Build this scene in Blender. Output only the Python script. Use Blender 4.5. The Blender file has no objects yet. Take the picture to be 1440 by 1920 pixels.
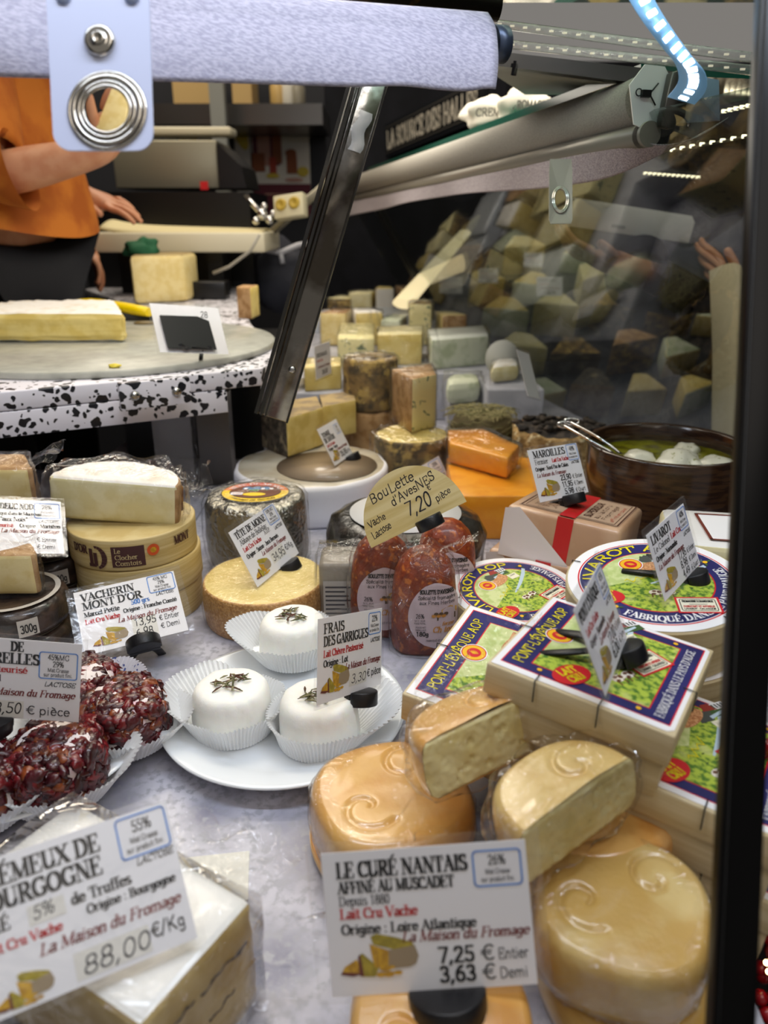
import bpy, bmesh, math, random
import numpy as np
from mathutils import Vector, Matrix, Euler, noise

random.seed(7)
R = math.radians
SC = bpy.context.scene
COL = SC.collection

# ------------------------------------------------------------------ camera
CAMLOC = Vector((0, 0, 0.40))
PITCH = R(21)
FPX = 1443.0
cam_data = bpy.data.cameras.new('camera')
cam_data.sensor_fit = 'VERTICAL'
cam_data.sensor_height = 36
cam_data.sensor_width = 27
cam_data.lens = 36 * FPX / 1920
cam_data.clip_start = 0.01
cam_data.dof.use_dof = True
cam_data.dof.focus_distance = 0.66
cam_data.dof.aperture_fstop = 6.2
cam = bpy.data.objects.new('camera', cam_data)
COL.objects.link(cam)
cam.location = CAMLOC
cam.rotation_euler = (math.pi / 2 - PITCH, 0, 0)
SC.camera = cam

# ------------------------------------------------------------------ world, exposure
SC.view_settings.view_transform = 'Standard'
SC.view_settings.look = 'None'
SC.view_settings.exposure = -0.08
SC.view_settings.gamma = 1
SC.view_settings.use_curve_mapping = False
SC.cycles.transparent_max_bounces = 32
SC.cycles.max_bounces = 10
SC.cycles.caustics_reflective = False
SC.cycles.caustics_refractive = False
world = bpy.data.worlds.new('hall')
SC.world = world
world.use_nodes = True
bg = world.node_tree.nodes['Background']
bg.inputs[0].default_value = (0.85, 0.80, 0.74, 1)
bg.inputs[1].default_value = 0.26


def area_light(name, loc, target, size, size_y, power, color):
    l = bpy.data.lights.new(name, 'AREA')
    l.shape = 'RECTANGLE'
    l.size = size
    l.size_y = size_y
    l.energy = power
    l.color = color
    o = bpy.data.objects.new(name, l)
    COL.objects.link(o)
    o.location = loc
    o.rotation_euler = (Vector(target) - Vector(loc)).to_track_quat('-Z', 'Y').to_euler()
    return o


# LED strip under the top of the case (cool), warm LED rails further back, hall lamps overhead, then two added fills
area_light('case_led_light', (0.0, 0.40, 0.86), (0.0, 0.62, 0.0), 0.9, 0.06, 4.6, (0.78, 0.86, 1.0))
area_light('case_rail_light', (0.05, 0.85, 0.74), (0.05, 0.95, 0.0), 0.8, 0.06, 3.4, (1.0, 0.93, 0.82))
area_light('rear_rail_light', (0.0, 1.55, 0.66), (0.0, 1.5, 0.0), 0.7, 0.5, 3.2, (1.0, 0.93, 0.80))
area_light('hall_and_fill_light', (-0.6, 1.7, 2.1), (-0.6, 1.6, 0.0), 1.6, 1.6, 24.0, (1.0, 0.86, 0.66))
area_light('hall_and_fill_light', (0.7, -0.9, 2.1), (0.0, 0.6, 0.2), 1.4, 1.4, 13.0, (1.0, 0.91, 0.82))

area_light('hall_and_fill_light', (-0.8, 2.8, 2.0), (-0.6, 3.0, 0.5), 1.0, 1.0, 16.0, (1.0, 0.90, 0.74))  # added unseen fill over the rear, brightening posters and machine
area_light('bag_fill_light', (0.85, 1.05, 1.15), (0.62, 1.5, 0.25), 0.4, 0.4, 4.0, (1.0, 0.91, 0.80))  # added unseen fill outside the glass, brightening the bag and carton


# ------------------------------------------------------------------ picture measurements -> places
RT = Vector((1, 0, 0))
FW = Vector((0, math.cos(PITCH), -math.sin(PITCH)))
UP = Vector((0, math.sin(PITCH), math.cos(PITCH)))


def ray(px, py):
    return FW + RT * ((px - 720) / FPX) - UP * ((py - 960) / FPX)


def W(px, py, d):
    return CAMLOC + ray(px, py) * d


def G(px, py, z=0.0):
    r = ray(px, py)
    return CAMLOC + r * ((z - CAMLOC.z) / r.z)


def basis(x, y, z, o):
    m = Matrix.Identity(4)
    for i in range(3):
        m[i][0], m[i][1], m[i][2], m[i][3] = x[i], y[i], z[i], o[i]
    return m


def pose_mat(q):
    return (Matrix.Translation(q[:3]) @ Matrix.Rotation(q[3], 4, 'Z') @
            Matrix.Rotation(q[4], 4, 'X') @ Matrix.Rotation(q[5], 4, 'Y'))


def fit_pose(loc_pts, pix, d, yaw=0, pitch=0, roll=0):
    """rigid pose of an object of known size from measured corners"""
    c = W(sum(p[0] for p in pix) / len(pix), sum(p[1] for p in pix) / len(pix), d)
    lc = sum((Vector(p) for p in loc_pts), Vector()) / len(loc_pts)
    q = np.array([0, 0, 0, R(yaw), R(pitch), R(roll)], float)
    q[:3] = c - (pose_mat(q).to_3x3() @ lc)

    def res(q):
        m = pose_mat(q)
        out = []
        for p, t in zip(loc_pts, pix):
            w = m @ Vector(p) - CAMLOC
            dd = max(w.dot(FW), 0.05)
            out += [720 + FPX * w.dot(RT) / dd - t[0], 960 - FPX * w.dot(UP) / dd - t[1]]
        return np.array(out)
    lam = 1.0
    r0 = res(q)
    for it in range(120):
        J = np.zeros((len(r0), 6))
        for k in range(6):
            e = q.copy()
            e[k] += 1e-5
            J[:, k] = (res(e) - r0) / 1e-5
        A = J.T @ J
        step = np.linalg.solve(A + lam * np.diag(np.diag(A) + 1e-6), -J.T @ r0)
        r1 = res(q + step)
        if (r1 ** 2).sum() < (r0 ** 2).sum():
            q, r0, lam = q + step, r1, max(lam * .5, 1e-6)
        else:
            lam = min(lam * 4, 1e6)
    return pose_mat(q), float(np.sqrt((r0 ** 2).mean()))


def disc_pose(cx, cy, rx, ratio, ang, dia, spin=0):
    """a round top seen as an ellipse: its distance from its width, its tilt from its flatness"""
    d = FPX * dia / (2 * rx)
    c = W(cx, cy, d)
    toc = (CAMLOC - c).normalized()
    a = R(ang)
    maj = (RT * math.cos(a) + UP * math.sin(a))
    maj = (maj - toc * maj.dot(toc)).normalized()
    mi = toc.cross(maj)
    if mi.dot(UP) < 0:
        mi = -mi
    n = toc * ratio + mi * math.sqrt(1 - ratio * ratio)
    x = maj
    y = n.cross(x)
    return basis(x, y, n, c) @ Matrix.Rotation(R(spin), 4, 'Z')


def upright(loc, yaw=0):
    return Matrix.Translation(loc) @ Matrix.Rotation(R(yaw), 4, 'Z')


# ------------------------------------------------------------------ materials
def lin(c):
    if isinstance(c, str):
        c = tuple(int(c[i:i + 2], 16) for i in (0, 2, 4))
    return tuple((v / 255 / 12.92) if v / 255 <= .04045 else (((v / 255) + .055) / 1.055) ** 2.4 for v in c) + (1,)


MATS = {}


def mat(name, col='cccccc', rough=.5, metal=0, spec=.5, col2=None, nscale=60, lo=.42, hi=.58, detail=4, dist=0,
        bump=0, bscale=300, bdist=.001, emit=0, coat=0, stretch=None, col3=None, n3=20, lo3=.55, hi3=.65, vor=0, alpha=1, sss=0, trans=0, ior=1.45):
    if name in MATS:
        return MATS[name]
    m = bpy.data.materials.new(name)
    m.use_nodes = True
    nt = m.node_tree
    b = nt.nodes['Principled BSDF']
    b.inputs['Base Color'].default_value = lin(col)
    b.inputs['Roughness'].default_value = rough
    b.inputs['Metallic'].default_value = metal
    b.inputs['Specular IOR Level'].default_value = spec
    b.inputs['Coat Weight'].default_value = coat
    b.inputs['Coat Roughness'].default_value = .12
    b.inputs['Alpha'].default_value = alpha
    b.inputs['Transmission Weight'].default_value = trans
    b.inputs['IOR'].default_value = ior
    if sss:
        b.inputs['Subsurface Weight'].default_value = sss
        b.inputs['Subsurface Radius'].default_value = (1, .7, .45)
        b.inputs['Subsurface Scale'].default_value = .006
    if emit:
        b.inputs['Emission Color'].default_value = lin(col)
        b.inputs['Emission Strength'].default_value = emit

    def link(a, c):
        nt.links.new(a, c)
    vec = None
    if col2 or bump or col3:
        tc = nt.nodes.new('ShaderNodeTexCoord')
        oi = nt.nodes.new('ShaderNodeObjectInfo')
        ml = nt.nodes.new('ShaderNodeMath')
        ml.operation = 'MULTIPLY'
        ml.inputs[1].default_value = 3.7
        link(oi.outputs['Random'], ml.inputs[0])
        ad = nt.nodes.new('ShaderNodeVectorMath')
        ad.operation = 'ADD'
        link(tc.outputs['Object'], ad.inputs[0])
        link(ml.outputs[0], ad.inputs[1])
        vec = ad.outputs[0]
        if stretch:
            mp = nt.nodes.new('ShaderNodeMapping')
            mp.inputs['Scale'].default_value = stretch
            link(vec, mp.inputs[0])
            vec = mp.outputs[0]

    def layer(scale, l, h, det, voro=0):
        if voro:
            n = nt.nodes.new('ShaderNodeTexVoronoi')
            n.inputs['Scale'].default_value = scale
            out = n.outputs['Distance']
        else:
            n = nt.nodes.new('ShaderNodeTexNoise')
            n.inputs['Scale'].default_value = scale
            n.inputs['Detail'].default_value = det
            n.inputs['Distortion'].default_value = dist
            out = n.outputs['Fac']
        link(vec, n.inputs['Vector'])
        r = nt.nodes.new('ShaderNodeMapRange')
        r.inputs['From Min'].default_value = l
        r.inputs['From Max'].default_value = h
        link(out, r.inputs['Value'])
        return r.outputs[0]
    cur = None
    if col2:
        f = layer(nscale, lo, hi, detail, vor)
        mx = nt.nodes.new('ShaderNodeMix')
        mx.data_type = 'RGBA'
        mx.inputs[6].default_value = lin(col)
        mx.inputs[7].default_value = lin(col2)
        link(f, mx.inputs[0])
        cur = mx.outputs[2]
    if col3:
        f = layer(n3, lo3, hi3, 5)
        mx = nt.nodes.new('ShaderNodeMix')
        mx.data_type = 'RGBA'
        if cur:
            link(cur, mx.inputs[6])
        else:
            mx.inputs[6].default_value = lin(col)
        mx.inputs[7].default_value = lin(col3)
        link(f, mx.inputs[0])
        cur = mx.outputs[2]
    if cur:
        link(cur, b.inputs['Base Color'])
    if bump:
        n = nt.nodes.new('ShaderNodeTexNoise')
        n.inputs['Scale'].default_value = bscale
        n.inputs['Detail'].default_value = 4
        link(vec, n.inputs['Vector'])
        bp = nt.nodes.new('ShaderNodeBump')
        bp.inputs['Strength'].default_value = bump
        bp.inputs['Distance'].default_value = bdist
        link(n.outputs['Fac'], bp.inputs['Height'])
        link(bp.outputs[0], b.inputs['Normal'])
    MATS[name] = m
    return m


def film(name, refl=1.0, haze=.04, scale=45, strength=.5, rough=.1, tint='ffffff', base=.03, power=4.0):
    """clear crinkled plastic film / clear sleeves: mostly see-through with sharp crease highlights"""
    if name in MATS:
        return MATS[name]
    m = bpy.data.materials.new(name)
    m.use_nodes = True
    nt = m.node_tree
    nt.nodes.remove(nt.nodes['Principled BSDF'])
    out = nt.nodes['Material Output']
    L = nt.links.new
    tr = nt.nodes.new('ShaderNodeBsdfTransparent')
    tr.inputs[0].default_value = lin(tint)
    gl = nt.nodes.new('ShaderNodeBsdfGlossy')
    gl.inputs['Roughness'].default_value = rough
    df = nt.nodes.new('ShaderNodeBsdfDiffuse')
    df.inputs[0].default_value = (.9, .9, .9, 1)
    lw = nt.nodes.new('ShaderNodeLayerWeight')
    lw.inputs['Blend'].default_value = .5
    fr = nt.nodes.new('ShaderNodeMath')
    fr.operation = 'POWER'
    fr.inputs[1].default_value = power
    L(lw.outputs['Facing'], fr.inputs[0])
    if strength:
        tc = nt.nodes.new('ShaderNodeTexCoord')
        n = nt.nodes.new('ShaderNodeTexNoise')
        n.inputs['Scale'].default_value = scale
        n.inputs['Detail'].default_value = 3
        n.inputs['Distortion'].default_value = 1.2
        L(tc.outputs['Object'], n.inputs['Vector'])
        s = nt.nodes.new('ShaderNodeMath')
        s.operation = 'SUBTRACT'
        s.inputs[1].default_value = .5
        L(n.outputs['Fac'], s.inputs[0])
        ab = nt.nodes.new('ShaderNodeMath')
        ab.operation = 'ABSOLUTE'
        L(s.outputs[0], ab.inputs[0])
        bp = nt.nodes.new('ShaderNodeBump')
        bp.inputs['Strength'].default_value = strength
        bp.inputs['Distance'].default_value = .02
        bp.invert = True
        L(ab.outputs[0], bp.inputs['Height'])
        L(bp.outputs[0], gl.inputs['Normal'])
    mu = nt.nodes.new('ShaderNodeMath')
    mu.operation = 'MULTIPLY_ADD'
    mu.use_clamp = True
    mu.inputs[1].default_value = refl
    mu.inputs[2].default_value = base
    L(fr.outputs[0], mu.inputs[0])
    m1 = nt.nodes.new('ShaderNodeMixShader')
    m1.inputs[0].default_value = haze
    L(tr.outputs[0], m1.inputs[1])
    L(df.outputs[0], m1.inputs[2])
    m2 = nt.nodes.new('ShaderNodeMixShader')
    L(mu.outputs[0], m2.inputs[0])
    L(m1.outputs[0], m2.inputs[1])
    L(gl.outputs[0], m2.inputs[2])
    L(m2.outputs[0], out.inputs[0])
    MATS[name] = m
    return m


# ------------------------------------------------------------------ mesh builder
class MB:
    def __init__(s):
        s.v, s.f, s.m, s.s = [], [], [], []

    def add(s, vs, fs, m=0, smooth=False, M=None):
        o = len(s.v)
        if M is not None:
            vs = [M @ Vector(v) for v in vs]
        s.v += [tuple(v) for v in vs]
        for k, f in enumerate(fs):
            s.f.append(tuple(i + o for i in f))
            s.m.append(m[k] if isinstance(m, (list, tuple)) else m)
            s.s.append(smooth)
        return s

    def box(s, c, d, m=0, M=None):
        x, y, z = d[0] / 2, d[1] / 2, d[2] / 2
        vs = [(c[0] + a * x, c[1] + b * y, c[2] + e * z) for e in (-1, 1) for b in (-1, 1) for a in (-1, 1)]
        return s.add(vs, [(0, 2, 3, 1), (4, 5, 7, 6), (0, 1, 5, 4), (1, 3, 7, 5), (3, 2, 6, 7), (2, 0, 4, 6)], m, M=M)

    def prism(s, pts, z0, z1, m=0, mt=None, mb=None, M=None, smooth=False):
        n = len(pts)
        vs = [(p[0], p[1], z0) for p in pts] + [(p[0], p[1], z1) for p in pts]
        side = [(i, (i + 1) % n, n + (i + 1) % n, n + i) for i in range(n)]
        ms = m if isinstance(m, (list, tuple)) else [m] * n
        s.add(vs, side, list(ms), smooth, M)
        a = ms[0] if mt is None else mt
        b = a if mb is None else mb
        o = len(s.v) - 2 * n
        s.f += [tuple(o + n + i for i in range(n)), tuple(o + n - 1 - i for i in range(n))]
        s.m += [a, b]
        s.s += [False, False]
        return s

    def lathe(s, prof, n=64, m=0, smooth=True, fn=None, a0=0., a1=2 * math.pi, M=None):
        full = abs(a1 - a0 - 2 * math.pi) < 1e-6
        k = n if full else n + 1
        vs = []
        for i, (r, z) in enumerate(prof):
            for j in range(k):
                a = a0 + (a1 - a0) * j / n
                x, y, zz = r * math.cos(a), r * math.sin(a), z
                if fn:
                    x, y, zz = fn(i, a, r, z)
                vs.append((x, y, zz))
        fs, ms = [], []
        for i in range(len(prof) - 1):
            for j in range(n):
                j2 = (j + 1) % k
                fs.append((i * k + j, i * k + j2, (i + 1) * k + j2, (i + 1) * k + j))
                ms.append(m[i] if isinstance(m, (list, tuple)) else m)
        return s.add(vs, fs, ms, smooth, M)

    def tube(s, path, r, n=8, m=0, caps=True, closed=False, flat=1.0, M=None, smooth=True):
        P = [Vector(p) for p in path]
        k = len(P)
        rs = r if isinstance(r, (list, tuple)) else [r] * k
        t0 = (P[1] - P[0]).normalized()
        ref = Vector((0, 0, 1)) if abs(t0.z) < .9 else Vector((1, 0, 0))
        u = t0.cross(ref).normalized()
        vs = []
        for i in range(k):
            if closed:
                t = (P[(i + 1) % k] - P[i - 1]).normalized()
            else:
                t = (P[min(i + 1, k - 1)] - P[max(i - 1, 0)]).normalized()
            u = (u - t * u.dot(t)).normalized()
            w = t.cross(u)
            for j in range(n):
                a = 2 * math.pi * j / n
                vs.append(P[i] + (u * math.cos(a) + w * math.sin(a) * flat) * rs[i])
        fs = []
        for i in range(k if closed else k - 1):
            for j in range(n):
                i2, j2 = (i + 1) % k, (j + 1) % n
                fs.append((i * n + j, i * n + j2, i2 * n + j2, i2 * n + j))
        s.add(vs, fs, m, smooth, M)
        if caps and not closed:
            o = len(s.v) - k * n
            s.f += [tuple(o + n - 1 - j for j in range(n)), tuple(o + (k - 1) * n + j for j in range(n))]
            s.m += [m, m]
            s.s += [False, False]
        return s

    def sheet(s, fn, nu, nv, m=0, smooth=True, M=None):
        vs = [fn(i / nu, j / nv) for i in range(nu + 1) for j in range(nv + 1)]
        fs = [(i * (nv + 1) + j, (i + 1) * (nv + 1) + j, (i + 1) * (nv + 1) + j + 1, i * (nv + 1) + j + 1)
              for i in range(nu) for j in range(nv)]
        return s.add(vs, fs, m, smooth, M)

    def ball(s, c, r, m=0, n=10, sq=(1, 1, 1), jit=0, M=None):
        prof = [(math.sin(math.pi * i / n), -math.cos(math.pi * i / n)) for i in range(n + 1)]
        sd = random.random() * 50

        def fn(i, a, rr, z):
            v = Vector((rr * math.cos(a), rr * math.sin(a), z))
            if jit:
                v *= 1 + jit * noise.noise(v * 1.6 + Vector((sd, sd * .3, 0)))
            return (c[0] + v.x * r * sq[0], c[1] + v.y * r * sq[1], c[2] + v.z * r * sq[2])
        return s.lathe(prof, n * 2, m, True, fn, M=M)

    def poly2(s, pts, mp, m=0, lift=0):
        vs = [mp(p[0], p[1], lift) for p in pts]
        return s.add(vs, [tuple(range(len(vs)))], m)

    def build(s, name, mats, parent=None, M=None, weld=True):
        me = bpy.data.meshes.new(name)
        me.from_pydata(s.v, [], s.f)
        for mm in (mats if isinstance(mats, (list, tuple)) else [mats]):
            me.materials.append(mm)
        me.polygons.foreach_set('material_index', s.m)
        me.polygons.foreach_set('use_smooth', s.s)
        if weld:
            bm = bmesh.new()
            bm.from_mesh(me)
            bmesh.ops.remove_doubles(bm, verts=bm.verts, dist=2e-6)
            bm.to_mesh(me)
            bm.free()
        me.update()
        o = bpy.data.objects.new(name, me)
        COL.objects.link(o)
        if parent:
            o.parent = parent
        if M is not None:
            o.matrix_local = M if parent else M
        return o


def soft(o, bevel=0, seg=2, sub=0, disp=0, dscale=.02, simple=True, seed=0):
    if bevel:
        b = o.modifiers.new('edge', 'BEVEL')
        b.width = bevel
        b.segments = seg
        b.limit_method = 'ANGLE'
        b.angle_limit = R(35)
    if sub:
        u = o.modifiers.new('fine', 'SUBSURF')
        u.levels = u.render_levels = sub
        u.subdivision_type = 'SIMPLE' if simple else 'CATMULL_CLARK'
    if disp:
        t = bpy.data.textures.new('lumps', 'CLOUDS')
        t.noise_scale = dscale
        t.noise_depth = 3
        d = o.modifiers.new('lumps', 'DISPLACE')
        d.texture = t
        d.texture_coords = 'LOCAL'
        d.strength = disp
        d.mid_level = .5
    for p in o.data.polygons:
        p.use_smooth = True
    return o


def sharp(o, ang=40):
    o.data.set_sharp_from_angle(angle=R(ang)) if hasattr(o.data, 'set_sharp_from_angle') else None
    return o


def props(o, label, cat, group=None, kind=None):
    o['label'] = label
    o['category'] = cat
    if group:
        o['group'] = group
    if kind:
        o['kind'] = kind
    return o


def thing(name, label, cat, M, group=None):
    o = bpy.data.objects.new(name, None)
    o.empty_display_size = .02
    COL.objects.link(o)
    o.matrix_world = M
    return props(o, label, cat, group)


def structure(o):
    o['kind'] = 'structure'
    return o


def dup(root, M, label=None, group=None):
    def cp(o, par):
        c = o.copy()
        COL.objects.link(c)
        if par:
            c.parent = par
            c.matrix_local = o.matrix_local
        for ch in [x for x in KIDS(o)]:
            cp(ch, c)
        return c
    r = cp(root, None)
    r.matrix_world = M
    if label:
        r['label'] = label
    if group:
        r['group'] = group
    return r


def KIDS(o):
    return [x for x in bpy.data.objects if x.parent == o]
# ------------------------------------------------------------------ lettering: pen-stroke alphabet
def _gl():
    g = {}

    def d(ch, adv, st, se=''):
        g[ch] = (adv, st, se)
    d('A', .78, 't:.08,0 .39,1;n:.37,1 .68,0;t:.2,.34 .57,.34', '.08,0 .68,0')
    d('B', .7, 'n:.16,0 .16,1;n:.16,1 .36,1 @.36,.76,.2,.24,90,-90 .16,.52;n:.36,.52 @.36,.26,.24,.26,90,-90 .16,0', '.12,0 .12,1')
    d('C', .74, 'n:@.42,.5,.34,.5,45,315;t:.67,.7 .67,.98')
    d('D', .8, 'n:.16,0 .16,1;n:.16,1 .34,1 @.34,.5,.36,.5,90,-90 .16,0', '.12,0 .12,1')
    d('E', .7, 'n:.16,0 .16,1;t:.16,1 .6,1 .6,.78;t:.16,.52 .44,.52;t:.16,0 .62,0 .64,.24;t:.44,.42 .44,.62', '.12,0 .12,1')
    d('F', .64, 'n:.16,0 .16,1;t:.16,1 .6,1 .6,.76;t:.16,.5 .44,.5;t:.44,.4 .44,.6', '.16,0 .12,1')
    d('G', .8, 'n:@.42,.5,.34,.5,48,318;n:.66,.1 .66,.42;t:.67,.72 .67,.98', '.66,.42')
    d('H', .84, 'n:.16,0 .16,1;n:.66,0 .66,1;t:.16,.5 .66,.5', '.16,0 .16,1 .66,0 .66,1')
    d('I', .36, 'n:.18,0 .18,1', '.18,0 .18,1')
    d('J', .5, 'n:.3,1 .3,.2 @.16,.2,.14,.22,0,-150', '.3,1')
    d('K', .78, 'n:.16,0 .16,1;t:.62,1 .2,.42;n:.32,.56 .68,0', '.16,0 .16,1 .68,0 .62,1')
    d('L', .66, 'n:.16,0 .16,1;t:.16,0 .58,0 .6,.26', '.12,0 .16,1')
    d('M', 1.0, 't:.14,0 .14,1;n:.16,1 .48,.05;t:.5,.05 .84,1;n:.84,0 .84,1', '.14,0 .12,1 .84,0 .86,1')
    d('N', .84, 't:.14,0 .14,1;n:.16,1 .68,0;t:.7,0 .7,1', '.14,0 .12,1 .7,1')
    d('O', .84, 'n:@.42,.5,.34,.5,0,360')
    d('P', .68, 'n:.16,0 .16,1;n:.16,1 .36,1 @.36,.74,.24,.26,90,-90 .16,.48', '.16,0 .12,1')
    d('Q', .84, 'n:@.42,.5,.34,.5,0,360;n:.4,.06 .7,-.2')
    d('R', .76, 'n:.16,0 .16,1;n:.16,1 .36,1 @.36,.75,.22,.25,90,-90 .16,.5;n:.36,.5 .66,0', '.16,0 .12,1 .68,0')
    d('S', .62, 'n:@.32,.76,.21,.24,35,270;n:.32,.52 @.32,.26,.24,.26,90,-145;t:.51,.72 .51,.98;t:.1,.02 .1,.28')
    d('T', .72, 'n:.36,0 .36,1;t:.05,.74 .05,1 .67,1 .67,.74', '.36,0')
    d('U', .8, 'n:.16,1 .16,.3 @.4,.3,.24,.3,180,360;t:.64,.28 .64,1', '.16,1 .64,1')
    d('V', .76, 'n:.08,1 .37,0;t:.39,0 .68,1', '.08,1 .68,1')
    d('W', 1.04, 'n:.06,1 .3,0;t:.32,0 .52,.95;n:.52,.95 .74,0;t:.76,0 .98,1', '.06,1 .52,1 .98,1')
    d('X', .78, 'n:.1,1 .66,0;t:.08,0 .66,1', '.1,1 .66,1 .08,0 .66,0')
    d('Y', .76, 'n:.08,1 .38,.46;t:.38,.46 .68,1;n:.38,.46 .38,0', '.08,1 .68,1 .38,0')
    d('Z', .68, 't:.1,.78 .1,1 .6,1;n:.58,1 .1,0;t:.1,0 .62,0 .62,.24')
    d('a', .52, 'n:@.24,.18,.17,.18,0,360;n:.42,.46 .42,.06 .5,.02;n:@.26,.47,.16,.2,0,150')
    d('b', .56, 'n:.12,0 .12,1;n:@.3,.33,.2,.33,0,360', '.07,1')
    d('c', .48, 'n:@.28,.33,.2,.33,45,315')
    d('d', .58, 'n:.44,0 .44,1;n:@.25,.33,.19,.33,0,360', '.4,1 .47,0')
    d('e', .52, 'n:@.27,.33,.2,.33,0,318;t:.08,.36 .46,.36')
    d('f', .36, 'n:.16,0 .16,.8 @.3,.8,.14,.22,180,50;t:.04,.64 .32,.64', '.16,0')
    d('g', .54, 'n:@.25,.36,.18,.28,0,360;n:.43,.6 .43,-.1 @.25,-.1,.18,.2,0,-150')
    d('h', .6, 'n:.12,0 .12,1;n:.12,.4 @.29,.4,.17,.26,180,0 .46,0', '.07,1 .12,0 .46,0')
    d('i', .3, 'n:.14,0 .14,.64;n:.14,.86 .14,.9', '.1,.64 .14,0')
    d('j', .3, 'n:.16,.64 .16,-.1 @.04,-.1,.12,.18,0,-120;n:.16,.86 .16,.9', '.12,.64')
    d('k', .58, 'n:.12,0 .12,1;t:.46,.64 .16,.28;n:.24,.36 .5,0', '.07,1 .12,0 .5,0')
    d('l', .3, 'n:.14,0 .14,1', '.1,1 .14,0')
    d('m', .88, 'n:.12,0 .12,.66;n:.12,.42 @.27,.42,.15,.24,180,0 .42,0;n:.42,.42 @.58,.42,.16,.24,180,0 .74,0', '.08,.64 .12,0 .42,0 .74,0')
    d('n', .6, 'n:.12,0 .12,.66;n:.12,.4 @.29,.4,.17,.26,180,0 .46,0', '.08,.64 .12,0 .46,0')
    d('o', .54, 'n:@.27,.33,.2,.33,0,360')
    d('p', .57, 'n:.12,-.3 .12,.66;n:@.3,.33,.2,.33,0,360', '.08,.64 .12,-.3')
    d('q', .57, 'n:.45,-.3 .45,.66;n:@.26,.33,.19,.33,0,360', '.45,-.3')
    d('r', .44, 'n:.12,0 .12,.66;n:.12,.42 @.28,.42,.16,.22,180,55', '.08,.64 .12,0')
    d('s', .46, 'n:@.24,.5,.14,.16,30,270;n:.24,.34 @.24,.17,.16,.17,90,-150')
    d('t', .36, 'n:.16,.88 .16,.14 @.27,.14,.11,.14,180,310;t:.03,.64 .32,.64')
    d('u', .58, 'n:.12,.66 .12,.2 @.28,.2,.16,.2,180,360;n:.44,.66 .44,0', '.08,.64 .4,.64 .48,0')
    d('v', .52, 'n:.06,.66 .25,0;t:.27,0 .46,.66', '.06,.66 .46,.66')
    d('w', .76, 'n:.06,.66 .22,0;t:.24,0 .38,.62;n:.38,.62 .54,0;t:.56,0 .7,.66', '.06,.66 .7,.66')
    d('x', .54, 'n:.08,.66 .46,0;t:.07,0 .46,.66', '.08,.66 .46,.66 .07,0 .46,0')
    d('y', .54, 'n:.06,.66 .27,0;t:.48,.66 .22,-.28 .08,-.28', '.06,.66 .48,.66')
    d('z', .48, 't:.08,.66 .4,.66;n:.39,.66 .08,0;t:.08,0 .42,0')
    d('0', .56, 'n:@.28,.5,.2,.5,0,360')
    d('1', .56, 'n:.3,0 .3,1;t:.14,.84 .3,1', '.3,0')
    d('2', .56, 'n:@.27,.74,.19,.26,170,-35;n:.42,.6 .08,0;t:.08,0 .5,0')
    d('3', .56, 'n:@.26,.76,.18,.24,150,-90;n:.26,.52 @.26,.26,.21,.26,90,-150')
    d('4', .56, 'n:.38,0 .38,1;t:.38,1 .06,.3 .52,.3')
    d('5', .56, 't:.46,1 .14,1 .12,.56;n:.12,.56 @.26,.3,.22,.3,115,-150')
    d('6', .56, 'n:@.28,.3,.2,.3,0,360;n:.08,.3 .1,.6 .24,.88 .4,1')
    d('7', .56, 't:.08,1 .5,1;n:.5,1 .22,0')
    d('8', .56, 'n:@.28,.75,.17,.25,0,360;n:@.28,.26,.21,.26,0,360')
    d('9', .56, 'n:@.28,.7,.2,.3,0,360;n:.48,.7 .46,.4 .32,.1 .16,0')
    d(' ', .3, '')
    d('.', .26, 'n:.12,.04 .12,.08')
    d(',', .26, 'n:.14,.08 .06,-.16')
    d(':', .3, 'n:.14,.06 .14,.1;n:.14,.56 .14,.6')
    d('-', .36, 't:.06,.36 .3,.36')
    d("'", .22, 'n:.12,1 .08,.76')
    d('"', .34, 'n:.1,1 .08,.78;n:.24,1 .22,.78')
    d('/', .4, 't:.02,-.08 .36,1.04')
    d('%', .84, 't:.2,0 .62,1;t:@.2,.74,.14,.24,0,360;t:@.63,.25,.14,.24,0,360')
    d('€', .66, 'n:@.42,.5,.28,.5,50,310;t:.02,.6 .5,.6;t:.02,.42 .46,.42')
    d('(', .34, 't:@.42,.42,.3,.6,140,220')
    for b, c, k in (('E', 'É', 1), ('e', 'é', 1), ('E', 'È', -1), ('e', 'è', -1), ('E', 'Ê', 0), ('e', 'ê', 0), ('a', 'à', -1), ('o', 'ô', 0), ('A', 'À', -1)):
        adv, st, se = g[b]
        top = 1.1 if b.isupper() else .76
        x = adv / 2
        if k:
            st += ';t:%f,%f %f,%f' % (x - .1 * k, top, x + .12 * k, top + .2)
        else:
            st += ';t:%f,%f %f,%f %f,%f' % (x - .14, top, x, top + .16, x + .14, top)
        g[c] = (adv, st, se)
    out = {}
    for ch, (adv, st, se) in g.items():
        L = []
        for q in st.split(';'):
            if not q:
                continue
            k, body = q.split(':')
            pts = []
            for w in body.split():
                if w[0] == '@':
                    cx, cy, rx, ry, a0, a1 = [float(t) for t in w[1:].split(',')]
                    n = max(3, int(abs(a1 - a0) / 30))
                    for i in range(n + 1):
                        a = R(a0 + (a1 - a0) * i / n)
                        pts.append((cx + rx * math.cos(a), cy + ry * math.sin(a)))
                else:
                    pts.append(tuple(float(t) for t in w.split(',')))
            L.append((k, pts))
        S = [tuple(float(t) for t in w.split(',')) for w in se.split()]
        out[ch] = (adv, L, S)
    return out


GLY = _gl()
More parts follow.
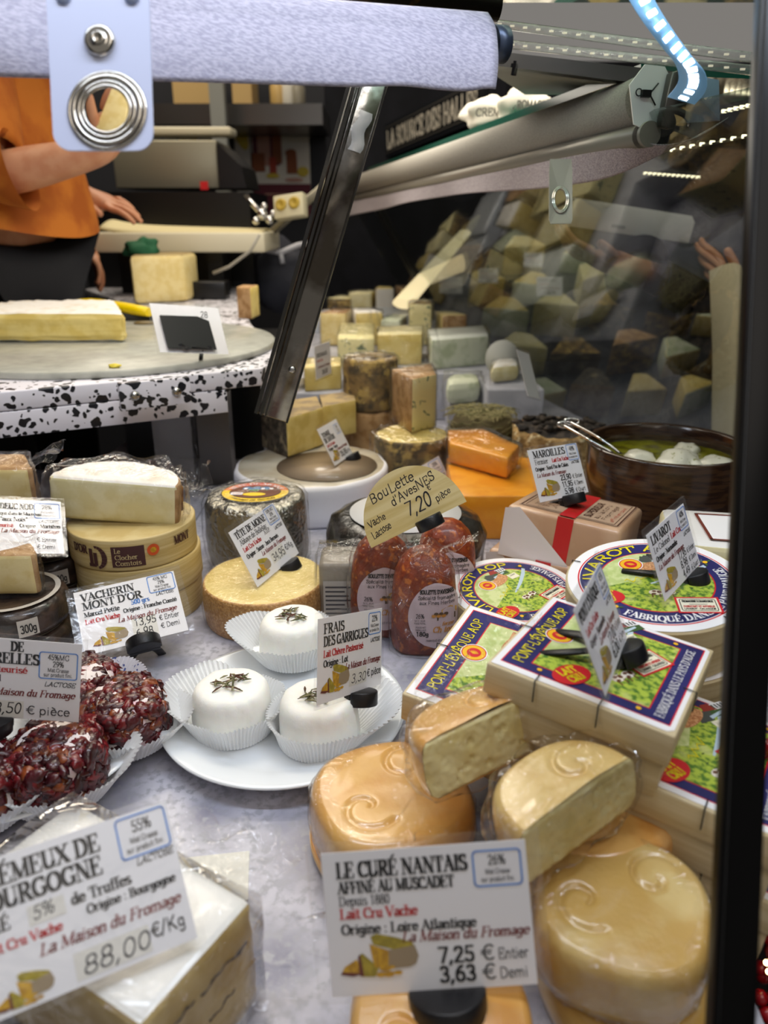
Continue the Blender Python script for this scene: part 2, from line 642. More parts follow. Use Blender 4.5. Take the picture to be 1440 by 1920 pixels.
# style: thick stroke, thin stroke, serif half-width, slant
STY = {'serif': (.22, .085, .18, 0), 'roman': (.125, .055, .13, 0), 'ital': (.18, .075, .13, .22), 'sans': (.095, .095, 0, 0),
       'bold': (.17, .15, 0, 0), 'sansi': (.13, .12, 0, .22), 'hand': (.085, .085, 0, .12), 'pen': (.1, .09, 0, .06)}


def twidth(t, sty):
    return sum(GLY.get(c, GLY[' '])[0] for c in t)


def _hull(pts):
    pts = sorted(set((round(p[0], 6), round(p[1], 6)) for p in pts))
    if len(pts) < 3:
        return pts

    def half(ps):
        h = []
        for p in ps:
            while len(h) > 1 and (h[-1][0] - h[-2][0]) * (p[1] - h[-2][1]) - (h[-1][1] - h[-2][1]) * (p[0] - h[-2][0]) <= 0:
                h.pop()
            h.append(p)
        return h
    a, b = half(pts), half(pts[::-1])
    return a[:-1] + b[:-1]


def text(mb, t, x, y, h, sty, m, mp, w=None, align='l', lift=.0002, jit=0, rot=0):
    """letters as flat shapes; (x, y) baseline start, h capital height, w = total width to fit"""
    T, th, sr, sl = STY[sty]
    tot = twidth(t, sty) * h
    kx = (w / tot) if w else 1.0
    tot *= kx
    x0 = x - (tot if align == 'r' else tot / 2 if align == 'c' else 0)
    px = 0.0
    rng = random.Random(len(t) * 17 + int(h * 1e5))
    cr, sn = math.cos(R(rot)), math.sin(R(rot))
    for ch in t:
        adv, L, S = GLY.get(ch, GLY[' '])
        jy = (rng.random() - .5) * jit
        ja = 1 + (rng.random() - .5) * jit

        def put(q):
            P = []
            for u, v in q:
                v = v * ja + jy
                a = px + (u + sl * v) * h * kx
                b = v * h
                a += x0 - x
                P.append((x + a * cr - b * sn, y + a * sn + b * cr))
            mb.poly2(P, mp, m, lift)
        for k, pts in L:
            nw = (T if k == 'n' else th) / 2 / max(kx, .6) * (kx if kx > 1 else 1) ** 0
            nh = th / 2
            for a, b in zip(pts[:-1], pts[1:]):
                q = []
                for p in (a, b):
                    q += [(p[0] - nw, p[1] - nh), (p[0] + nw, p[1] - nh), (p[0] + nw, p[1] + nh), (p[0] - nw, p[1] + nh)]
                put(_hull(q))
        if sr:
            for sx, sy in S:
                put([(sx - sr, sy - .035), (sx + sr, sy - .035), (sx + sr, sy + .035), (sx - sr, sy + .035)])
        px += adv * h * kx
    return tot


def ell(cx, cy, rx, ry, n=24, rot=0):
    c, s = math.cos(R(rot)), math.sin(R(rot))
    return [(cx + rx * math.cos(2 * math.pi * i / n) * c - ry * math.sin(2 * math.pi * i / n) * s,
             cy + rx * math.cos(2 * math.pi * i / n) * s + ry * math.sin(2 * math.pi * i / n) * c) for i in range(n)]


def rect(x0, y0, x1, y1):
    return [(x0, y0), (x1, y0), (x1, y1), (x0, y1)]


def rrect(x0, y0, x1, y1, r, n=4):
    o = []
    for cx, cy, a in ((x1 - r, y0 + r, -90), (x1 - r, y1 - r, 0), (x0 + r, y1 - r, 90), (x0 + r, y0 + r, 180)):
        for i in range(n + 1):
            o.append((cx + r * math.cos(R(a + 90 * i / n)), cy + r * math.sin(R(a + 90 * i / n))))
    return o


def outline(mb, pts, wd, mp, m, lift=.0001, closed=True):
    n = len(pts)
    for i in range(n if closed else n - 1):
        a, b = Vector(pts[i]), Vector(pts[(i + 1) % n])
        t = (b - a)
        if t.length < 1e-9:
            continue
        t = t.normalized()
        q = Vector((-t.y, t.x)) * wd / 2
        e = t * wd * .3
        mb.poly2([a - q - e, b - q + e, b + q + e, a + q - e], mp, m, lift)


# ------------------------------------------------------------------ price tags
INK = dict(paper=mat('card_paper', 'f4f3f6', .6), k=mat('ink_black', '1c1c1e', .6), r=mat('ink_red', 'd2383a', .6),
           d=mat('ink_dark_red', '8a2f2a', .6), b=mat('ink_blue', '5a93dd', .6), g=mat('ink_grey', '3d3b40', .6),
           y=mat('print_yellow', 'd8a81e', .6, col2='b98a14', nscale=300), o=mat('print_olive', '9a8a20', .6, col2='b7a32c', nscale=250),
           n=mat('print_tan', 'a08d70', .6), w=mat('price_sticker', 'e9e6de', .7), br=mat('print_brown', '6b2c1e', .6))
TAGM = [INK[k] for k in ('paper', 'k', 'r', 'd', 'b', 'g', 'y', 'o', 'n', 'w', 'br')]
TI = {k: i for i, k in enumerate(('paper', 'k', 'r', 'd', 'b', 'g', 'y', 'o', 'n', 'w', 'br'))}
SLEEVE = film('clear_sleeve', refl=.5, haze=.02, scale=30, strength=.08, rough=.12, base=.03)
BLACKP = mat('black_plastic', '17171a', .38, bump=.15, bscale=900)


def cheese_print(mb, x, y, s, mp, dy=.0002):
    """the little printed still life of cheese pieces"""
    P = lambda pts, c, l=0: mb.poly2([(x + u * s, y + v * s * .62) for u, v in pts], mp, TI[c], dy + l)
    P([(.42, .95), (.5, 1), (.75, .9), (.95, .78), (1, .6), (.7, .66), (.45, .78)], 'o')
    P([(.62, .64), (.98, .72), (1.02, .5), (.98, .34), (.9, .28), (.62, .26)], 'n', .00004)
    P([(.4, .8), (.64, .64), (.62, .3), (.44, .34)], 'y', .00006)
    P([(.0, .2), (.06, .36), (.22, .5), (.3, .2), (.16, .16)], 'y', .00008)
    P([(.0, .2), (.02, .26), (.3, .2), (.16, .15)], 'br', .0001)
    P([(.24, .56), (.3, .62), (.5, .3), (.44, .12), (.26, .14)], 'o', .00012)
    P([(.24, .56), (.27, .6), (.3, .14), (.24, .16)], 'br', .00014)
    for u, v, a in ((.5, .36, .07), (.58, .28, .08), (.62, .16, .08), (.74, .18, .06), (.52, .16, .07), (.66, .3, .05)):
        P(ell(u, v, a, a * .8, 7), 'y', .00016 + a * .0003)


def price_tag(label, corners, lines, d, w=.100, h=.070, yaw=0, pitch=0, roll=0, clip=.55, prongs=True, box=None, pic=None,
              stick=(), M=None, margin=(.004, .004, .004), clipw=.030, prong_len=.045, prong_z=-.004, zt=None, prong_up=.001, group='printed cheese price tags', cat='price tag'):
    """w, h in metres; lettering positions in percent of the width, y from the card's bottom"""
    if M is None:
        loc = [(-w / 2, 0, h), (w / 2, 0, h), (-w / 2, 0, 0), (w / 2, 0, 0)]
        pp = [(l, c) for l, c in zip(loc, corners) if c]
        M, err = fit_pose([a for a, b in pp], [b for a, b in pp], d, yaw, pitch, roll)
        e = M.to_euler('XYZ')
        print('TAG', label[:40], 'err %.1f' % err, 'loc', [round(c, 3) for c in M.translation], [round(math.degrees(a)) for a in e])
    if zt is not None:                      # same view, sized so that its foot stands on level zt
        k = (zt - CAMLOC.z) / (M.translation.z - CAMLOC.z)
        M.translation = CAMLOC + (M.translation - CAMLOC) * k
        w, h, clipw, prong_len, prong_z = w * k, h * k, clipw * k, prong_len * k, prong_z * k
        margin = tuple(q * k for q in margin)
        print('   size', round(w, 4), [round(c, 3) for c in M.translation])
    t = thing('price_tag', label, cat, M, group)
    u = w / 100.0

    def mp(x, y, lift=0):
        return Vector((-w / 2 + x * u, -.0003 - lift, y * u))
    c = MB()
    c.box((0, 0, h / 2), (w, .0004, h), 0)
    for ln in lines:
        s, x, y, hh, sty, ck = ln[:6]
        ww = ln[6] if len(ln) > 6 else None
        al = ln[7] if len(ln) > 7 else 'l'
        rt = ln[8] if len(ln) > 8 else 0
        text(c, s, x, y, hh, sty, TI[ck], mp, ww, al, .0002, .12 if sty in ('hand', 'pen') else 0, rt)
    for a, b, e, f in stick:
        c.poly2(rect(a, b, e, f), mp, TI['w'], .0001)
    if box:
        x0, y0, x1, y1, rows = box
        outline(c, rrect(x0, y0, x1, y1, 2), .9, mp, TI['b'], .0002)
        n = len(rows)
        for i, rr in enumerate(rows):
            big = i < n - 2
            hh = (y1 - y0) * ((.27 if n < 4 else .20) if big else .14)
            yy = y1 - (y1 - y0) * ((.40, .66, .88)[i] if n < 4 else (.28, .54, .74, .92)[i])
            ww = min(twidth(rr, 'sans') * hh * .95, (x1 - x0) * .86)
            text(c, rr, (x0 + x1) / 2, yy, hh, 'sans', TI['k'], mp, ww, 'c')
    if pic:
        cheese_print(c, pic[0], pic[1], pic[2], mp)
    c.build('card', TAGM, t, weld=False)
    ml, mtp, mr = margin
    s = MB()
    s.box((0, 0, h / 2 + (mtp - .003) / 2), (w + ml + mr, .0018, h + mtp + .003), 0)
    s.build('sleeve', SLEEVE, t)
    if clip is not None:
        cx = -w / 2 + clip * w
        k = MB()
        pts = [(cx + clipw / 2 * math.cos(R(a)), -.001 + .55 * clipw * -abs(math.sin(R(a)))) for a in range(180, 361, 15)]
        k.prism(pts, -.010, .0015, 0)
        k.box((cx, .003, -.004), (clipw * .9, .006, .011), 0)
        ck_ = soft(k.build('clip', BLACKP, t), .001)
        if prongs:
            for sgn in (-1, 1):
                k = MB()
                k.tube([(cx + sgn * .004, .004, prong_z), (cx + sgn * .012, prong_len * .5, prong_z + prong_up * .5), (cx + sgn * .017, prong_len, prong_z + prong_up)],
                       [.0035, .0042, .0038], 10, 0, flat=.4)
                k.build('prong', BLACKP, ck_)
    return t


MG = lambda pc: [pc, 'Mat.Grasse', 'sur produit fini.']
# ------------------------------------------------------------------ the setting
DARK = mat('dark_wall', '14151c', .8, col2='1d1e26', nscale=6)
FLOORM = mat('hall_floor', '3a3632', .6, col2='2b2826', nscale=8)
MARBLE = mat('grey_marble', 'c6c6d1', .34, col2='85869a', nscale=20, lo=.36, hi=.66, detail=9, col3='a2a3ae', n3=160, lo3=.48, hi3=.62)
STEEL = mat('steel', 'b9b8b4', .22, 1, bump=.05, bscale=120)
STEELD = mat('steel_dark', '6d6a66', .3, 1, bump=.1, bscale=90)
CHROME = mat('chrome', 'd8d8d8', .08, 1)
BLACKM = mat('black_metal', '0c0c0e', .35)
WHITEP = mat('white_plastic', 'e6e4dc', .4)
CREAMP = mat('cream_plastic', 'd9d2b8', .45)
TERR = mat('terrazzo', 'dcdae2', .3)
nt = TERR.node_tree
_tc = nt.nodes.new('ShaderNodeTexCoord')
_nz = nt.nodes.new('ShaderNodeTexNoise')
_nz.inputs['Scale'].default_value = 70
_nz.inputs['Detail'].default_value = 2
_sc = nt.nodes.new('ShaderNodeVectorMath')
_sc.operation = 'MULTIPLY_ADD'
_sc.inputs[1].default_value = (.014, .014, .014)
nt.links.new(_tc.outputs['Object'], _nz.inputs['Vector'])
nt.links.new(_nz.outputs['Color'], _sc.inputs[0])
nt.links.new(_tc.outputs['Object'], _sc.inputs[2])
_prev = None
for _s, _off, _th, _dd in ((70, 0, .50, .42), (130, 3.1, .55, .40)):
    _v = nt.nodes.new('ShaderNodeTexVoronoi')
    _v.inputs['Scale'].default_value = _s
    _ad = nt.nodes.new('ShaderNodeVectorMath')
    _ad.inputs[1].default_value = (_off, _off, _off)
    nt.links.new(_sc.outputs[0], _ad.inputs[0])
    nt.links.new(_ad.outputs[0], _v.inputs['Vector'])
    _sp = nt.nodes.new('ShaderNodeSeparateColor')
    nt.links.new(_v.outputs['Color'], _sp.inputs[0])
    _g = nt.nodes.new('ShaderNodeMath')
    _g.operation = 'GREATER_THAN'
    _g.inputs[1].default_value = _th
    nt.links.new(_sp.outputs[0], _g.inputs[0])
    _l = nt.nodes.new('ShaderNodeMath')
    _l.operation = 'LESS_THAN'
    _l.inputs[1].default_value = _dd
    nt.links.new(_v.outputs['Distance'], _l.inputs[0])
    _m = nt.nodes.new('ShaderNodeMath')
    _m.operation = 'MULTIPLY'
    nt.links.new(_g.outputs[0], _m.inputs[0])
    nt.links.new(_l.outputs[0], _m.inputs[1])
    if _prev:
        _x = nt.nodes.new('ShaderNodeMath')
        _x.operation = 'MAXIMUM'
        nt.links.new(_prev.outputs[0], _x.inputs[0])
        nt.links.new(_m.outputs[0], _x.inputs[1])
        _m = _x
    _prev = _m
_mx = nt.nodes.new('ShaderNodeMix')
_mx.data_type = 'RGBA'
_mx.inputs[6].default_value = lin('dcdae2')
_mx.inputs[7].default_value = lin('15171e')
nt.links.new(_prev.outputs[0], _mx.inputs[0])
nt.links.new(_mx.outputs[2], nt.nodes['Principled BSDF'].inputs['Base Color'])
GLASSM = film('case_glass', refl=.65, haze=0, scale=1, strength=0, rough=.0, base=.045, tint='dadedc', power=3.2)
GREENG = mat('glass_edge', '1f5a4c', .15, emit=0, coat=.5)

structure(MB().box((0, 1.5, -.97), (7, 7, .04)).build('floor', FLOORM))
structure(MB().box((0, 4.6, .1), (7, .1, 2.1)).build('wall_back', DARK))
structure(MB().box((-1.35, 3.66, 0), (2.2, .06, 1.9)).build('wall_partition', mat('stall_wall', '23242a', .7)))
structure(MB().box((-2.3, 1.5, .9), (.1, 7, 3.8)).build('wall_left', DARK))
structure(MB().box((3.2, 1.5, .9), (.1, 7, 3.8)).build('wall_right', DARK))

# display counter, its front bed of pale marble
t = thing('display_counter', 'pale grey marble display counter under all the cheeses', 'counter', Matrix.Identity(4))
bed = [(-1.0, .12), (.19, .12), (.205, .33), (.26, .46), (.40, .58), (.57, .70), (.57, .975), (.24, 2.35), (-.12, 2.7), (-.42, 2.7), (-.50, 1.25), (-1.0, 1.2)]
c = MB()
c.prism(bed, -.03, 0, 0)
c.build('marble_top', MARBLE, t)
c = MB()
c.prism([(x * .97, y) for x, y in bed], -.95, -.03, 0)
c.build('base_cabinet', BLACKM, t)
c = MB()
p, q = G(382, 1215, 0), G(372, 830, 0)
c.box(((p.x + q.x) / 2, (p.y + q.y) / 2, .0002), (.0016, (q.y - p.y), .0006))
c.build('seam', mat('seam_grey', '77777c', .6), t)

# ---- slanted glass pane along the right side of the case
E = Vector((-.235, .972, 0))
PB = Vector((.57, .975, .0))
PTp = Vector((.27, .90, .50))
PN = E.cross(PTp - PB).normalized()
if PN.x < 0:
    PN = -PN


def on_pane(px, py, off=0.0):
    r = ray(px, py)
    return CAMLOC + r * ((PB + PN * off - CAMLOC).dot(PN) / r.dot(PN))


c = MB()
a0, a1 = PB - E * .36, PB + E * 1.75
b0, b1 = PTp - E * .30, PTp + E * 1.75
vs = [a0, a1, b1, b0]
vs2 = [v + PN * .006 for v in vs]
c.add(vs + vs2, [(0, 1, 2, 3), (7, 6, 5, 4), (0, 4, 5, 1), (1, 5, 6, 2), (2, 6, 7, 3), (3, 7, 4, 0)])
o = structure(c.build('window_1', GLASSM))
c = MB()
c.box((0, 0, 0), (.012, .012, .30), M=basis(E, E.cross(PTp - PB).normalized(), (PTp - PB).normalized(), on_pane(755, 480, -.006)))
props(c.build('glazing_bar', BLACKM), 'thin black upright bar on the inner face of the slanted glass', 'glazing bar')

# ---- rear worktop of speckled board
SZ = .205
t = thing('speckled_worktop', 'white worktop with black chips, overhanging the cheeses on the left', 'worktop', Matrix.Identity(4))
fr0, fr1 = Vector((-.457, .907)), Vector((-.169, 1.06))
dirf = (fr1 - fr0).normalized()
nrm = Vector((dirf.y, -dirf.x))
out = [fr0 - dirf * .6, fr1, Vector((-.163, 1.09)), Vector((-.17, 1.22)), Vector((-.256, 1.52)), Vector((-.42, 2.25)), Vector((-.42, 2.7)), Vector((-.86, 2.7)), Vector((-.86, 2.3)), Vector((-.62, 1.9)), Vector((-.60, 1.45)), Vector((-.96, 1.42))]
c = MB()
c.prism([tuple(v) for v in out], SZ - .024, SZ, 0)
soft(c.build('upper_board', TERR, t), .002)
le = fr0.lerp(fr1, .845)
c = MB()
c.prism([tuple(v) for v in (fr0 - dirf * .6, le, le - nrm * .5, fr0 - dirf * .6 - nrm * .5)], SZ - .056, SZ - .025, 0)
soft(c.build('lower_board', TERR, t), .001)
mc = G(292, 738, SZ - .014)
mm = basis(Vector((dirf.x, dirf.y, 0)), Vector((-nrm.x, -nrm.y, 0)), Vector((0, 0, 1)), mc - Vector((nrm.x, nrm.y, 0)) * .004)
c = MB()
c.box((0, 0, 0), (.088, .012, .034), M=mm)
soft(c.build('joint_block', TERR, t), .001)
for sx in (-.026, .026):
    c = MB()
    c.lathe([(0, .004), (.0045, .0035), (.0065, 0), (.0065, -.002)][::-1], 20, 0, M=mm @ Matrix.Translation((sx, -.006, 0)) @ Matrix.Rotation(R(90), 4, 'X'))
    c.box((sx, -.0102, 0), (.007, .0012, .0014), M=mm)
    c.box((sx, -.0102, 0), (.0014, .0012, .007), M=mm)
    c.build('screw', STEEL, t)
c = MB()
c.box((-.33, 1.6, .074), (.24, .6, .146))
c.build('cabinet_below', BLACKM, t)
# upright posts below the worktop
for px, w_, nm, lb in ((337, .06, 'clear_post', 'clear plastic upright under the speckled worktop'), (412, .05, 'grey_post', 'grey metal upright under the end of the speckled worktop')):
    b = G(px, 905, 0)
    c = MB()
    c.box((b.x, b.y, (SZ - .056) / 2 + .0), (w_, .03, SZ - .058))
    props(c.build(nm, film('clear_plastic', refl=1.4, haze=.25, scale=20, strength=.5, rough=.15) if 'clear' in nm else STEELD), lb, 'post')
# round translucent cutting board
c = MB()
rr = .262
c.lathe([(0, 0), (rr - .002, 0), (rr, .002), (rr, .008), (rr - .002, .010), (0, .010)], 96, 0)
o = c.build('round_cutting_board', mat('milky_board', 'cfcfc4', .25, col2='b4b5ab', nscale=40, lo=.3, hi=.7, detail=6, alpha=.78), M=Matrix.Translation((-.437, 1.236, SZ + .0005)))
props(o, 'round translucent board lying on the speckled worktop', 'cutting board')

# ---- diagonal stainless corner post
pa, pb = W(513, 782, .90), W(705, 120, .80)
ax = (pb - pa).normalized()
sx = (RT - ax * RT.dot(ax)).normalized()
mt = basis(sx, ax.cross(sx), ax, pa)
L = (pb - pa).length
t = thing('slanted_corner_post', 'stainless steel glazing post slanting up from the worktop corner', 'post', mt)
c = MB()
c.box((0, 0, L / 2), (.034, .016, L))
soft(c.build('front_plate', mat('scratched_steel', '8d8880', .16, 1, col2='5d564c', nscale=25, lo=.4, hi=.6, bump=.25, bscale=60), t), .001)
c = MB()
for xx, ww in ((-.0195, .004), (-.0135, .003), (-.0085, .002)):
    c.box((xx, -.010, L / 2), (ww, .006, L))
c.box((.0175, -.009, L / 2), (.002, .004, L))
c.build('edge_rail', mat('steel_rail', '55534f', .2, 1), t)
c = MB()
c.lathe([(.0042, -.001), (.0042, .001), (.003, .002), (0, .0022)], 16, M=Matrix.Translation((.006, -.008, .06)) @ Matrix.Rotation(R(90), 4, 'X'))
c.build('screw', STEEL, t)
c = MB()
c.sheet(lambda u, v: Vector((.004 + .014 * (u - .5) + .002 * math.sin(9 * v), -.0085 - .0015 * abs(math.sin(u * 3)), .30 + .04 * v)), 6, 8)
c.build('tape_scrap', film('tape', refl=1.0, haze=.3, scale=90, strength=.6), t)

# ---- near black pillar at the right
pa, pb = W(1363, 2050, .30), W(1460, -120, .36)
ax = (pb - pa).normalized()
sx = (RT - ax * RT.dot(ax)).normalized()
c = MB()
L = (pb - pa).length
c.box((0, 0, L / 2), (.0168, .008, L))
c.box((-.0066, -.0042, L / 2), (.0012, .0012, L))
o = c.build('black_pillar', mat('gloss_black', '030304', .3, spec=.2), M=basis(sx, ax.cross(sx), ax, pa))
props(soft(o, .002), 'tall near black glossy frame upright at the picture edge', 'frame post')

# ---- garland of berries outside, past the pillar
t = thing('berry_garland', 'red berry garland with fairy lights hanging beyond the black pillar', 'garland', Matrix.Identity(4))
rb = mat('red_berry', '9c0f1a', .2, coat=.5)
random.seed(3)
for k in range(34):
    px, py = random.uniform(1412, 1470), 1400 + k * 16 + random.uniform(-10, 10)
    if py < 1560:
        px += 18
    cc = W(px, py, random.uniform(.44, .50))
    MB().ball(cc, random.uniform(.0042, .006), 0, 8).build('berry', rb, t)
for px, py in ((1432, 1700), (1436, 1722), (1437, 1805), (1441, 1822), (1434, 1674)):
    MB().ball(W(px, py, .45), .0016, 0, 6).build('fairy_light', mat('warm_bulb', 'ffd690', .4, emit=14), t)
c = MB()
c.tube([W(1450, 1380, .48), W(1446, 1550, .475), W(1452, 1750, .47), W(1440, 1960, .46)], .002, 6)
c.build('twig', mat('twig', '2a3a20', .8), t)

# ------------------------------------------------------------------ overhead: blind over the opening
CLOTH = mat('blind_cloth', 'b6b3c2', .75, col2='9a98aa', nscale=700, lo=.4, hi=.6, bump=.5, bscale=900, bdist=.0006, stretch=(.12, 1, 1))
ra, rb_ = W(-160, 15, .42), W(912, 82, .56)
ax = (rb_ - ra).normalized()
ra = ra - ax * .45
t = thing('night_blind', 'white woven roller blind hanging across the top of the opening', 'blind', Matrix.Identity(4))
c = MB()
c.tube([ra, rb_ + ax * .012], .0117, 24)
c.build('roller', STEEL, t)
c = MB()
c.tube([rb_ + ax * .004, rb_ + ax * .015], .0125, 24)
c.build('end_cap', mat('cap_blue_grey', '4b5568', .35, .6), t)
c = MB()
toc = (CAMLOC - (ra + rb_) / 2).normalized()
up2 = (UP - ax * UP.dot(ax)).normalized()
fr2 = up2.cross(ax)
if fr2.dot(toc) < 0:
    fr2 = -fr2


def blind(u, v):
    p = ra.lerp(rb_, u)
    if v < .4:                                    # comes down from above, over the front of the roller
        a = R(150 - 170 * (v / .4))
        return p + (fr2 * math.cos(R(60) * (1 - v / .4)) * .0135) + up2 * (.006 * (1 - v / .4) ** 2 + .0135 * math.sin(R(60) * (1 - v / .4)))
    w_ = (v - .4) / .6
    sag = .006 * math.exp(-((u - .90) / .03) ** 2) + .003 * math.sin(u * 9)
    ln = .043 + .002 * u - .003 * math.exp(-((u - .995) / .02) ** 2)
    return p + fr2 * (.0135 + .006 * math.sin(w_ * 2.2) + sag * w_ * .6) - up2 * (ln * w_) + ax * (-.012 * w_ * (u ** 8))


c.sheet(blind, 150, 24)
o = c.build('cloth', CLOTH, t)
md = o.modifiers.new('thick', 'SOLIDIFY')
md.thickness = .0008
# strap with eyelet hanging in front of the blind
sc_ = W(203, 210, .395)
SM = basis(RT, -fr2 if False else UP.cross(RT), UP, sc_)
px2m = .395 / FPX
t = thing('eyelet_strap', 'white plastic pull strap with a big metal eyelet, hanging before the blind', 'strap', SM)


def strap(hole_r, sc=1.0):
    c = MB()
    N = 96
    inn, outp = [], []
    for i in range(N):
        a = 2 * math.pi * i / N
        ca, sa = math.cos(a), math.sin(a)
        best = 1e9
        lx, rx, tp, bt, rd = -104, 84, 300, -74, 34
        # ray against the rounded rectangle, by stepping
        k = 0
        r_ = hole_r
        while True:
            x, y = ca * r_, sa * r_
            yy = y
            xl, xr = lx + yy * .05 * -1, rx + yy * .03 * -1
            inside = xl <= x <= xr and bt <= y <= tp
            if inside and y < bt + rd:
                if x < xl + rd and (x - xl - rd) ** 2 + (y - bt - rd) ** 2 > rd * rd:
                    inside = False
                if x > xr - rd and (x - xr + rd) ** 2 + (y - bt - rd) ** 2 > rd * rd:
                    inside = False
            if not inside:
                break
            r_ += .5
        outp.append((ca * r_ * px2m, 0, sa * r_ * px2m))
        inn.append((ca * hole_r * px2m, 0, sa * hole_r * px2m))
    fs = [(i, (i + 1) % N, N + (i + 1) % N, N + i) for i in range(N)]
    c.add(inn + outp, fs)
    return c


o = strap(46).build('strap_body', mat('strap_white', 'cdd3ec', .4), t)
md = o.modifiers.new('thick', 'SOLIDIFY')
md.thickness = .0012
mY = Matrix.Rotation(R(90), 4, 'X')
c = MB()
for rr, h_, z_ in ((44, 3.5, .0016), (52, 4, .0012), (62, 5, .0010), (71, 4, .0004)):
    c.tube([((rr + 0) * px2m * math.cos(2 * math.pi * i / 64), -.0008 - z_, rr * px2m * math.sin(2 * math.pi * i / 64)) for i in range(64)], h_ * px2m, 8, closed=True)
c.lathe([(46 * px2m, .0006), (70 * px2m, .0006)], 64, 0, M=mY)
c.build('eyelet', mat('nickel', 'cfcac0', .15, 1), t)
c = MB()
mb_ = Matrix.Translation((-14 * px2m, 0, 130 * px2m)) @ mY
c.lathe([(30 * px2m, .0004), (28 * px2m, .003), (22 * px2m, .0042), (16 * px2m, .003), (13 * px2m, .0045), (9 * px2m, .0055), (6 * px2m, .004), (0, .003)], 32, 0, M=mb_)
c.build('press_stud', mat('nickel', 'cfcac0', .15, 1), t)
for sx in (-82, 46):
    c = MB()
    c.lathe([(15 * px2m, .0004), (14 * px2m, .002), (8 * px2m, .003), (0, .0032)], 20, 0, M=Matrix.Translation((sx * px2m, 0, 212 * px2m)) @ mY)
    c.build('rivet', mat('rivet_clear', 'aebcdc', .2, .3), t)
# dark tube above the blind
c = MB()
c.tube([W(935, 14, .64) + (W(480, -48, .60) - W(935, 14, .64)) * 3.5, W(935, 14, .64)], .0105, 20)
o = c.build('canopy_tube', mat('bronze_tube', '4c443c', .3, .9, col2='b88a4a', nscale=30, lo=.55, hi=.7))
props(o, 'dull bronze metal tube end above the white blind', 'tube')

# clear light rails along the top right
for k, (y0, y1) in enumerate(((44, 116), (80, 138))):
    a, b = W(925, y0, .86), W(1470, y1, .74)
    t = thing('light_rail', ('upper' if k == 0 else 'lower') + ' clear plastic light rail under the glass top of the case', 'light rail', Matrix.Identity(4), 'clear light rails')
    c = MB()
    c.tube([a, b], .0045, 10)
    c.build('profile', film('rail_clear', refl=1.6, haze=.18, scale=200, strength=.2, rough=.08, base=.1), t)
    c = MB()
    n = 20
    for i in range(n):
        c.box(a.lerp(b, (i + .5) / n), (.0045, .0018, .0018))
    o = c.build('diodes', mat('diode_dim', 'fff4d8', .4, emit=.5), t)
    o['kind'] = 'stuff'
c = MB()
a, b = W(925, 112, .88), W(1262, 152, .80)
axx = (b - a).normalized()
mzz = basis(axx, Vector((0, 0, 1)).cross(axx).normalized(), axx.cross(Vector((0, 0, 1)).cross(axx).normalized()), a)
Lr = (b - a).length
c.box((Lr / 2, 0, 0), (Lr, .03, .014), M=mzz)
t = props(c.build('shelf_rail', STEELD), 'grey metal rail with two screws under the light rails', 'rail')
for f in (.16, .93):
    c = MB()
    c.lathe([(.0035, -.014), (.0035, -.007), (.006, -.007), (.006, -.003), (.0035, -.003), (.0035, 0)], 6, 0, False, M=mzz @ Matrix.Translation((Lr * f, -.012, 0)))
    c.build('hex_screw', CHROME, t)
# glass top of the case and the tray below it
c = MB()
q = [W(1500, -60, .70), W(700, -60, .80), W(900, 150, 1.15), W(1500, 150, .95)]
zt = .655
q = [(-.02, .55), (.60, .55), (.60, 1.15), (.10, 1.15)]
c.prism(q, zt, zt + .008)
props(c.build('case_top_glass', film('top_glass', refl=1.2, haze=.16, scale=1, strength=0, rough=.02, base=.08, tint='b9c6bf')), 'grey glass sheet forming the top of the case', 'glass shelf')
c = MB()
c.add([W(905, 118, .90), W(1190, 150, .84), W(1180, 172, 1.0), W(985, 172, 1.15)], [(0, 1, 2, 3)])
o = c.build('case_soffit', mat('soffit_grey', '8f948c', .5))
props(o, 'grey sloping panel under the metal shelf rail', 'panel')
md = o.modifiers.new('thick', 'SOLIDIFY')
md.thickness = .004

# loose LED tape
path = [W(x, y, d) for x, y, d in ((1120, -190, .52), (1168, -90, .51), (1188, -40, .50), (1206, 0, .50), (1236, 48, .50), (1268, 92, .505), (1292, 122, .51), (1300, 146, .52), (1296, 166, .53), (1278, 188, .545))]
t = thing('led_tape', 'loose strip of bright blue white LEDs dangling at the top right', 'LED strip', Matrix.Identity(4))
NP = 28


def cr(P, t_):
    n = len(P) - 1
    x = min(t_ * n, n - 1e-6)
    i = int(x)
    f = x - i
    p0, p1, p2, p3 = P[max(i - 1, 0)], P[i], P[i + 1], P[min(i + 2, n)]
    return .5 * ((2 * p1) + (p2 - p0) * f + (2 * p0 - 5 * p1 + 4 * p2 - p3) * f * f + (3 * p1 - p0 - 3 * p2 + p3) * f ** 3)


c = MB()
for s_, w_ in ((0, .0105),):
    c.sheet(lambda u, v: cr(path, u) + (RT * .92 - UP * .25) * (w_ * (v * 2 - 1)) + FW * .001, 40, 2)
o = c.build('tape', mat('tape_blue', '7fb2d8', .3, emit=.2), t)
md = o.modifiers.new('thick', 'SOLIDIFY')
md.thickness = .0006
for k in range(19):
    p = cr(path, (k + .5) / 19)
    tg = (cr(path, min(1, (k + .7) / 19)) - cr(path, max(0, (k + .3) / 19))).normalized()
    sd = (RT * .92 - UP * .25)
    sd = (sd - tg * sd.dot(tg)).normalized()
    c = MB()
    c.box((0, 0, 0), (.0064, .0036, .0014), M=basis(sd, tg, sd.cross(tg), p - FW * .0008))
    c.build('diode', mat('diode_white', 'e8f4ff', .4, emit=3.5), t)

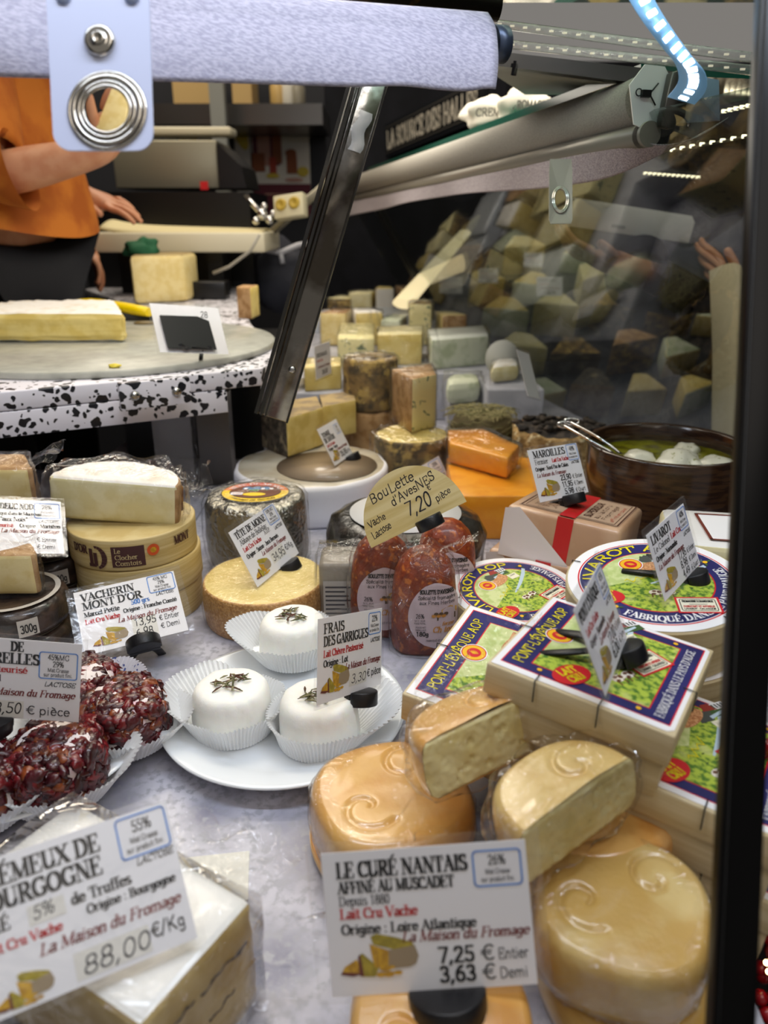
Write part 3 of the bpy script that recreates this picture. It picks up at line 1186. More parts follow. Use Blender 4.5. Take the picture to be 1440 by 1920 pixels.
# ---- second blind along the glass side
na, fa = W(1212, 188, .80), W(640, 356, 2.25)
ax = (fa - na).normalized()
up3 = (Vector((0, 0, 1)) - ax * ax.z).normalized()
sd3 = ax.cross(up3)
if sd3.x > 0:
    sd3 = -sd3
t = thing('side_blind', 'grey roller blind along the top of the slanted glass, seen end on', 'blind', Matrix.Identity(4))
GREYC = mat('grey_cloth', 'a19c92', .7, col2='8f8b83', nscale=700, lo=.4, hi=.6, bump=.2, bscale=1200, bdist=.0004)
LACE = mat('lace_cloth', 'b9b0b4', .8, col2='8a8288', nscale=900, lo=.45, hi=.55, bump=.2, bscale=900, bdist=.0004)
c = MB()
c.tube([na, fa], .0245, 32)
c.build('roll', GREYC, t)
c = MB()
oo = W(1215, 252, .80)
of = oo - na
c.tube([na + of - ax * .004, fa + of], .0125, 20)
c.build('bottom_bar', mat('bar_grey', '8d877c', .35, .3), t)
c = MB()
c.lathe([(0, 0), (.0105, 0), (.0125, -.003), (.0125, -.012)], 20, 0, M=basis(sd3, up3, -ax, na + of - ax * .002))
c.build('bar_plug', mat('plug_grey', '4a4642', .6), t)
c = MB()


def lace(u, v):
    p = (na + of).lerp(fa + of, u ** 1.6)
    w_ = v
    curl = math.exp(-u * 14)
    dz = -.006 - (.030 + .006 * math.sin(u * 8)) * w_
    return p + up3 * (dz + curl * .05 * w_ * w_) + sd3 * (.010 + .004 * math.sin(u * 30) * w_) * (1 - 1.2 * curl * w_) - ax * (.03 * curl * w_) - sd3 * curl * .07 * w_


c.sheet(lace, 80, 12)
o = c.build('valance', LACE, t)
o.modifiers.new('thick', 'SOLIDIFY').thickness = .0006
# end plate of the roll
EPM = basis((RT * .96 - UP * .1).normalized(), ((RT * .96 - UP * .1).normalized()).cross(UP).normalized() * -1, UP, W(1208, 188, .775))
EPM = basis(ax.cross(up3).normalized(), ax, up3, na - ax * .012 - RT * .006) @ Matrix.Scale(1.12, 4)
t = thing('blind_end_bracket', 'white six sided end plate with a black latch on the grey roll', 'bracket', EPM)
c = MB()
hx = [(-.020, .010), (-.006, .027), (.014, .026), (.022, .016), (.016, -.020), (.004, -.027), (-.012, -.022)]
c.prism([(x, y) for x, y in hx], 0, .0015, M=Matrix.Rotation(R(90), 4, 'X'))
c.build('plate', mat('plate_white', 'f6f6f4', .35), t)
c = MB()
c.box((-.004, -.004, .003), (.009, .004, .006))
c.tube([(0, -.0035, .003), (.008, -.0035, .012)], .0007, 6)
c.tube([(0, -.0035, .003), (.007, -.0035, -.006)], .0007, 6)
c.tube([(-.011 + .003 * math.cos(a), -.0035, .004 + .003 * math.sin(a)) for a in [i * math.pi / 6 for i in range(12)]], .0006, 6, closed=True)
c.build('latch', BLACKM, t)
c = MB()
c.prism([(.016, .020), (.030, .024), (.034, .014), (.034, -.016), (.022, -.026), (.010, -.024)], .002, .012, M=Matrix.Rotation(R(90), 4, 'X'))
soft(c.build('metal_bracket', STEELD, t), .001)
c = MB()
pw = [W(1268, 133, .80), W(1348, 150, .80), W(1350, 226, .80), W(1250, 232, .82)]
c.add(pw, [(0, 3, 2, 1)])
o = c.build('steel_plate', mat('blue_steel', '7d90ac', .3, .8, bump=.2, bscale=50))
o.modifiers.new('thick', 'SOLIDIFY').thickness = .002
props(o, 'bluish steel fixing plate right of the white six sided end plate', 'bracket')
# green edge of the glass above the side blind
c = MB()
ga, gf = W(1200, 140, .82), W(690, 322, 2.25)
gx = (gf - ga).normalized()
gs = gx.cross(Vector((0, 0, 1))).normalized()
c.add([ga, gf, gf + Vector((0, 0, .010)), ga + Vector((0, 0, .010)), ga + gs * .22, gf + gs * .22, gf + gs * .22 + Vector((0, 0, .01)), ga + gs * .22 + Vector((0, 0, .01))],
      [(0, 1, 2, 3), (4, 7, 6, 5), (0, 3, 7, 4), (1, 5, 6, 2), (3, 2, 6, 7), (0, 4, 5, 1)])
props(c.build('shelf_glass', GREENG), 'green edged glass shelf lying above the grey side blind', 'glass shelf')
# strap of the side blind
p0 = W(1050, 352, .90)
c = MB()
t = thing('side_strap', 'small grey strap with eyelet on the side blind, before the white box', 'strap', basis(RT, UP.cross(RT), UP, p0))
pm = .90 / FPX
N = 48
inn = [(11 * pm * math.cos(2 * math.pi * i / N), 0, (-24 + 20 * math.sin(2 * math.pi * i / N)) * pm) for i in range(N)]
ou = []
for i in range(N):
    a = 2 * math.pi * i / N
    k = min(22 / max(abs(math.cos(a)), 1e-6), (75 if math.sin(a) > 0 else 46) / max(abs(math.sin(a)), 1e-6))
    ou.append((k * math.cos(a) * pm, -.003, (-24 + k * math.sin(a)) * pm))
c.add(inn + ou, [(i, (i + 1) % N, N + (i + 1) % N, N + i) for i in range(N)])
o = c.build('strap_body', mat('strap_grey', 'aaa79c', .4), t)
o.modifiers.new('thick', 'SOLIDIFY').thickness = .001
c = MB()
for rr in (12, 15):
    c.tube([(rr * pm * math.cos(2 * math.pi * i / 40), -.003, (-24 + (rr + 9) * math.sin(2 * math.pi * i / 40)) * pm) for i in range(40)], 1.8 * pm, 6, closed=True)
c.build('eyelet', mat('nickel', 'cfcac0', .15, 1), t)

# glowing LED rows beyond the side blind; first two stand in for reflections
for (x0, y0, x1, y1, d0, d1, n, e, lb) in ((1050, 322, 1425, 252, 1.25, 1.0, 22, 9, 'reflection of a bright white LED row beyond the side blind, built glowing'),
                                            (1205, 326, 1312, 334, 1.35, 1.3, 12, 4, 'reflected short warm LED row, built glowing just under the long bright one'),
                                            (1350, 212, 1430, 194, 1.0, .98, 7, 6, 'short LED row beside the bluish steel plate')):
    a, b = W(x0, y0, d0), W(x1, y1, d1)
    t = thing('led_row_glow', lb, 'LED strip', Matrix.Identity(4))
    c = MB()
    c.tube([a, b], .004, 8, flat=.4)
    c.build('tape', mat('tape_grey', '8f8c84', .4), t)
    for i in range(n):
        MB().box(a.lerp(b, (i + .5) / n) - FW * .003, (.006, .002, .004)).build('diode', mat('led_glow_warm%d' % e, 'fff0c8', .4, emit=e), t)
# ------------------------------------------------------------------ cheese makers
FILM = film('cling_film', refl=.75, haze=.012, scale=38, strength=.6, rough=.10, base=.03)
FILMT = film('tight_film', refl=.5, haze=.01, scale=90, strength=.4, rough=.09, base=.03)
PASTE = mat('paste_ivory', 'ead79a', .45, col2='e2cb86', nscale=60, bump=.15, bscale=200)
PASTEP = mat('paste_pale', 'e9e0b4', .45, col2='e0d49c', nscale=50, bump=.2, bscale=160)
PASTEY = mat('paste_yellow', 'e5cf82', .45, col2='d9bf6a', nscale=40, bump=.15, bscale=160)
BLOOM = mat('bloomy_rind', 'efece6', .8, col2='ddd2bf', nscale=45, lo=.5, hi=.72, bump=.5, bscale=180)
GREYR = mat('grey_rind', '5d5449', .85, col2='3b352e', nscale=90, col3='8c8069', n3=50, bump=.6, bscale=220)
BROWNR = mat('mottled_rind', '8a7044', .85, col2='4f4430', nscale=55, lo=.4, hi=.6, col3='b79a56', n3=45, lo3=.52, hi3=.62, bump=.6, bscale=200)
TANR = mat('tan_rind', 'b89468', .75, col2='9a7448', nscale=60, bump=.4, bscale=250)
BLUEC = mat('blue_veined', 'e2d79c', .5, col2='6f7a5c', nscale=70, lo=.60, hi=.66, dist=.5, detail=3, bump=.3, bscale=200)
ROQ = mat('green_white', 'd9dec6', .5, col2='b9c4a2', nscale=35, lo=.45, hi=.62, bump=.3, bscale=160)
MIMO = mat('deep_orange', 'eda02a', .4, col2='e2901c', nscale=25, coat=.3, bump=.15, bscale=120)
WHITEW = mat('white_wax_paper', 'e9e8ee', .55, bump=.25, bscale=40, bdist=.003)


def wrap(o, infl=.002, flaps=(), m=None, jag=.0015, freq=55, name='wrap', cuts=2):
    """loose clear film round a cheese, with loose corners"""
    bm = bmesh.new()
    vs = [v.co.copy() for v in o.data.vertices]
    if len(vs) > 600:
        vs = vs[::max(1, len(vs) // 600)]
    c = sum(vs, Vector()) / len(vs)
    for v in vs:
        d = v - c
        bm.verts.new(c + d * (1 + infl / max(d.length, .005)))
    r = bmesh.ops.convex_hull(bm, input=bm.verts)
    bmesh.ops.delete(bm, geom=list({g for g in r['geom_interior'] + r['geom_unused'] if isinstance(g, bmesh.types.BMVert)}), context='VERTS')
    bmesh.ops.dissolve_limit(bm, angle_limit=R(9), verts=bm.verts, edges=bm.edges)
    bmesh.ops.triangulate(bm, faces=bm.faces)
    for _ in range(cuts):
        bmesh.ops.subdivide_edges(bm, edges=bm.edges, cuts=1, use_grid_fill=True)
    bm.normal_update()
    sd = random.random() * 30
    for v in bm.verts:
        v.co += v.normal * (abs(noise.noise(v.co * freq + Vector((sd, 0, 0)))) * jag * 2)
    me = bpy.data.meshes.new(name)
    bm.to_mesh(me)
    bm.free()
    mb = MB()
    mb.v = [tuple(v.co) for v in me.vertices]
    mb.f = [tuple(p.vertices) for p in me.polygons]
    mb.m = [0] * len(mb.f)
    mb.s = [True] * len(mb.f)
    bpy.data.meshes.remove(me)
    for a, b, out, crumple in flaps:
        a, b, out = Vector(a), Vector(b), Vector(out)
        n_ = (b - a).cross(out).normalized()

        def fn(u, v, a=a, b=b, out=out, n_=n_, crumple=crumple):
            p = a.lerp(b, u) + out * v
            return p + n_ * crumple * (math.sin(u * 9 + v * 3) * .5 + noise.noise(Vector((u * 4, v * 3, sd)))) * (v + .1)
        mb.sheet(fn, 14, 10)
    return mb.build(name, m or FILM, o)


def gpoly(pix, z):
    return [tuple(G(x, y, z)[:2]) for x, y in pix]


def piece(name, label, cat, pix, z0, h, side, top, group=None, bevel=.003, disp=.0015, ds=.012, sub=2, bot=None, plan=None, film_=None, tilt=0):
    """a cut piece standing on level z0; side: one material per side of the plan"""
    P = plan or gpoly(pix, z0)
    cx = sum(p[0] for p in P) / len(P)
    cy = sum(p[1] for p in P) / len(P)
    P = [(p[0] - cx, p[1] - cy) for p in P]
    ms = list(dict.fromkeys(list(side) + [top]))
    c = MB()
    c.prism(P, 0, h, [ms.index(s) for s in side], ms.index(top), ms.index(bot) if bot else ms.index(top))
    o = c.build(name, ms, M=Matrix.Translation((cx, cy, z0)))
    props(o, label, cat, group)
    soft(o, bevel, 2, sub, disp, ds)
    if film_ is not None:
        wrap(o, **film_)
    return o


def wheel(name, label, cat, M, r, h, side, top, group=None, rnd=.006, jag=.001, n=64, belly=0, freq=40, sub_top=None):
    prof = [(0, 0), (r - rnd, 0), (r - rnd * .3, rnd * .3), (r, rnd)]
    k = 5
    for i in range(1, k):
        prof.append((r + belly * math.sin(math.pi * i / k), rnd + (h - 2 * rnd) * i / k))
    prof += [(r, h - rnd), (r - rnd * .3, h - rnd * .3), (r - rnd, h)]
    nt = len(prof) - 1
    for f in (.8, .6, .4, .2, 0):
        prof.append(((r - rnd) * f, h))
    sd = random.random() * 90

    def fn(i, a, rr, z):
        v = Vector((rr * math.cos(a), rr * math.sin(a), z))
        q = noise.noise(v * freq + Vector((sd, 0, 0))) * jag
        if z <= 0:
            return tuple(v)
        s = 1 + q / max(r, .01)
        return (v.x * s, v.y * s, v.z + q * (1 if i >= nt else .3))
    c = MB()
    ms = [0 if i < nt else 1 for i in range(len(prof) - 1)]
    c.lathe(prof, n, ms, True, fn)
    o = c.build(name, [side, top], M=M)
    return props(o, label, cat, group)


# ================================================================== behind the worktop: shop equipment
t = thing('wall_shelf', 'metal wall shelf with upright holding cartons behind the worker', 'shelf', Matrix.Identity(4))
sa, sb = W(300, 196, 2.95), W(585, 222, 2.95)
c = MB()
c.box(((sa.x + sb.x) / 2, sa.y + .08, sa.z - .05), (sb.x - sa.x + .1, .47, .07))
c.build('board', STEELD, t)
u0 = W(422, 300, 2.78)
c = MB()
c.box((u0.x, u0.y - .06, .92), (.05, .04, 1.3))
c.build('upright', mat('grey_upright', '8f918c', .5), t)
CARD = mat('carton', 'c9a970', .8)
for k, (x0, x1, hh, lb) in enumerate(((325, 405, .20, 'kraft carton on the wall shelf left of the metal upright'), (436, 472, .22, 'kraft carton on the wall shelf right of the metal upright'))):
    a, b = W(x0, 188, 2.95), W(x1, 188, 2.95)
    c = MB()
    c.box((0, 0, hh / 2), (b.x - a.x, .18, hh))
    o = c.build('carton', CARD, M=Matrix.Translation(((a.x + b.x) / 2, sa.y + .1, sa.z - .015)))
    props(o, lb, 'box', 'cartons on the shelf')
for px, hh, mm_, lb in ((518, .14, 'c8a768', 'tan jar'), (538, .17, 'd9d4c6', 'pale bottle'), (556, .13, '8a8474', 'grey jar')):
    c = MB()
    c.lathe([(0, 0), (.026, 0), (.03, .01), (.03, hh * .6), (.014, hh * .8), (.014, hh), (0, hh)], 20)
    o = c.build('jar', mat('jar_' + mm_, mm_, .3), M=Matrix.Translation((W(px, 200, 2.95).x, sa.y + .06, sa.z - .015)))
    props(o, lb + ' at the right end of the wall shelf', 'jar', 'jars on the shelf')

PO = [mat('poster_white', 'd9d4c8', .6), mat('poster_maroon', '5c1024', .6), mat('poster_brown', '8a4a22', .6), mat('poster_yellow', 'cdb63a', .6), mat('poster_red', 'a83a22', .6), mat('poster_pink', 'b98a78', .6)]


def poster(name, label, px0, py0, px1, py1, d, art):
    a, b, e = W(px0, py0, d), W(px1, py0, d), W(px0, py1, d)
    wv, hv = b - a, e - a
    t = MB()
    w_, h_ = wv.length, hv.length
    t.box((w_ / 2, .004, -h_ / 2), (w_, .006, h_), 0)

    def mp(x, y, l=0):
        return Vector((x * w_, -l, -y * h_))
    for k, (pts, m) in enumerate(art):
        t.poly2(pts[::-1], mp, m, .002 + k * .0006)
    o = t.build(name, PO, M=basis(wv.normalized(), Vector((0, 1, 0)), Vector((0, 0, 1)), a))
    return props(o, label, 'poster')


poster('poster', 'food poster of amber glasses over a maroon foot, right of the metal upright', 468, 212, 578, 392, 3.22,
       [(rect(0, .68, 1, 1), 1), (rect(.02, .02, .48, .5), 1), (rect(.1, .22, .32, .5), 5), (rect(.36, .18, .52, .48), 2), (rect(.3, .42, .42, .62), 4), (rect(0, .38, .22, .56), 2), (rect(.6, .4, .78, .58), 2),
        (ell(.68, .38, .1, .04, 12), 2), (ell(.88, .56, .1, .05, 12), 3), (ell(.35, .6, .12, .025, 12), 3), (ell(.72, .64, .16, .02, 12), 5), (rect(.2, .775, .75, .79), 5)])
poster('poster', 'narrow white poster of yellow cheeses half hidden by the metal upright', 436, 212, 465, 352, 3.22,
       [(ell(.45, .28, .5, .14, 12, 12), 3), (ell(.6, .85, .4, .1, 12), 3)])
poster('poster', 'white poster with pink and yellow shapes above the stainless machine', 345, 206, 415, 300, 3.22,
       [([(.2, 0), (.85, 0), (.5, .35)], 5), (ell(.05, .5, .25, .2, 12), 3), (ell(.9, .45, .22, .25, 12), 3)])

t = thing('slicing_machine', 'stainless fronted counter machine with black side and red sticker', 'machine', Matrix.Identity(4))
a, b = W(205, 262, 2.2), W(404, 352, 2.2)
c = MB()
c.box(((a.x + b.x) / 2, a.y + .12, (a.z + b.z) / 2), (b.x - a.x, .22, a.z - b.z))
fp_ = soft(c.build('front_panel', mat('brushed', '97927f', .42, .55), t), .004)
c = MB()
c.box(((a.x + b.x) / 2 + .03, a.y + .08, a.z + .026), (b.x - a.x + .02, .10, .022))
soft(c.build('lid_bar', CREAMP, t), .006)
c = MB()
st = W(383, 348, 2.19)
c.box((st.x, st.y, st.z), (.022, .004, .022))
c.build('sticker', mat('sticker_red', 'c8161c', .5), fp_)
c = MB()
x1, x2 = W(404, 0, 2.2).x, W(458, 0, 2.2).x
zb, zt_ = b.z, W(0, 268, 2.2).z
y0 = a.y
c.add([(x1 + .004, y0 - .01, zb), (x2, y0 - .01, zb), (x2 - .012, y0 - .01, zt_ - .06), (x1 + .004, y0 - .01, zt_), (x1 + .004, y0 + .25, zb), (x2, y0 + .25, zb), (x2 - .012, y0 + .25, zt_ - .06), (x1 + .004, y0 + .25, zt_)],
      [(0, 1, 2, 3), (7, 6, 5, 4), (1, 5, 6, 2), (0, 3, 7, 4), (3, 2, 6, 7), (0, 4, 5, 1)])
c.build('side_guard', BLACKM, t)
c = MB()
a2, b2 = W(150, 360, 2.2), W(470, 425, 2.2)
c.box(((a2.x + b2.x) / 2, a.y + .1, (a2.z + SZ) / 2), (b2.x - a2.x, .36, a2.z - SZ - .001))
c.build('black_base', BLACKM, t)

t = thing('weighing_scale', 'cream scale platform with sheets of paper on top, before the stainless machine', 'scale', Matrix.Identity(4))
a, b = W(163, 436, 1.95), W(495, 474, 1.95)
c = MB()
c.box(((a.x + b.x) / 2, a.y + .15, (a.z + b.z) / 2), (b.x - a.x, .30, a.z - b.z))
soft(c.build('platform', CREAMP, t), .004)
for px in (210, 385):
    x = W(px, 0, 1.95).x
    c = MB()
    c.box((x, a.y + .14, (b.z + SZ) / 2), (.04, .1, b.z - SZ - .0005))
    c.build('foot', BLACKM, t)
c = MB()
sx0, sx1 = W(185, 0, 1.95).x, W(488, 0, 1.95).x
c.sheet(lambda u, v: Vector((sx0 + (sx1 - sx0) * u, a.y + .01 + .26 * v, a.z + .001 + .018 * math.sin(math.pi * min(1, v * 1.2)) * (1 - u * .6) + .012 * (1 - u) ** 8)), 24, 10)
o = c.build('paper_stack', mat('kraft_paper', 'd8cb9c', .7), M=None)
o.modifiers.new('thick', 'SOLIDIFY').thickness = .006
props(o, 'sheets of cream wrapping paper lying on the scale platform', 'paper')
c = MB()
random.seed(5)
gc = W(268, 466, 1.84)
c.ball((0, 0, 0), .038, 0, 14, (1.0, .8, .62), .7)
c.tube([(0, .0, -.01), (.012, .004, -.05), (.004, .006, -.095)], [.016, .012, .008], 8)
o = c.build('green_cloth', mat('green_cloth', '1f5a3a', .8, bump=.6, bscale=80), M=Matrix.Translation((gc.x, gc.y, gc.z - .002)))
props(o, 'crumpled dark green cloth behind the tall cut cheese', 'cloth')
bx = G(385, 530, SZ)
o = props(soft(MB().box((0, 0, .022), (.09, .06, .043)).build('black_box', BLACKM, M=Matrix.Translation((bx.x * .78, 2.02, SZ))), .003), 'low black box on the worktop behind the tall cut cheese', 'box')

# rail, socket and clamp where the glass starts
a, b = W(436, 500, 2.3), W(618, 340, 1.95)
axx = (b - a).normalized()
c = MB()
c.tube([a, b], .011, 10)
props(c.build('sloping_rail', mat('rail_grey', '8d8878', .4, .5)), 'grey metal rail sloping up behind the corner post', 'rail')
t = thing('power_socket', 'cream double power socket with two yellowish sockets, on the sloping rail', 'socket', basis(axx, (FW.cross(axx)).normalized(), FW, W(545, 388, 1.98)))
soft(MB().box((0, 0, 0), (.085, .058, .03)).build('housing', mat('socket_cream', 'cfc8a8', .5), t), .004)
for s_ in (-.019, .019):
    MB().lathe([(0, -.018), (.006, -.018), (.008, -.021), (.014, -.021), (.015, -.015)][::-1], 20, M=Matrix.Translation((s_, -.004, 0))).build('socket_insert', mat('socket_yellow', 'b59a3a', .5), t)
t = thing('chrome_clamp', 'shiny chrome clamp with a bent arm beside the power socket', 'clamp', Matrix.Identity(4))
c = MB()
p = W(492, 402, 2.0)
for dx, dy, r_ in ((0, 0, .014), (16, 12, .011), (-14, 14, .010), (24, -2, .009), (4, -18, .009)):
    c.ball(p + RT * dx * .0012 - UP * dy * .0012, r_, 0, 8)
c.build('knuckle', CHROME, t)
c = MB()
c.tube([p, W(470, 378, 2.02), W(462, 368, 2.05)], .007, 8)
c.build('arm', CHROME, t)
c = MB()
c.tube([W(400, 512, 1.9), W(430, 500, 1.88), W(470, 470, 1.86), W(486, 440, 1.85)], .004, 8)
props(c.build('cable', mat('cable_grey', '9a968a', .5)), 'pale grey cable curving below the chrome clamp', 'cable')
t = thing('dark_sack', 'dark cloth sack with a white cord behind the worktop end and corner post', 'sack', Matrix.Translation(W(535, 520, 2.35)))
c = MB()
c.ball((0, 0, 0), .10, 0, 14, (1, .8, 1.1), .35)
c.build('sack', mat('sack_slate', '30323c', .8, bump=.4, bscale=25, bdist=.008), t)
c = MB()
c.tube([(-.09, -.06, .075), (-.05, -.085, .085), (0, -.085, .075), (.05, -.075, .095), (.09, -.05, .10)], .008, 8)
c.tube([(0, -.085, .075), (.005, -.09, .045)], .007, 8)
c.build('cord', mat('cord_white', 'c9cad2', .6), t)
# sign on the stall opposite
SIG = [mat('sign_black', '0d1016', .5), mat('sign_letters', 'd8d0c0', .6), mat('sign_line', '4a4640', .6)]
Ms, er = fit_pose([(0, 0, 0), (.9, 0, 0), (0, 0, .137), (.9, 0, .137)], [(722, 300), (905, 222), (722, 232), (905, 140)], 3.4, yaw=-50)
print('SIGN', er, Ms.translation)
c = MB()
c.box((.45, .012, .0685), (.9, .02, .137), 0)
mp = lambda x, y, l=0: Vector((x, -l, y))
text(c, 'LA SOURCE DES HALLES', .03, .036, .066, 'bold', 1, mp, .84, 'l', .004)
outline(c, [(.02, .02), (.88, .02)], .004, mp, 2, .004, False)
outline(c, [(.02, .12), (.88, .12)], .004, mp, 2, .004, False)
structure(MB().box((.45, .055, -.62), (.92, .06, 1.5)).build('wall_stall', DARK, M=Ms))
props(c.build('shop_sign', SIG, M=Ms), 'black shop sign with pale capitals behind the corner post', 'sign')
# paper carrier bags on the glass shelf
BAGP = [mat('bag_white', 'd9d3c4', .8, bump=.5, bscale=30, bdist=.006), mat('bag_ink', '6d6a62', .8)]
for px, py, d_, w_, h_, lb, tx in ((915, 218, 1.36, .085, .055, 'crumpled white printed paper bag on the glass shelf, left of the other one', 'CREME'), (985, 205, 1.30, .09, .06, 'crumpled white printed paper bag on the glass shelf, right of the other one', 'FROMAGE')):
    c = MB()
    c.ball((0, 0, 0), 1, 0, 22, (w_ / 2, w_ / 2.4, h_ / 2), .38)
    mp = lambda x, y, l=0: Vector((x, -w_ / 2.35 * max(0, 1 - (x / w_ * 1.6) ** 2) - .004 - l, y))
    text(c, tx, 0, -.004, .012, 'bold', 1, mp, w_ * .6, 'c', .001)
    p = W(px, py, d_)
    props(c.build('paper_bag', BAGP, M=Matrix.Translation(p)), lb, 'bag', 'paper bags on the glass shelf')

# ------------------------------------------------------------------ on the speckled worktop
ZB = SZ + .011
o = piece('brie_wedge', 'large wedge of soft brie on the round board', 'cheese', None, ZB, .046, [PASTEY, BLOOM, BLOOM, PASTEY], BLOOM,
          plan=[tuple(G(240, 642, ZB)[:2]), tuple(G(222, 610, ZB + .0)[:2]), (-.66, 1.40), tuple(G(-80, 642, ZB)[:2])], bevel=.010, disp=.008, ds=.018, sub=4)
o = piece('cut_cheese', 'tall cut piece of pale hard cheese with rounded rind standing on the worktop', 'cheese', None, SZ, .112, [PASTE, PASTE, PASTE, mat('rind_olive', 'a08a5a', .7)], mat('rind_olive', 'a08a5a', .7),
          plan=[tuple(G(252, 572, SZ)[:2]), tuple(G(352, 566, SZ)[:2]), tuple(v + d_ for v, d_ in zip(G(352, 566, SZ)[:2], (.01, .10))), tuple(v + d_ for v, d_ in zip(G(240, 568, SZ)[:2], (-.004, .10)))], bevel=.012, disp=.002, sub=2)
o = piece('cut_cheese', 'small upright wedge with brown rind at the right end of the worktop', 'cheese', None, SZ, .062, [TANR, PASTEY, PASTEY, TANR], TANR,
          plan=[(-.30, 1.62), (-.268, 1.60), (-.262, 1.67), (-.298, 1.68)], bevel=.003)
t = thing('cheese_knife', 'wide cheese knife with yellow handle and black guard behind the brie', 'knife', Matrix.Identity(4))
a, b = G(135, 572, SZ + .03), G(280, 582, SZ + .03)
c = MB()
c.tube([a.lerp(b, k / 8) + Vector((0, 0, .004 * math.sin(k * .5))) for k in range(9)], [.012, .015, .016, .015, .014, .014, .014, .013, .011], 12, flat=.75)
c.build('handle', mat('yellow_plastic', 'f0d000', .35), t)
c = MB()
c.box(((a.x * .35 + b.x * .65), (a.y + b.y) / 2 - .02, SZ + .013), (.15, .03, .022))
soft(c.build('guard', mat('guard_black', '2c2c2c', .5), t), .004)
c = MB()
p = G(270, 606, SZ + .012)
c.ball((0, 0, 0), .012, 0, 8, (1.6, .8, .35))
props(c.build('cheese_paring', mat('horn_brown', '6a5a34', .4), M=Matrix.Translation(p)), 'small olive brown paring beside the knife guard', 'cheese scrap')
c = MB()
c.ball((0, 0, 0), .006, 0, 8, (1.3, 1, .5), .6)
props(c.build('cheese_crumb', mat('crumb_yellow', 'e6d24a', .6), M=Matrix.Translation(G(215, 686, ZB + .002))), 'yellow crumb lying on the round board', 'crumb')
t = price_tag('clear tag reading 28 in a black desk holder on the round board', [(280, 569), (408, 577), (300, 660), (429, 665)],
              [('28', 70, 54, 9, 'hand', 'k', 11), ('LA MAISON', 12, 50, 4, 'serif', 'g', 26), ('Lait Cru Vache', 40, 44, 3, 'roman', 'g', 22)], 1.0, yaw=10, pitch=-15, clip=None, group=None)
c = MB()
c.prism([(-.040, .004), (.030, .004), (.028, .046), (.012, .052), (-.042, .050)], 0, .0016, M=Matrix.Translation((0, -.0045, 0)) @ Matrix.Rotation(R(90), 4, 'X') @ Matrix.Translation((0, 0, 0)))
c.tube([(-.012, -.004, .004), (-.035, -.03, -.003)], .003, 8, flat=.4)
c.tube([(-.005, -.004, .006), (.014, -.022, -.004), (.006, -.03, -.004)], .003, 8, flat=.4)
c.tube([(.010, .0, .004), (.02, .03, -.002)], .003, 8, flat=.4)
c.build('holder', BLACKP, t)
# ================================================================== cheeses on the marble bed, back to front
STEP = mat('step_grey', 'b9bac4', .4, col2='a3a4ae', nscale=20)
o = props(soft(MB().prism([(-.20, 1.39), (-.06, 1.39), (-.06, 1.58), (.193, 1.58), (.193, 1.42), (.30, 1.42), (.27, 2.0), (.12, 2.6), (-.2, 2.6)], 0, .10).build('display_step', STEP, M=None), .004), 'grey display step under the cheeses at the far end of the case', 'display step')
DZ = .10
# far row
o = piece('foil_pack', 'pale foil wrapped cheese pack at the far end, nearest the corner post', 'cheese', [(590, 625), (680, 622), (672, 608), (592, 611)], DZ, .045, [mat('foil_pale', 'cfd4dc', .35, .5, bump=.8, bscale=60, bdist=.004)] * 4, MATS['foil_pale'], 'foil packs at the far end', disp=.006)
o = piece('foil_pack', 'pale foil wrapped cheese pack at the far end, beyond the blue cheese halves', 'cheese', [(690, 626), (790, 624), (780, 608), (695, 608)], DZ, .05, [MATS['foil_pale']] * 4, MATS['foil_pale'], 'foil packs at the far end', disp=.006)
o = piece('blue_cheese', 'pale blue veined cheese piece behind the mottled brown rind', 'cheese', [(634, 690), (702, 690), (700, 655), (640, 655)], DZ, .062, [BLUEC] * 4, BLUEC, film_=dict(infl=.003, jag=.003))
o = piece('soft_cheese', 'long pale yellow cheese block beside the blue veined piece', 'cheese', [(708, 686), (790, 684), (792, 664), (712, 666)], DZ, .066, [PASTEY] * 4, PASTEP, film_=dict(infl=.003, jag=.004))
o = piece('blue_cheese', 'greenish white block of blue cheese nearest the slanted glass', 'cheese', [(808, 694), (914, 684), (906, 660), (800, 668)], DZ, .062, [ROQ] * 4, mat('white_top', 'e3e8df', .5, bump=.4, bscale=120), film_=dict(infl=.004, jag=.004))
o = piece('cheese_slab', 'yellow cheese slab in film beside the corner post', 'cheese', [(572, 735), (640, 730), (640, 712), (577, 714)], DZ, .045, [PASTEY] * 4, PASTE, film_=dict(infl=.003, jag=.003))
# dense far rows
random.seed(21)
FARM = [PASTE, PASTEY, ROQ, BLUEC, TANR, BROWNR, PASTEP, BLOOM]
kk = 0
for row, (yy, x0, x1, n) in enumerate(((1.98, -.15, .20, 5), (2.47, -.16, .10, 4))):
    for j in range(n):
        xx = x0 + (x1 - x0) * (j + .5) / n
        a = random.uniform(-.3, .3)
        w_, d_ = random.uniform(.026, .036), random.uniform(.04, .06)
        pl = [(xx + (u * math.cos(a) - v * math.sin(a)), yy + (u * math.sin(a) + v * math.cos(a))) for u, v in ((-w_, -d_), (w_, -d_), (w_ * .7, d_), (-w_ * .8, d_))]
        ma, mb_ = FARM[kk % 8], FARM[(kk * 3 + 4) % 8]
        piece('cheese_piece', 'film wrapped cheese piece in the crowded rows at the far end of the case', 'cheese', None, DZ + .001, random.uniform(.06, .10), [ma, ma, mb_, mb_], mb_, 'crowded far cheese rows', plan=pl, bevel=.004, film_=dict(infl=.003, jag=.004))
        kk += 1
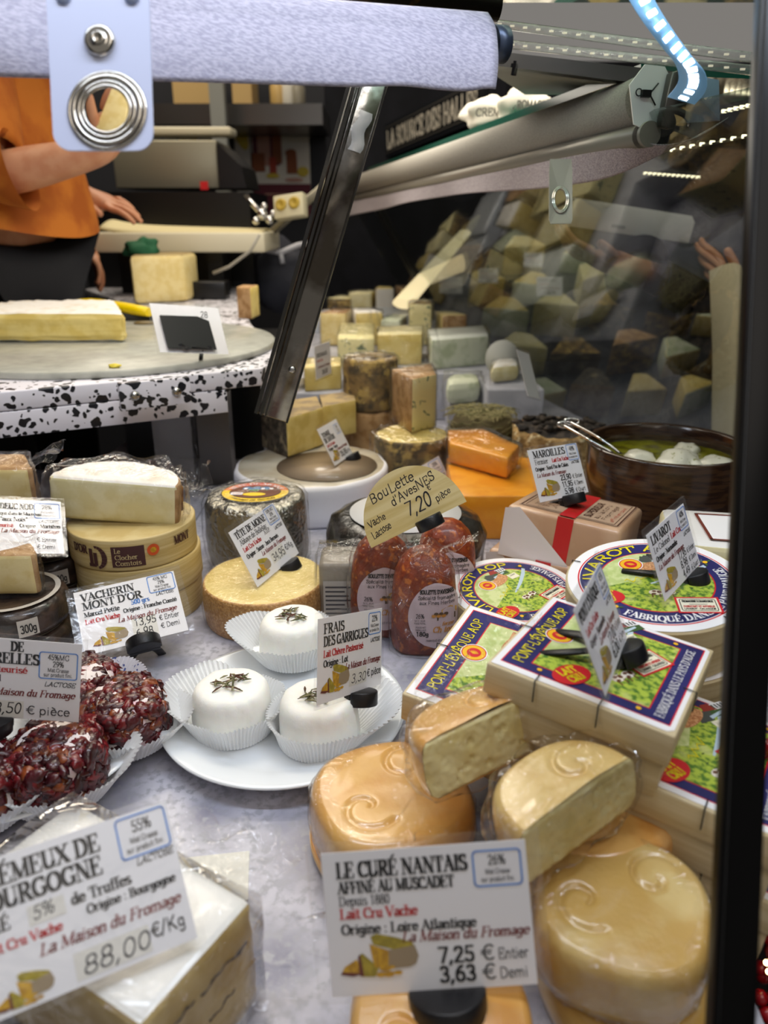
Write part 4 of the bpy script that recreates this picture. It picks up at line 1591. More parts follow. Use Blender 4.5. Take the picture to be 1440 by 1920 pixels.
# mottled wheel halves
b = W(694, 680, 1.32)
o = wheel('blue_cheese', 'tall dark mottled rind cheese in the middle of the back row', 'cheese', Matrix.Translation((b.x, b.y, .0885)), .047, .088, BROWNR, BROWNR, rnd=.005, jag=.002)
wrap(o, .003, jag=.003, flaps=[((-.04, -.03, .088), (.04, -.035, .088), (.0, -.012, .012), .012)])
wheel('brown_cheese', 'brown rind cheese under the tall mottled one', 'cheese', Matrix.Translation((b.x, b.y, .0)), .049, .087, TANR, TANR, rnd=.005, jag=.002)
b2 = W(772, 812, 1.20)
o = wheel('blue_cheese', 'low mottled cheese wheel under the standing blue slice', 'cheese', Matrix.Translation((b2.x, b2.y, 0)), .058, .084, BROWNR, PASTEY, rnd=.004, jag=.002)
wrap(o, .003, jag=.004)
o = piece('blue_cheese_slice', 'upright wedge of yellow blue veined cheese standing on a mottled wheel', 'cheese', [(772, 812), (816, 800), (806, 772), (734, 788)], .0855, .084, [BLUEC, BLUEC, BROWNR, TANR], TANR, bevel=.002,
          film_=dict(infl=.003, jag=.003, flaps=[((-.03, 0, .084), (.03, -.01, .084), (.004, .01, .045), .008)]))
# white paper wheel with tomme
wc = W(584, 872, 1.135)
wz = .060
o = wheel('paper_wrapped_cheese', 'big white paper wrapped wheel under the grey rind wedge', 'cheese', Matrix.Translation((wc.x, wc.y, 0)), .113, wz, WHITEW, mat('lid_film', 'cfc8b8', .2, col2='c3b7a0', nscale=20, coat=.6), rnd=.006, jag=.002, n=96, freq=30)
c = MB()
c.lathe([(0, wz), (.072, wz), (.073, wz + .0008), (0, wz + .0012)][1:], 64, M=Matrix.Translation((.024, -.012, .0006)))
c.build('round_liner', mat('tan_liner', 'a8947c', .25, coat=.4), o)
TZ = wz + .002
o = piece('tomme_wedge', 'cut wedge with dark grey rind on the white wrapped wheel', 'cheese', [(540, 858), (607, 834), (596, 808), (500, 826), (492, 838)], TZ, .060, [PASTEY, PASTE, PASTE, GREYR, GREYR], mat('rind_top', '8f7d62', .8, col2='b29a6c', nscale=40, bump=.4, bscale=150), bevel=.002, sub=3, disp=.0015)
o = piece('tomme_wedge', 'cut wedge half hidden behind the grey rind wedge on the white wheel', 'cheese', [(606, 826), (668, 812), (664, 792), (600, 800)], TZ, .056, [PASTEY, PASTE, PASTE, GREYR], MATS['rind_top'], bevel=.002)
# hay covered and black topped cheeses
b = W(905, 775, 1.36)
hm = Matrix.Translation((b.x, b.y, 0))
o = wheel('hay_cheese', 'round cheese coated in dry hay behind the orange cheese', 'cheese', hm, .056, .075, mat('hay_dark', '6b6146', .9), MATS['hay_dark'], rnd=.02, jag=.004)
random.seed(11)
c = MB()
for k in range(420):
    a = random.uniform(0, 2 * math.pi)
    if random.random() < .55:
        rr = .057 * math.sqrt(random.random())
        p = Vector((rr * math.cos(a), rr * math.sin(a), .077))
        q = Vector((random.uniform(-1, 1), random.uniform(-1, 1), random.uniform(-.1, .12))).normalized()
    else:
        p = Vector((.059 * math.cos(a), .059 * math.sin(a), random.uniform(.005, .072)))
        q = Vector((-math.sin(a), math.cos(a), random.uniform(-.5, .5))).normalized()
    ln = random.uniform(.02, .045)
    md = p + Vector((0, 0, .003)) + p.normalized() * .002
    c.tube([p - q * ln / 2, md, p + q * ln / 2], random.uniform(.0004, .0008), 4, random.choice((0, 0, 1)))
o2 = c.build('hay_strands', [mat('hay', 'a39a6e', .8), mat('hay_green', '7c7a52', .8)], o)
o2['kind'] = 'stuff'
b = W(1048, 785, 1.27)
o = wheel('crusted_cheese', 'crumbly tan cheese with blackened top beside the dark pot', 'cheese', Matrix.Translation((b.x, b.y, 0)), .075, .075, mat('crumbly_tan', 'c2a16c', .9, col2='8a6a3e', nscale=70, lo=.4, hi=.6, col3='e6d6ac', n3=90, bump=1, bscale=150, bdist=.004), mat('black_crust', '2a2626', .8, col2='51473e', nscale=60, bump=1, bscale=200, bdist=.003), rnd=.006, jag=.008, n=96, freq=60)
c = MB()
for k in range(46):
    a, rr = random.uniform(0, 6.28), .07 * math.sqrt(random.random())
    c.ball((rr * math.cos(a), rr * math.sin(a), .077 + random.uniform(0, .003)), random.uniform(.003, .008), 0, 5, (1.3, .9, .7), .8)
o2 = c.build('black_flakes', MATS['black_crust'], o)
o2['kind'] = 'stuff'
# far small things by the glass
t = thing('cheese_stand_card', 'round white card standing behind a small cheese near the glass', 'card', upright(W(940, 700, 1.55), 15))
MB().lathe([(0, 0), (.036, 0), (.036, .002), (0, .002)], 40, M=Matrix.Translation((0, 0, .03)) @ Matrix.Rotation(R(82), 4, 'X')).build('card', mat('card_white', 'c9c9c2', .6), t)
o = piece('small_cheese', 'small domed cheese before the round white card', 'cheese', [(918, 722), (972, 716), (968, 700), (925, 702)], DZ, .035, [PASTEP] * 4, BLOOM, bevel=.012, film_=dict(infl=.003, jag=.002))
price_tag('pale tag with black panel leaning near the glass', [(968, 655), (992, 664), (990, 742), (1012, 748)], [], 1.45, w=.04, h=.075, yaw=30, clip=None, group=None)
o = piece('white_cheese', 'pale round cheese in crumpled film left of the hay cheese', 'cheese', [(835, 762), (900, 756), (895, 738), (838, 742)], .06, .045, [ROQ] * 4, ROQ, bevel=.014, film_=dict(infl=.005, jag=.006))
o = props(soft(MB().box((0, 0, .0295), (.062, .07, .058)).build('cheese_crate', STEP, M=Matrix.Translation((o.location.x, o.location.y, 0))), .003), 'grey block under the pale cheese left of the hay', 'display block')
# orange cheese
o = piece('orange_cheese', 'deep orange block of hard cheese behind the wrapped brick', 'cheese', [(848, 1012), (1010, 1012), (1000, 930), (835, 930)], 0, .062, [MIMO] * 4, MIMO, bevel=.003, disp=.001)
mz = .064
o = piece('orange_cheese', 'film wrapped orange wedge lying on the orange block', 'cheese', [(842, 868), (950, 898), (972, 872), (905, 838), (838, 840)], mz, .030, [MIMO] * 5, MIMO, bevel=.003,
          film_=dict(infl=.003, jag=.004, flaps=[((-.06, -.02, .02), (-.05, .04, .03), (-.02, -.004, .012), .01)]))
# pot of cheeses in oil
pc = W(1252, 828, .975)
pz = pc.z
t = thing('oil_pot', 'wide dark brown pot of cheeses in oil beside the slanted glass', 'pot', Matrix.Translation((pc.x, pc.y, 0)))
pr = .099
c = MB()
c.lathe([(0, 0), (pr * .9, 0), (pr * .96, .006), (pr * .985, pz * .5), (pr, pz - .004), (pr * .985, pz), (pr * .95, pz - .003), (pr * .94, pz - .02), (pr * .93, pz - .05), (0, pz - .05)], 96)
c.build('pot_body', mat('brown_glaze', '2e1d16', .18, col2='46301f', nscale=30, coat=.5, stretch=(1, 1, 8)), t)
c = MB()
c.lathe([(pr * .945, pz - .024), (0, pz - .024)], 64)
props(c.build('oil', mat('olive_oil', '5d5a10', .06, col2='8a8a1c', nscale=45, coat=1), M=Matrix.Translation((pc.x, pc.y, 0))), 'greenish yellow oil filling the dark brown pot', 'oil', kind='stuff')
WCH = mat('fresh_white', 'dfdccb', .35, coat=.5, bump=.4, bscale=200, col2='9a9a62', nscale=150, lo=.62, hi=.68)
for (px, py, rr, lb) in ((1275, 866, .030, 'white cheese half sunk in oil, largest in the pot'), (1200, 853, .020, 'white cheese in oil beside the tongs'), (1345, 872, .026, 'white cheese in oil nearest the black pillar'), (1290, 838, .018, 'small white cheese in oil at the back of the pot')):
    g = G(px, py, pz - .02)
    props(MB().ball((0, 0, 0), rr, 0, 12, (1, 1, .62), .25).build('goat_cheese', WCH, M=Matrix.Translation((g.x, g.y, pz - .026))), lb, 'cheese', 'white cheeses in oil')
t = thing('serving_tongs', 'steel serving tongs leaning in the dark brown pot', 'tongs', Matrix.Identity(4))
for a, b, m_ in (((1054, 796), (1100, 822), (1150, 850)), ((1066, 790), (1122, 820), (1165, 852))):
    P = [W(*a, 1.0), W(*b, .955), W(*m_, .945)]
    MB().tube([cr(P, k / 10) for k in range(11)], .0018, 8).build('arm', CHROME, t)
    q = P[0]
    MB().tube([q + RT * (.010 * math.cos(k * math.pi / 6) + .004) + UP * .004 * math.sin(k * math.pi / 6) for k in range(12)], .0014, 6, closed=True).build('loop', CHROME, t)

# black waxed wheel
bc = W(760, 968, .885)
o = wheel('black_waxed_cheese', 'black wrapped cheese wheel with white round label behind the orange packs', 'cheese', Matrix.Translation((bc.x, bc.y, 0)), .092, .082, mat('black_wrap', '23211d', .22, bump=.8, bscale=60, bdist=.004, coat=.4), MATS['black_wrap'], rnd=.022, jag=.003, n=96)
c = MB()
c.lathe([(.064, .0838), (.064, .0846), (0, .0848)], 64)
c.build('round_label', mat('label_white', 'd9d8d6', .5), o)
c = MB()
mp = lambda x, y, l=0: Vector(((.0925 + l) * math.cos(y), (.0925 + l) * math.sin(y), x))
for k in range(6):
    a0 = -1.02 + .5
    c.sheet(lambda u, v: Vector((.0935 * math.cos(-.75 + .28 * u), .0935 * math.sin(-.75 + .28 * u), .022 + .026 * v)), 6, 2, 0)
    break
for k in range(4):
    c.sheet(lambda u, v: Vector((.0938 * math.cos(-.72 + .22 * u), .0938 * math.sin(-.72 + .22 * u), .026 + k * .0045 + .0012 * v)), 6, 1, 1 if k < 3 else 2)
c.build('side_sticker', [MATS['label_white'], INK['g'], mat('sticker_gold', 'c9a227', .5)], o)
# small packs in film left of the orange packs
p = W(640, 1120, .80)
o = soft(MB().box((0, 0, .036), (.045, .05, .07)).build('film_pack', mat('tan_pack', '8d8476', .5, coat=.5), M=Matrix.Translation((p.x, p.y + .02, 0))), .006)
props(o, 'film pack with white text label between the cut wheel and the orange packs', 'cheese pack')
c = MB()
mp = lambda x, y, l=0: Vector((x, -.0256 - l, y))
c.poly2(rect(-.018, .01, .016, .052), mp, 0)
for k in range(7):
    c.poly2(rect(-.016, .014 + k * .005, .012 - .004 * (k % 3), .0158 + k * .005), mp, 1, .0003)
c.build('text_label', [mat('label_grey', 'b9b4ac', .5), INK['g']], o)
wrap(o, .005, jag=.004)

# bark boxes with a cut cheese on them
vc = W(248, 975, .82)
BARK = mat('bark_strip', 'd9c48e', .55, col2='c2a768', nscale=18, lo=.35, hi=.65, stretch=(.6, .6, 22), detail=5, bump=.2, bscale=60)
BARKT = mat('bark_lid', 'd6c28c', .55, col2='c9b074', nscale=30)
VX = [mat('brand_brown', '4a2a28', .6), mat('seal_orange', 'd8551e', .5), mat('brand_cream', 'd9c48e', .6), INK['y']]
zz = 0
for k in range(3):
    r_, h_ = (.0655, .0335)
    o = wheel('bark_box', ('top', 'middle', 'bottom')[2 - k] + ' bark cheese box of the stack behind the tag for 13,95', 'cheese box', Matrix.Translation((vc.x + (.001, .003, 0)[k], vc.y, zz)), r_, h_, BARK, BARKT, 'stacked bark boxes', rnd=.0015, jag=.0006, n=96)
    if k == 2:
        c = MB()
        mp = lambda x, y, l=0: Vector(((r_ + .0007 + l) * math.sin(x / r_), -(r_ + .0007 + l) * math.cos(x / r_), y))

        def fine(x0, y0, x1, y1, m, lift=0, n=10):
            for i in range(n):
                c.poly2(rect(x0 + (x1 - x0) * i / n, y0, x0 + (x1 - x0) * (i + 1) / n, y1), mp, m, lift)
        fine(-.002, .005, .030, .027, 0)
        text(c, 'Le', .001, .0205, .0048, 'roman', 2, mp, .006, 'l', .0004)
        text(c, 'Clocher', .001, .0135, .0048, 'roman', 2, mp, .022, 'l', .0004)
        text(c, 'Comtois', .001, .0070, .0048, 'roman', 2, mp, .025, 'l', .0004)
        fine(-.0275, .0045, -.019, .008, 0)
        for i in range(9):
            a = R(-80 + 20 * i)
            c.poly2([(-.018 + .006 * math.cos(a), .015 + .010 * math.sin(a)), (-.018 + .0115 * math.cos(a), .015 + .0125 * math.sin(a)), (-.018 + .0115 * math.cos(a + .33), .015 + .0125 * math.sin(a + .33)), (-.018 + .006 * math.cos(a + .33), .015 + .010 * math.sin(a + .33))], mp, 0, .0002)
        fine(-.026, .006, -.022, .024, 0, .0002, 2)
        fine(-.021, .006, -.017, .020, 0, .0002, 2)
        text(c, "D'OR", -.048, .018, .0085, 'serif', 0, mp, .020, 'l', .0003)
        text(c, "MONT", .062, .0185, .0085, 'serif', 0, mp, .022, 'l', .0003)
        c.poly2(ell(.0385, .020, .0062, .0062, 20), mp, 1, .0003)
        c.poly2(ell(.0385, .020, .0030, .0030, 14), mp, 3, .0006)
        c.build('brand_print', VX, o)
    zz += h_ + .0006
# half soft cheese in film
HM = Matrix.Translation((vc.x - .012, vc.y + .008, zz + .001)) @ Matrix.Rotation(R(5), 4, 'Y')
c = MB()
N = 40
hr, hh = .066, .046
pl = [(hr * math.cos(R(a)), hr * math.sin(R(a)) * .9 - .02) for a in np.linspace(-8, 188, N)]
c.prism(pl, 0, hh, [1] * (N - 1) + [0], 2, 2)
o = c.build('half_soft_cheese', [PASTEP, TANR, BLOOM], M=HM)
props(soft(o, .007, 3, 2, .004, .02), 'half bloomy soft cheese in film on top of the bark boxes', 'cheese')
c = MB()
c.box((.049, -.034, .024), (.014, .006, .028), M=Matrix.Rotation(R(28), 4, 'Z'))
soft(c.build('bark_band', mat('bark_dark', '6b4426', .8, col2='a9793f', nscale=90, bump=.5, bscale=120), o), .002)
wrap(o, .005, jag=.006, freq=40, flaps=[((.062, -.02, .01), (.06, .03, .04), (.03, .002, .012), .014)])

# walnut cheese rounds at the left
WAL = mat('walnut_rind', '4b3a30', .4, col2='2c231f', nscale=60, bump=.8, bscale=90, bdist=.003, coat=.6)
LBL = [mat('label_clear_white', 'c9c2b8', .4), INK['k'], INK['n']]


def walnut(M, label):
    o = wheel('walnut_round', label, 'cheese', M, .050, .031, WAL, WAL, 'film wrapped walnut rounds', rnd=.009, jag=.002)
    c = MB()
    n = 28
    for i in range(n):
        a, b = R(-150 + 300 * i / n), R(-150 + 300 * (i + 1) / n)
        c.add([(.044 * math.cos(a), .044 * math.sin(a), .0325), (.039 * math.cos(a), .039 * math.sin(a), .0325), (.039 * math.cos(b), .039 * math.sin(b), .0325), (.044 * math.cos(b), .044 * math.sin(b), .0325)], [(0, 3, 2, 1)], 0)
    mp = lambda x, y, l=0: Vector(((.0516 + l) * math.sin(x / .051), -(.0516 + l) * math.cos(x / .051), y))
    for i in range(5):
        c.poly2(rect(.024 + i * .0036, .007, .0276 + i * .0036, .024), mp, 0)
    text(c, '300g', .026, .011, .008, 'sans', 1, mp, .014, 'l', .0005)
    c.build('label', LBL, o)
    return o


w1 = W(30, 1150, .745)
w2 = W(88, 1060, .84)
for k in range(2):
    walnut(Matrix.Translation((w1.x, w1.y, k * .0335)), ('lower', 'upper')[k] + ' walnut round of the near stack at the left edge')
for k in range(3):
    walnut(Matrix.Translation((w2.x, w2.y, k * .0335)), ('bottom', 'middle', 'top')[k] + ' walnut round of the farther stack behind the tag ending NOIX')
for (px, py, z0, d_, lb, fl) in ((20, 930, .1015, .83, 'film wrapped cut wedge on top of the farther walnut stack', 1), (28, 1125, .0675, .735, 'cut wedge with thin brown rind on the near walnut stack', 0)):
    p = W(px, py, d_)
    plan = [(-.075, -.012), (.027, -.008), (.0285, .0), (-.002, .052), (-.07, .05)]
    c = MB()
    ms = [PASTE, TANR]
    c.prism(plan, 0, .050 if fl else .041, [0, 1, 1, 1, 0], 1, 1)
    o = c.build('walnut_cheese_wedge', ms, M=Matrix.Translation((p.x, p.y, z0)))
    props(soft(o, .005, 2, 2, .002), lb, 'cheese', 'cut walnut cheese wedges')
    wrap(o, .003, jag=.003, flaps=[((.024, -.01, .052), (.014, .045, .052), (.035, .004, .012), .008), ((.026, -.01, .04), (.026, -.01, .0), (.018, .01, .01), .006)] if fl else [((-.02, -.012, .052), (.03, -.01, .052), (.03, -.02, .022), .006)])

# foil wrapped and cut monk's head cheeses
fc = W(479, 926, .93)
FOIL = mat('foil', '9d9a8e', .26, 1, bump=1, bscale=110, bdist=.006)
o = wheel('foil_cheese', 'tall foil wrapped cheese with oval monk label', 'cheese', Matrix.Translation((fc.x, fc.y, 0)), .060, fc.z, FOIL, FOIL, rnd=.008, jag=.003, n=96, belly=.002, freq=60)
OV = [mat('oval_yellow', 'f0c81e', .4), mat('oval_red', 'c22a1e', .4, col2='e0781e', nscale=12), INK['k'], INK['paper'], mat('monk_brown', '6a3a22', .6), mat('arch_blue', '4a7aa6', .6), mat('arch_green', '5a8a4a', .6)]
c = MB()
mp = lambda x, y, l=0: Vector((x, y, fc.z + .0022 + l))
c.poly2(ell(0, 0, .0415, .0360, 40), mp, 2)
c.poly2(ell(0, 0, .0400, .0346, 40), mp, 0, .0002)
c.poly2([(.040 * math.cos(a), .0346 * math.sin(a)) for a in np.linspace(R(10), R(170), 20)], mp, 1, .0004)
c.poly2(ell(0, 0, .031, .0225, 32), mp, 2, .0006)
c.poly2(ell(0, 0, .030, .0215, 32), mp, 4, .0007)
for x in (-.011, .0, .011):
    c.poly2(ell(x, .010, .006, .008, 12), mp, 5, .0008)
    c.poly2(ell(x, .005, .006, .003, 12), mp, 6, .0009)
for x in (-.013, .008, .018):
    c.poly2(ell(x, .002, .005, .007, 12), mp, 4, .001)
    c.poly2(ell(x, .010, .0025, .003, 10), mp, 3, .0011)
c.poly2(ell(.0, -.010, .014, .006, 14), mp, 0, .0011)
c.poly2(rect(-.028, -.012, -.014, -.004), mp, 3, .0012)
text(c, 'SUISSE', -.0265, -.0095, .003, 'sansi', 1, mp, .011, 'l', .0014)
ph = lambda x, y, l=0: mp((.0265 + y) * 1.10 * math.sin(x), (.0265 + y) * .93 * math.cos(x), l)
c2 = lambda s, a0, a1, h, sty, m: text(c, s, a0, 0, h, sty, m, lambda x, y, l=0: ph(x, y, l), a1 - a0, 'l', .0012)


def arc_text(mb, s, cx, cy, rad, a0, a1, h, sty, m, mp, lift=.0004, inward=False, sy=1.0):
    """lettering along a circle, a0 -> a1 degrees; clockwise with tops outward, or anticlockwise with tops inward"""
    span = R(a1 - a0)
    L = abs(span) * rad

    def q(x, y, l=0):
        a = R(a0) + span * (x / L)
        r_ = rad - y if inward else rad + y
        return mp(cx + r_ * math.cos(a), cy + r_ * math.sin(a) * sy, l)
    text(mb, s, 0, 0, h, sty, m, q, L, 'l', lift)


arc_text(c, 'TÊTE DE MOINE', 0, 0, .0285, 165, 15, .0062, 'serif', 3, mp, .0012, sy=.87)
arc_text(c, 'Fromage de Bellelay', 0, 0, .0365, 222, 318, .0052, 'sansi', 2, mp, .0012, inward=True, sy=.87)
c.build('oval_label', OV, o)
wrap(o, .003, m=FILMT, jag=.002)
cc = W(495, 1082, .815)
o = wheel('cut_hard_cheese', 'cut hard cheese wheel with pebbly tan rind before the foil one', 'cheese', Matrix.Translation((cc.x, cc.y, 0)), .0636, cc.z, mat('pebble_rind', 'cc9a58', .5, col2='b07c3e', nscale=350, lo=.4, hi=.6, bump=.8, bscale=420, bdist=.0015, coat=.4, col3='e0bd86', n3=500, lo3=.58, hi3=.7), mat('cut_yellow', 'e6cd7c', .4, col2='dcc068', nscale=40, coat=.5), rnd=.002, jag=.0008, n=96, belly=.0015)
wrap(o, .0015, m=FILMT, jag=.0008)

# orange cone packs
SPICE = mat('paprika', '8e3606', .5, col2='682204', nscale=90, lo=.35, hi=.65, detail=8, col3='b5621c', n3=160, bump=.6, bscale=260, bdist=.0015, coat=.25)
BL = [mat('label_pink', 'cdb9c0', .45), INK['k'], mat('label_orange', 'c98a3a', .5), mat('hut_brown', '5a4634', .6), mat('hut_yellow', 'd9a53a', .6), INK['br']]


def cone_pack(M, label, lx=.35):
    prof = [(0, 0), (.029, 0), (.032, .004), (.0325, .03), (.0315, .06), (.029, .078), (.024, .09), (.016, .099), (.008, .104), (0, .105)]

    def fn(i, a, r_, z):
        k = 1 / ((abs(math.cos(a)) ** 3 + abs(math.sin(a) * 1.12) ** 3) ** (1 / 3))
        q = 1 + .03 * noise.noise(Vector((math.cos(a) * 3, math.sin(a) * 3, z * 60)))
        return (r_ * math.cos(a) * k * q, r_ * math.sin(a) * k * q, z)
    c = MB()
    c.lathe(prof, 64, 0, True, fn)
    o = c.build('spiced_cheese_pack', SPICE, M=M)
    props(o, label, 'cheese', 'orange spiced cheese packs')
    c = MB()

    def mp(x, y, l=0):
        a = -math.pi / 2 + lx + x / .031
        zz = .045 + y
        k = 1 / ((abs(math.cos(a)) ** 3 + abs(math.sin(a) * 1.12) ** 3) ** (1 / 3))
        r_ = float(np.interp(zz, [p[1] for p in prof[2:]], [p[0] for p in prof[2:]])) * k + .0016 + l
        return Vector((r_ * math.cos(a), r_ * math.sin(a), zz))
    n = 22
    for i in range(n):
        y0, y1 = -.034 + .068 * i / n, -.034 + .068 * (i + 1) / n
        for j in range(12):
            f0, f1 = -1 + j / 6, -1 + (j + 1) / 6
            e0, e1 = .027 * math.sqrt(max(0, 1 - (y0 / .0341) ** 2)), .027 * math.sqrt(max(0, 1 - (y1 / .0341) ** 2))
            c.poly2([(f0 * e0, y0), (f1 * e0, y0), (f1 * e1, y1), (f0 * e1, y1)], mp, 0)
    text(c, "BOULETTE D'AVESNES", 0, .0235, .0040, 'bold', 1, mp, .034, 'c', .0004)
    text(c, 'Spécialité fromagère', 0, .0180, .0036, 'sans', 1, mp, .037, 'c', .0004)
    text(c, 'aux Fines Herbes', 0, .0130, .0036, 'sans', 1, mp, .034, 'c', .0004)
    for q in ([(.004, .002), (.020, .002), (.020, .007), (.012, .0105), (.004, .007)],):
        c.poly2(q, mp, 4, .0004)
    c.poly2(rect(.000, -.004, .018, .002), mp, 3, .0005)
    for i in range(6):
        c.poly2(ell(-.003 + i * .0022, .001 + (i % 2) * .002, .0022, .0018, 8), mp, (2, 3)[i % 2], .0006)
    text(c, '26%', -.016, -.0015, .0045, 'sans', 1, mp, .008, 'c', .0004)
    text(c, 'M.G. SUR', -.016, -.0050, .0018, 'sans', 1, mp, .010, 'c', .0004)
    text(c, 'POIDS TOTAL', -.016, -.0078, .0018, 'sans', 1, mp, .011, 'c', .0004)
    text(c, "POIDS NET", -.015, -.0120, .0018, 'sans', 1, mp, .010, 'c', .0004)
    text(c, "EMBALLAGE", -.015, -.0148, .0018, 'sans', 1, mp, .010, 'c', .0004)
    text(c, '180g', -.0135, -.0205, .0046, 'bold', 1, mp, .012, 'c', .0004)
    text(c, 'ferme', .010, -.0095, .0038, 'ital', 2, mp, .011, 'c', .0004)
    text(c, 'Château', .007, -.0165, .0060, 'ital', 2, mp, .022, 'c', .0004)
    text(c, 'FABRIQUÉ ET EMBALLÉ', .002, -.0265, .0020, 'sans', 1, mp, .024, 'c', .0004)
    c.build('label', BL, o)
    return o


bo = G(793, 1200, 0)
o = cone_pack(Matrix.Translation((bo.x, bo.y - .004, 0)), 'orange spiced cheese pack nearest, under the handwritten wooden sign')
wrap(o, .004, jag=.003, freq=45, flaps=[((-.012, -.025, .098), (.02, -.028, .085), (.012, -.018, .02), .006), ((.01, -.01, .10), (.018, .012, .10), (.034, -.004, .016), .006), ((-.02, -.03, .09), (-.004, -.034, .05), (-.012, -.016, -.022), .006)])
bo2 = G(716, 1172, 0)
o = cone_pack(Matrix.Translation((bo2.x, bo2.y, 0)), 'orange spiced cheese pack partly hidden behind the left edge of the wooden sign', .1)
wrap(o, .003, jag=.004, freq=45, flaps=[((-.02, -.02, .09), (-.03, .01, .085), (-.03, -.006, .008), .006)])
bo3 = G(842, 1150, 0)
o = cone_pack(Matrix.Translation((bo3.x - .004, bo3.y + .012, 0)), 'orange spiced cheese pack squeezed behind the nearest one, beside the left round box', .1)
WOODS = mat('veneer', 'd9c68e', .55, col2='c8b070', nscale=9, lo=.4, hi=.6, stretch=(1, 1, 14), detail=5)
ws = .097
Mt, er = fit_pose([(-ws / 2, 0, 0), (ws / 2, 0, 0), (0, 0, .055), (-.037, 0, .036), (.034, 0, .038)], [(691, 1047), (858, 943), (755, 871), (682, 945), (815, 880)], .70, roll=-30)
print('BOUL', er)
t = thing('wooden_sign', 'half moon wooden sign handwritten for the orange packs', 'price sign', Mt)
c = MB()
hm_ = [(ws / 2 * math.cos(a), .055 * math.sin(a) ** .9 if math.sin(a) > 0 else 0) for a in np.linspace(0, math.pi, 36)]
c.prism(hm_, 0, .0012, M=Matrix.Rotation(R(90), 4, 'X'))
mp = lambda x, y, l=0: Vector((x, -.0013 - l, y))
text(c, 'BouLette', -.031, .0355, .0088, 'hand', 1, mp, .046, 'l', .0002, .2, 5)
text(c, "d'AvesNES", -.014, .0262, .0080, 'hand', 1, mp, .046, 'l', .0002, .2, 6)
text(c, '7,20', -.006, .0105, .0125, 'hand', 1, mp, .026, 'l', .0002, .2, 0)
text(c, '€', .021, .0245, .0055, 'hand', 1, mp, None, 'l', .0002)
text(c, 'pièce', .024, .0115, .006, 'hand', 1, mp, .016, 'l', .0002, .2, 10)
text(c, 'Vache', -.042, .0165, .0065, 'hand', 1, mp, .018, 'l', .0002, .2, 8)
text(c, 'Lactose', -.043, .0065, .0065, 'hand', 1, mp, .020, 'l', .0002, .2, 8)
c.build('board', [WOODS, mat('marker', '24242c', .5)], t)
k = MB()
cw = .026
k.prism([(.010 + cw / 2 * math.cos(R(a)), .55 * cw * math.sin(R(a)) - .001) for a in range(180, 361, 15)], -.008, .003, 0)
soft(k.build('clip', BLACKP, t), .001)
# ================================================================== labelled cheese boxes at the right
WOODB = mat('poplar_box', 'd9c9a4', .6, col2='c9b58a', nscale=14, lo=.35, hi=.65, stretch=(1, 1, 16), detail=6, bump=.15, bscale=200)
MEADOW = mat('meadow_print', 'b4c845', .5, col2='4f7a26', nscale=260, lo=.45, hi=.6, detail=6, col3='d6dc86', n3=60, lo3=.55, hi3=.7, coat=.3)
LAB = [mat('label_paper', 'f1eff0', .45, coat=.2), mat('navy', '2b2868', .4, coat=.3, col2='24225c', nscale=40), mat('label_red', 'd4202c', .4, coat=.3), mat('label_yellow', 'f2e21c', .4), MEADOW,
       mat('label_cream', 'efe9cf', .5), mat('roof_red', '9c3428', .5), mat('roof_grey', '4a4e4a', .5), mat('river_blue', 'bccfdc', .5), mat('cheese_pink', 'dda878', .5, col2='b97a4c', nscale=600),
       mat('cow_white', 'e9e0d2', .6), mat('cow_brown', '6a4028', .6), INK['k'], mat('seal_yellow', 'f0b81e', .45), mat('hedge_green', '3d5a2a', .6), mat('pale_meadow', 'd4dc9e', .5, col2='b9c97c', nscale=120, coat=.3)]
LI = {k: i for i, k in enumerate(('paper', 'navy', 'red', 'yellow', 'meadow', 'cream', 'roofr', 'roofg', 'river', 'pink', 'cow', 'cowb', 'k', 'seal', 'hedge', 'pale'))}


def turn(pts, cx, cy, a):
    c, s = math.cos(R(a)), math.sin(R(a))
    return [(cx + x * c - y * s, cy + x * s + y * c) for x, y in pts]


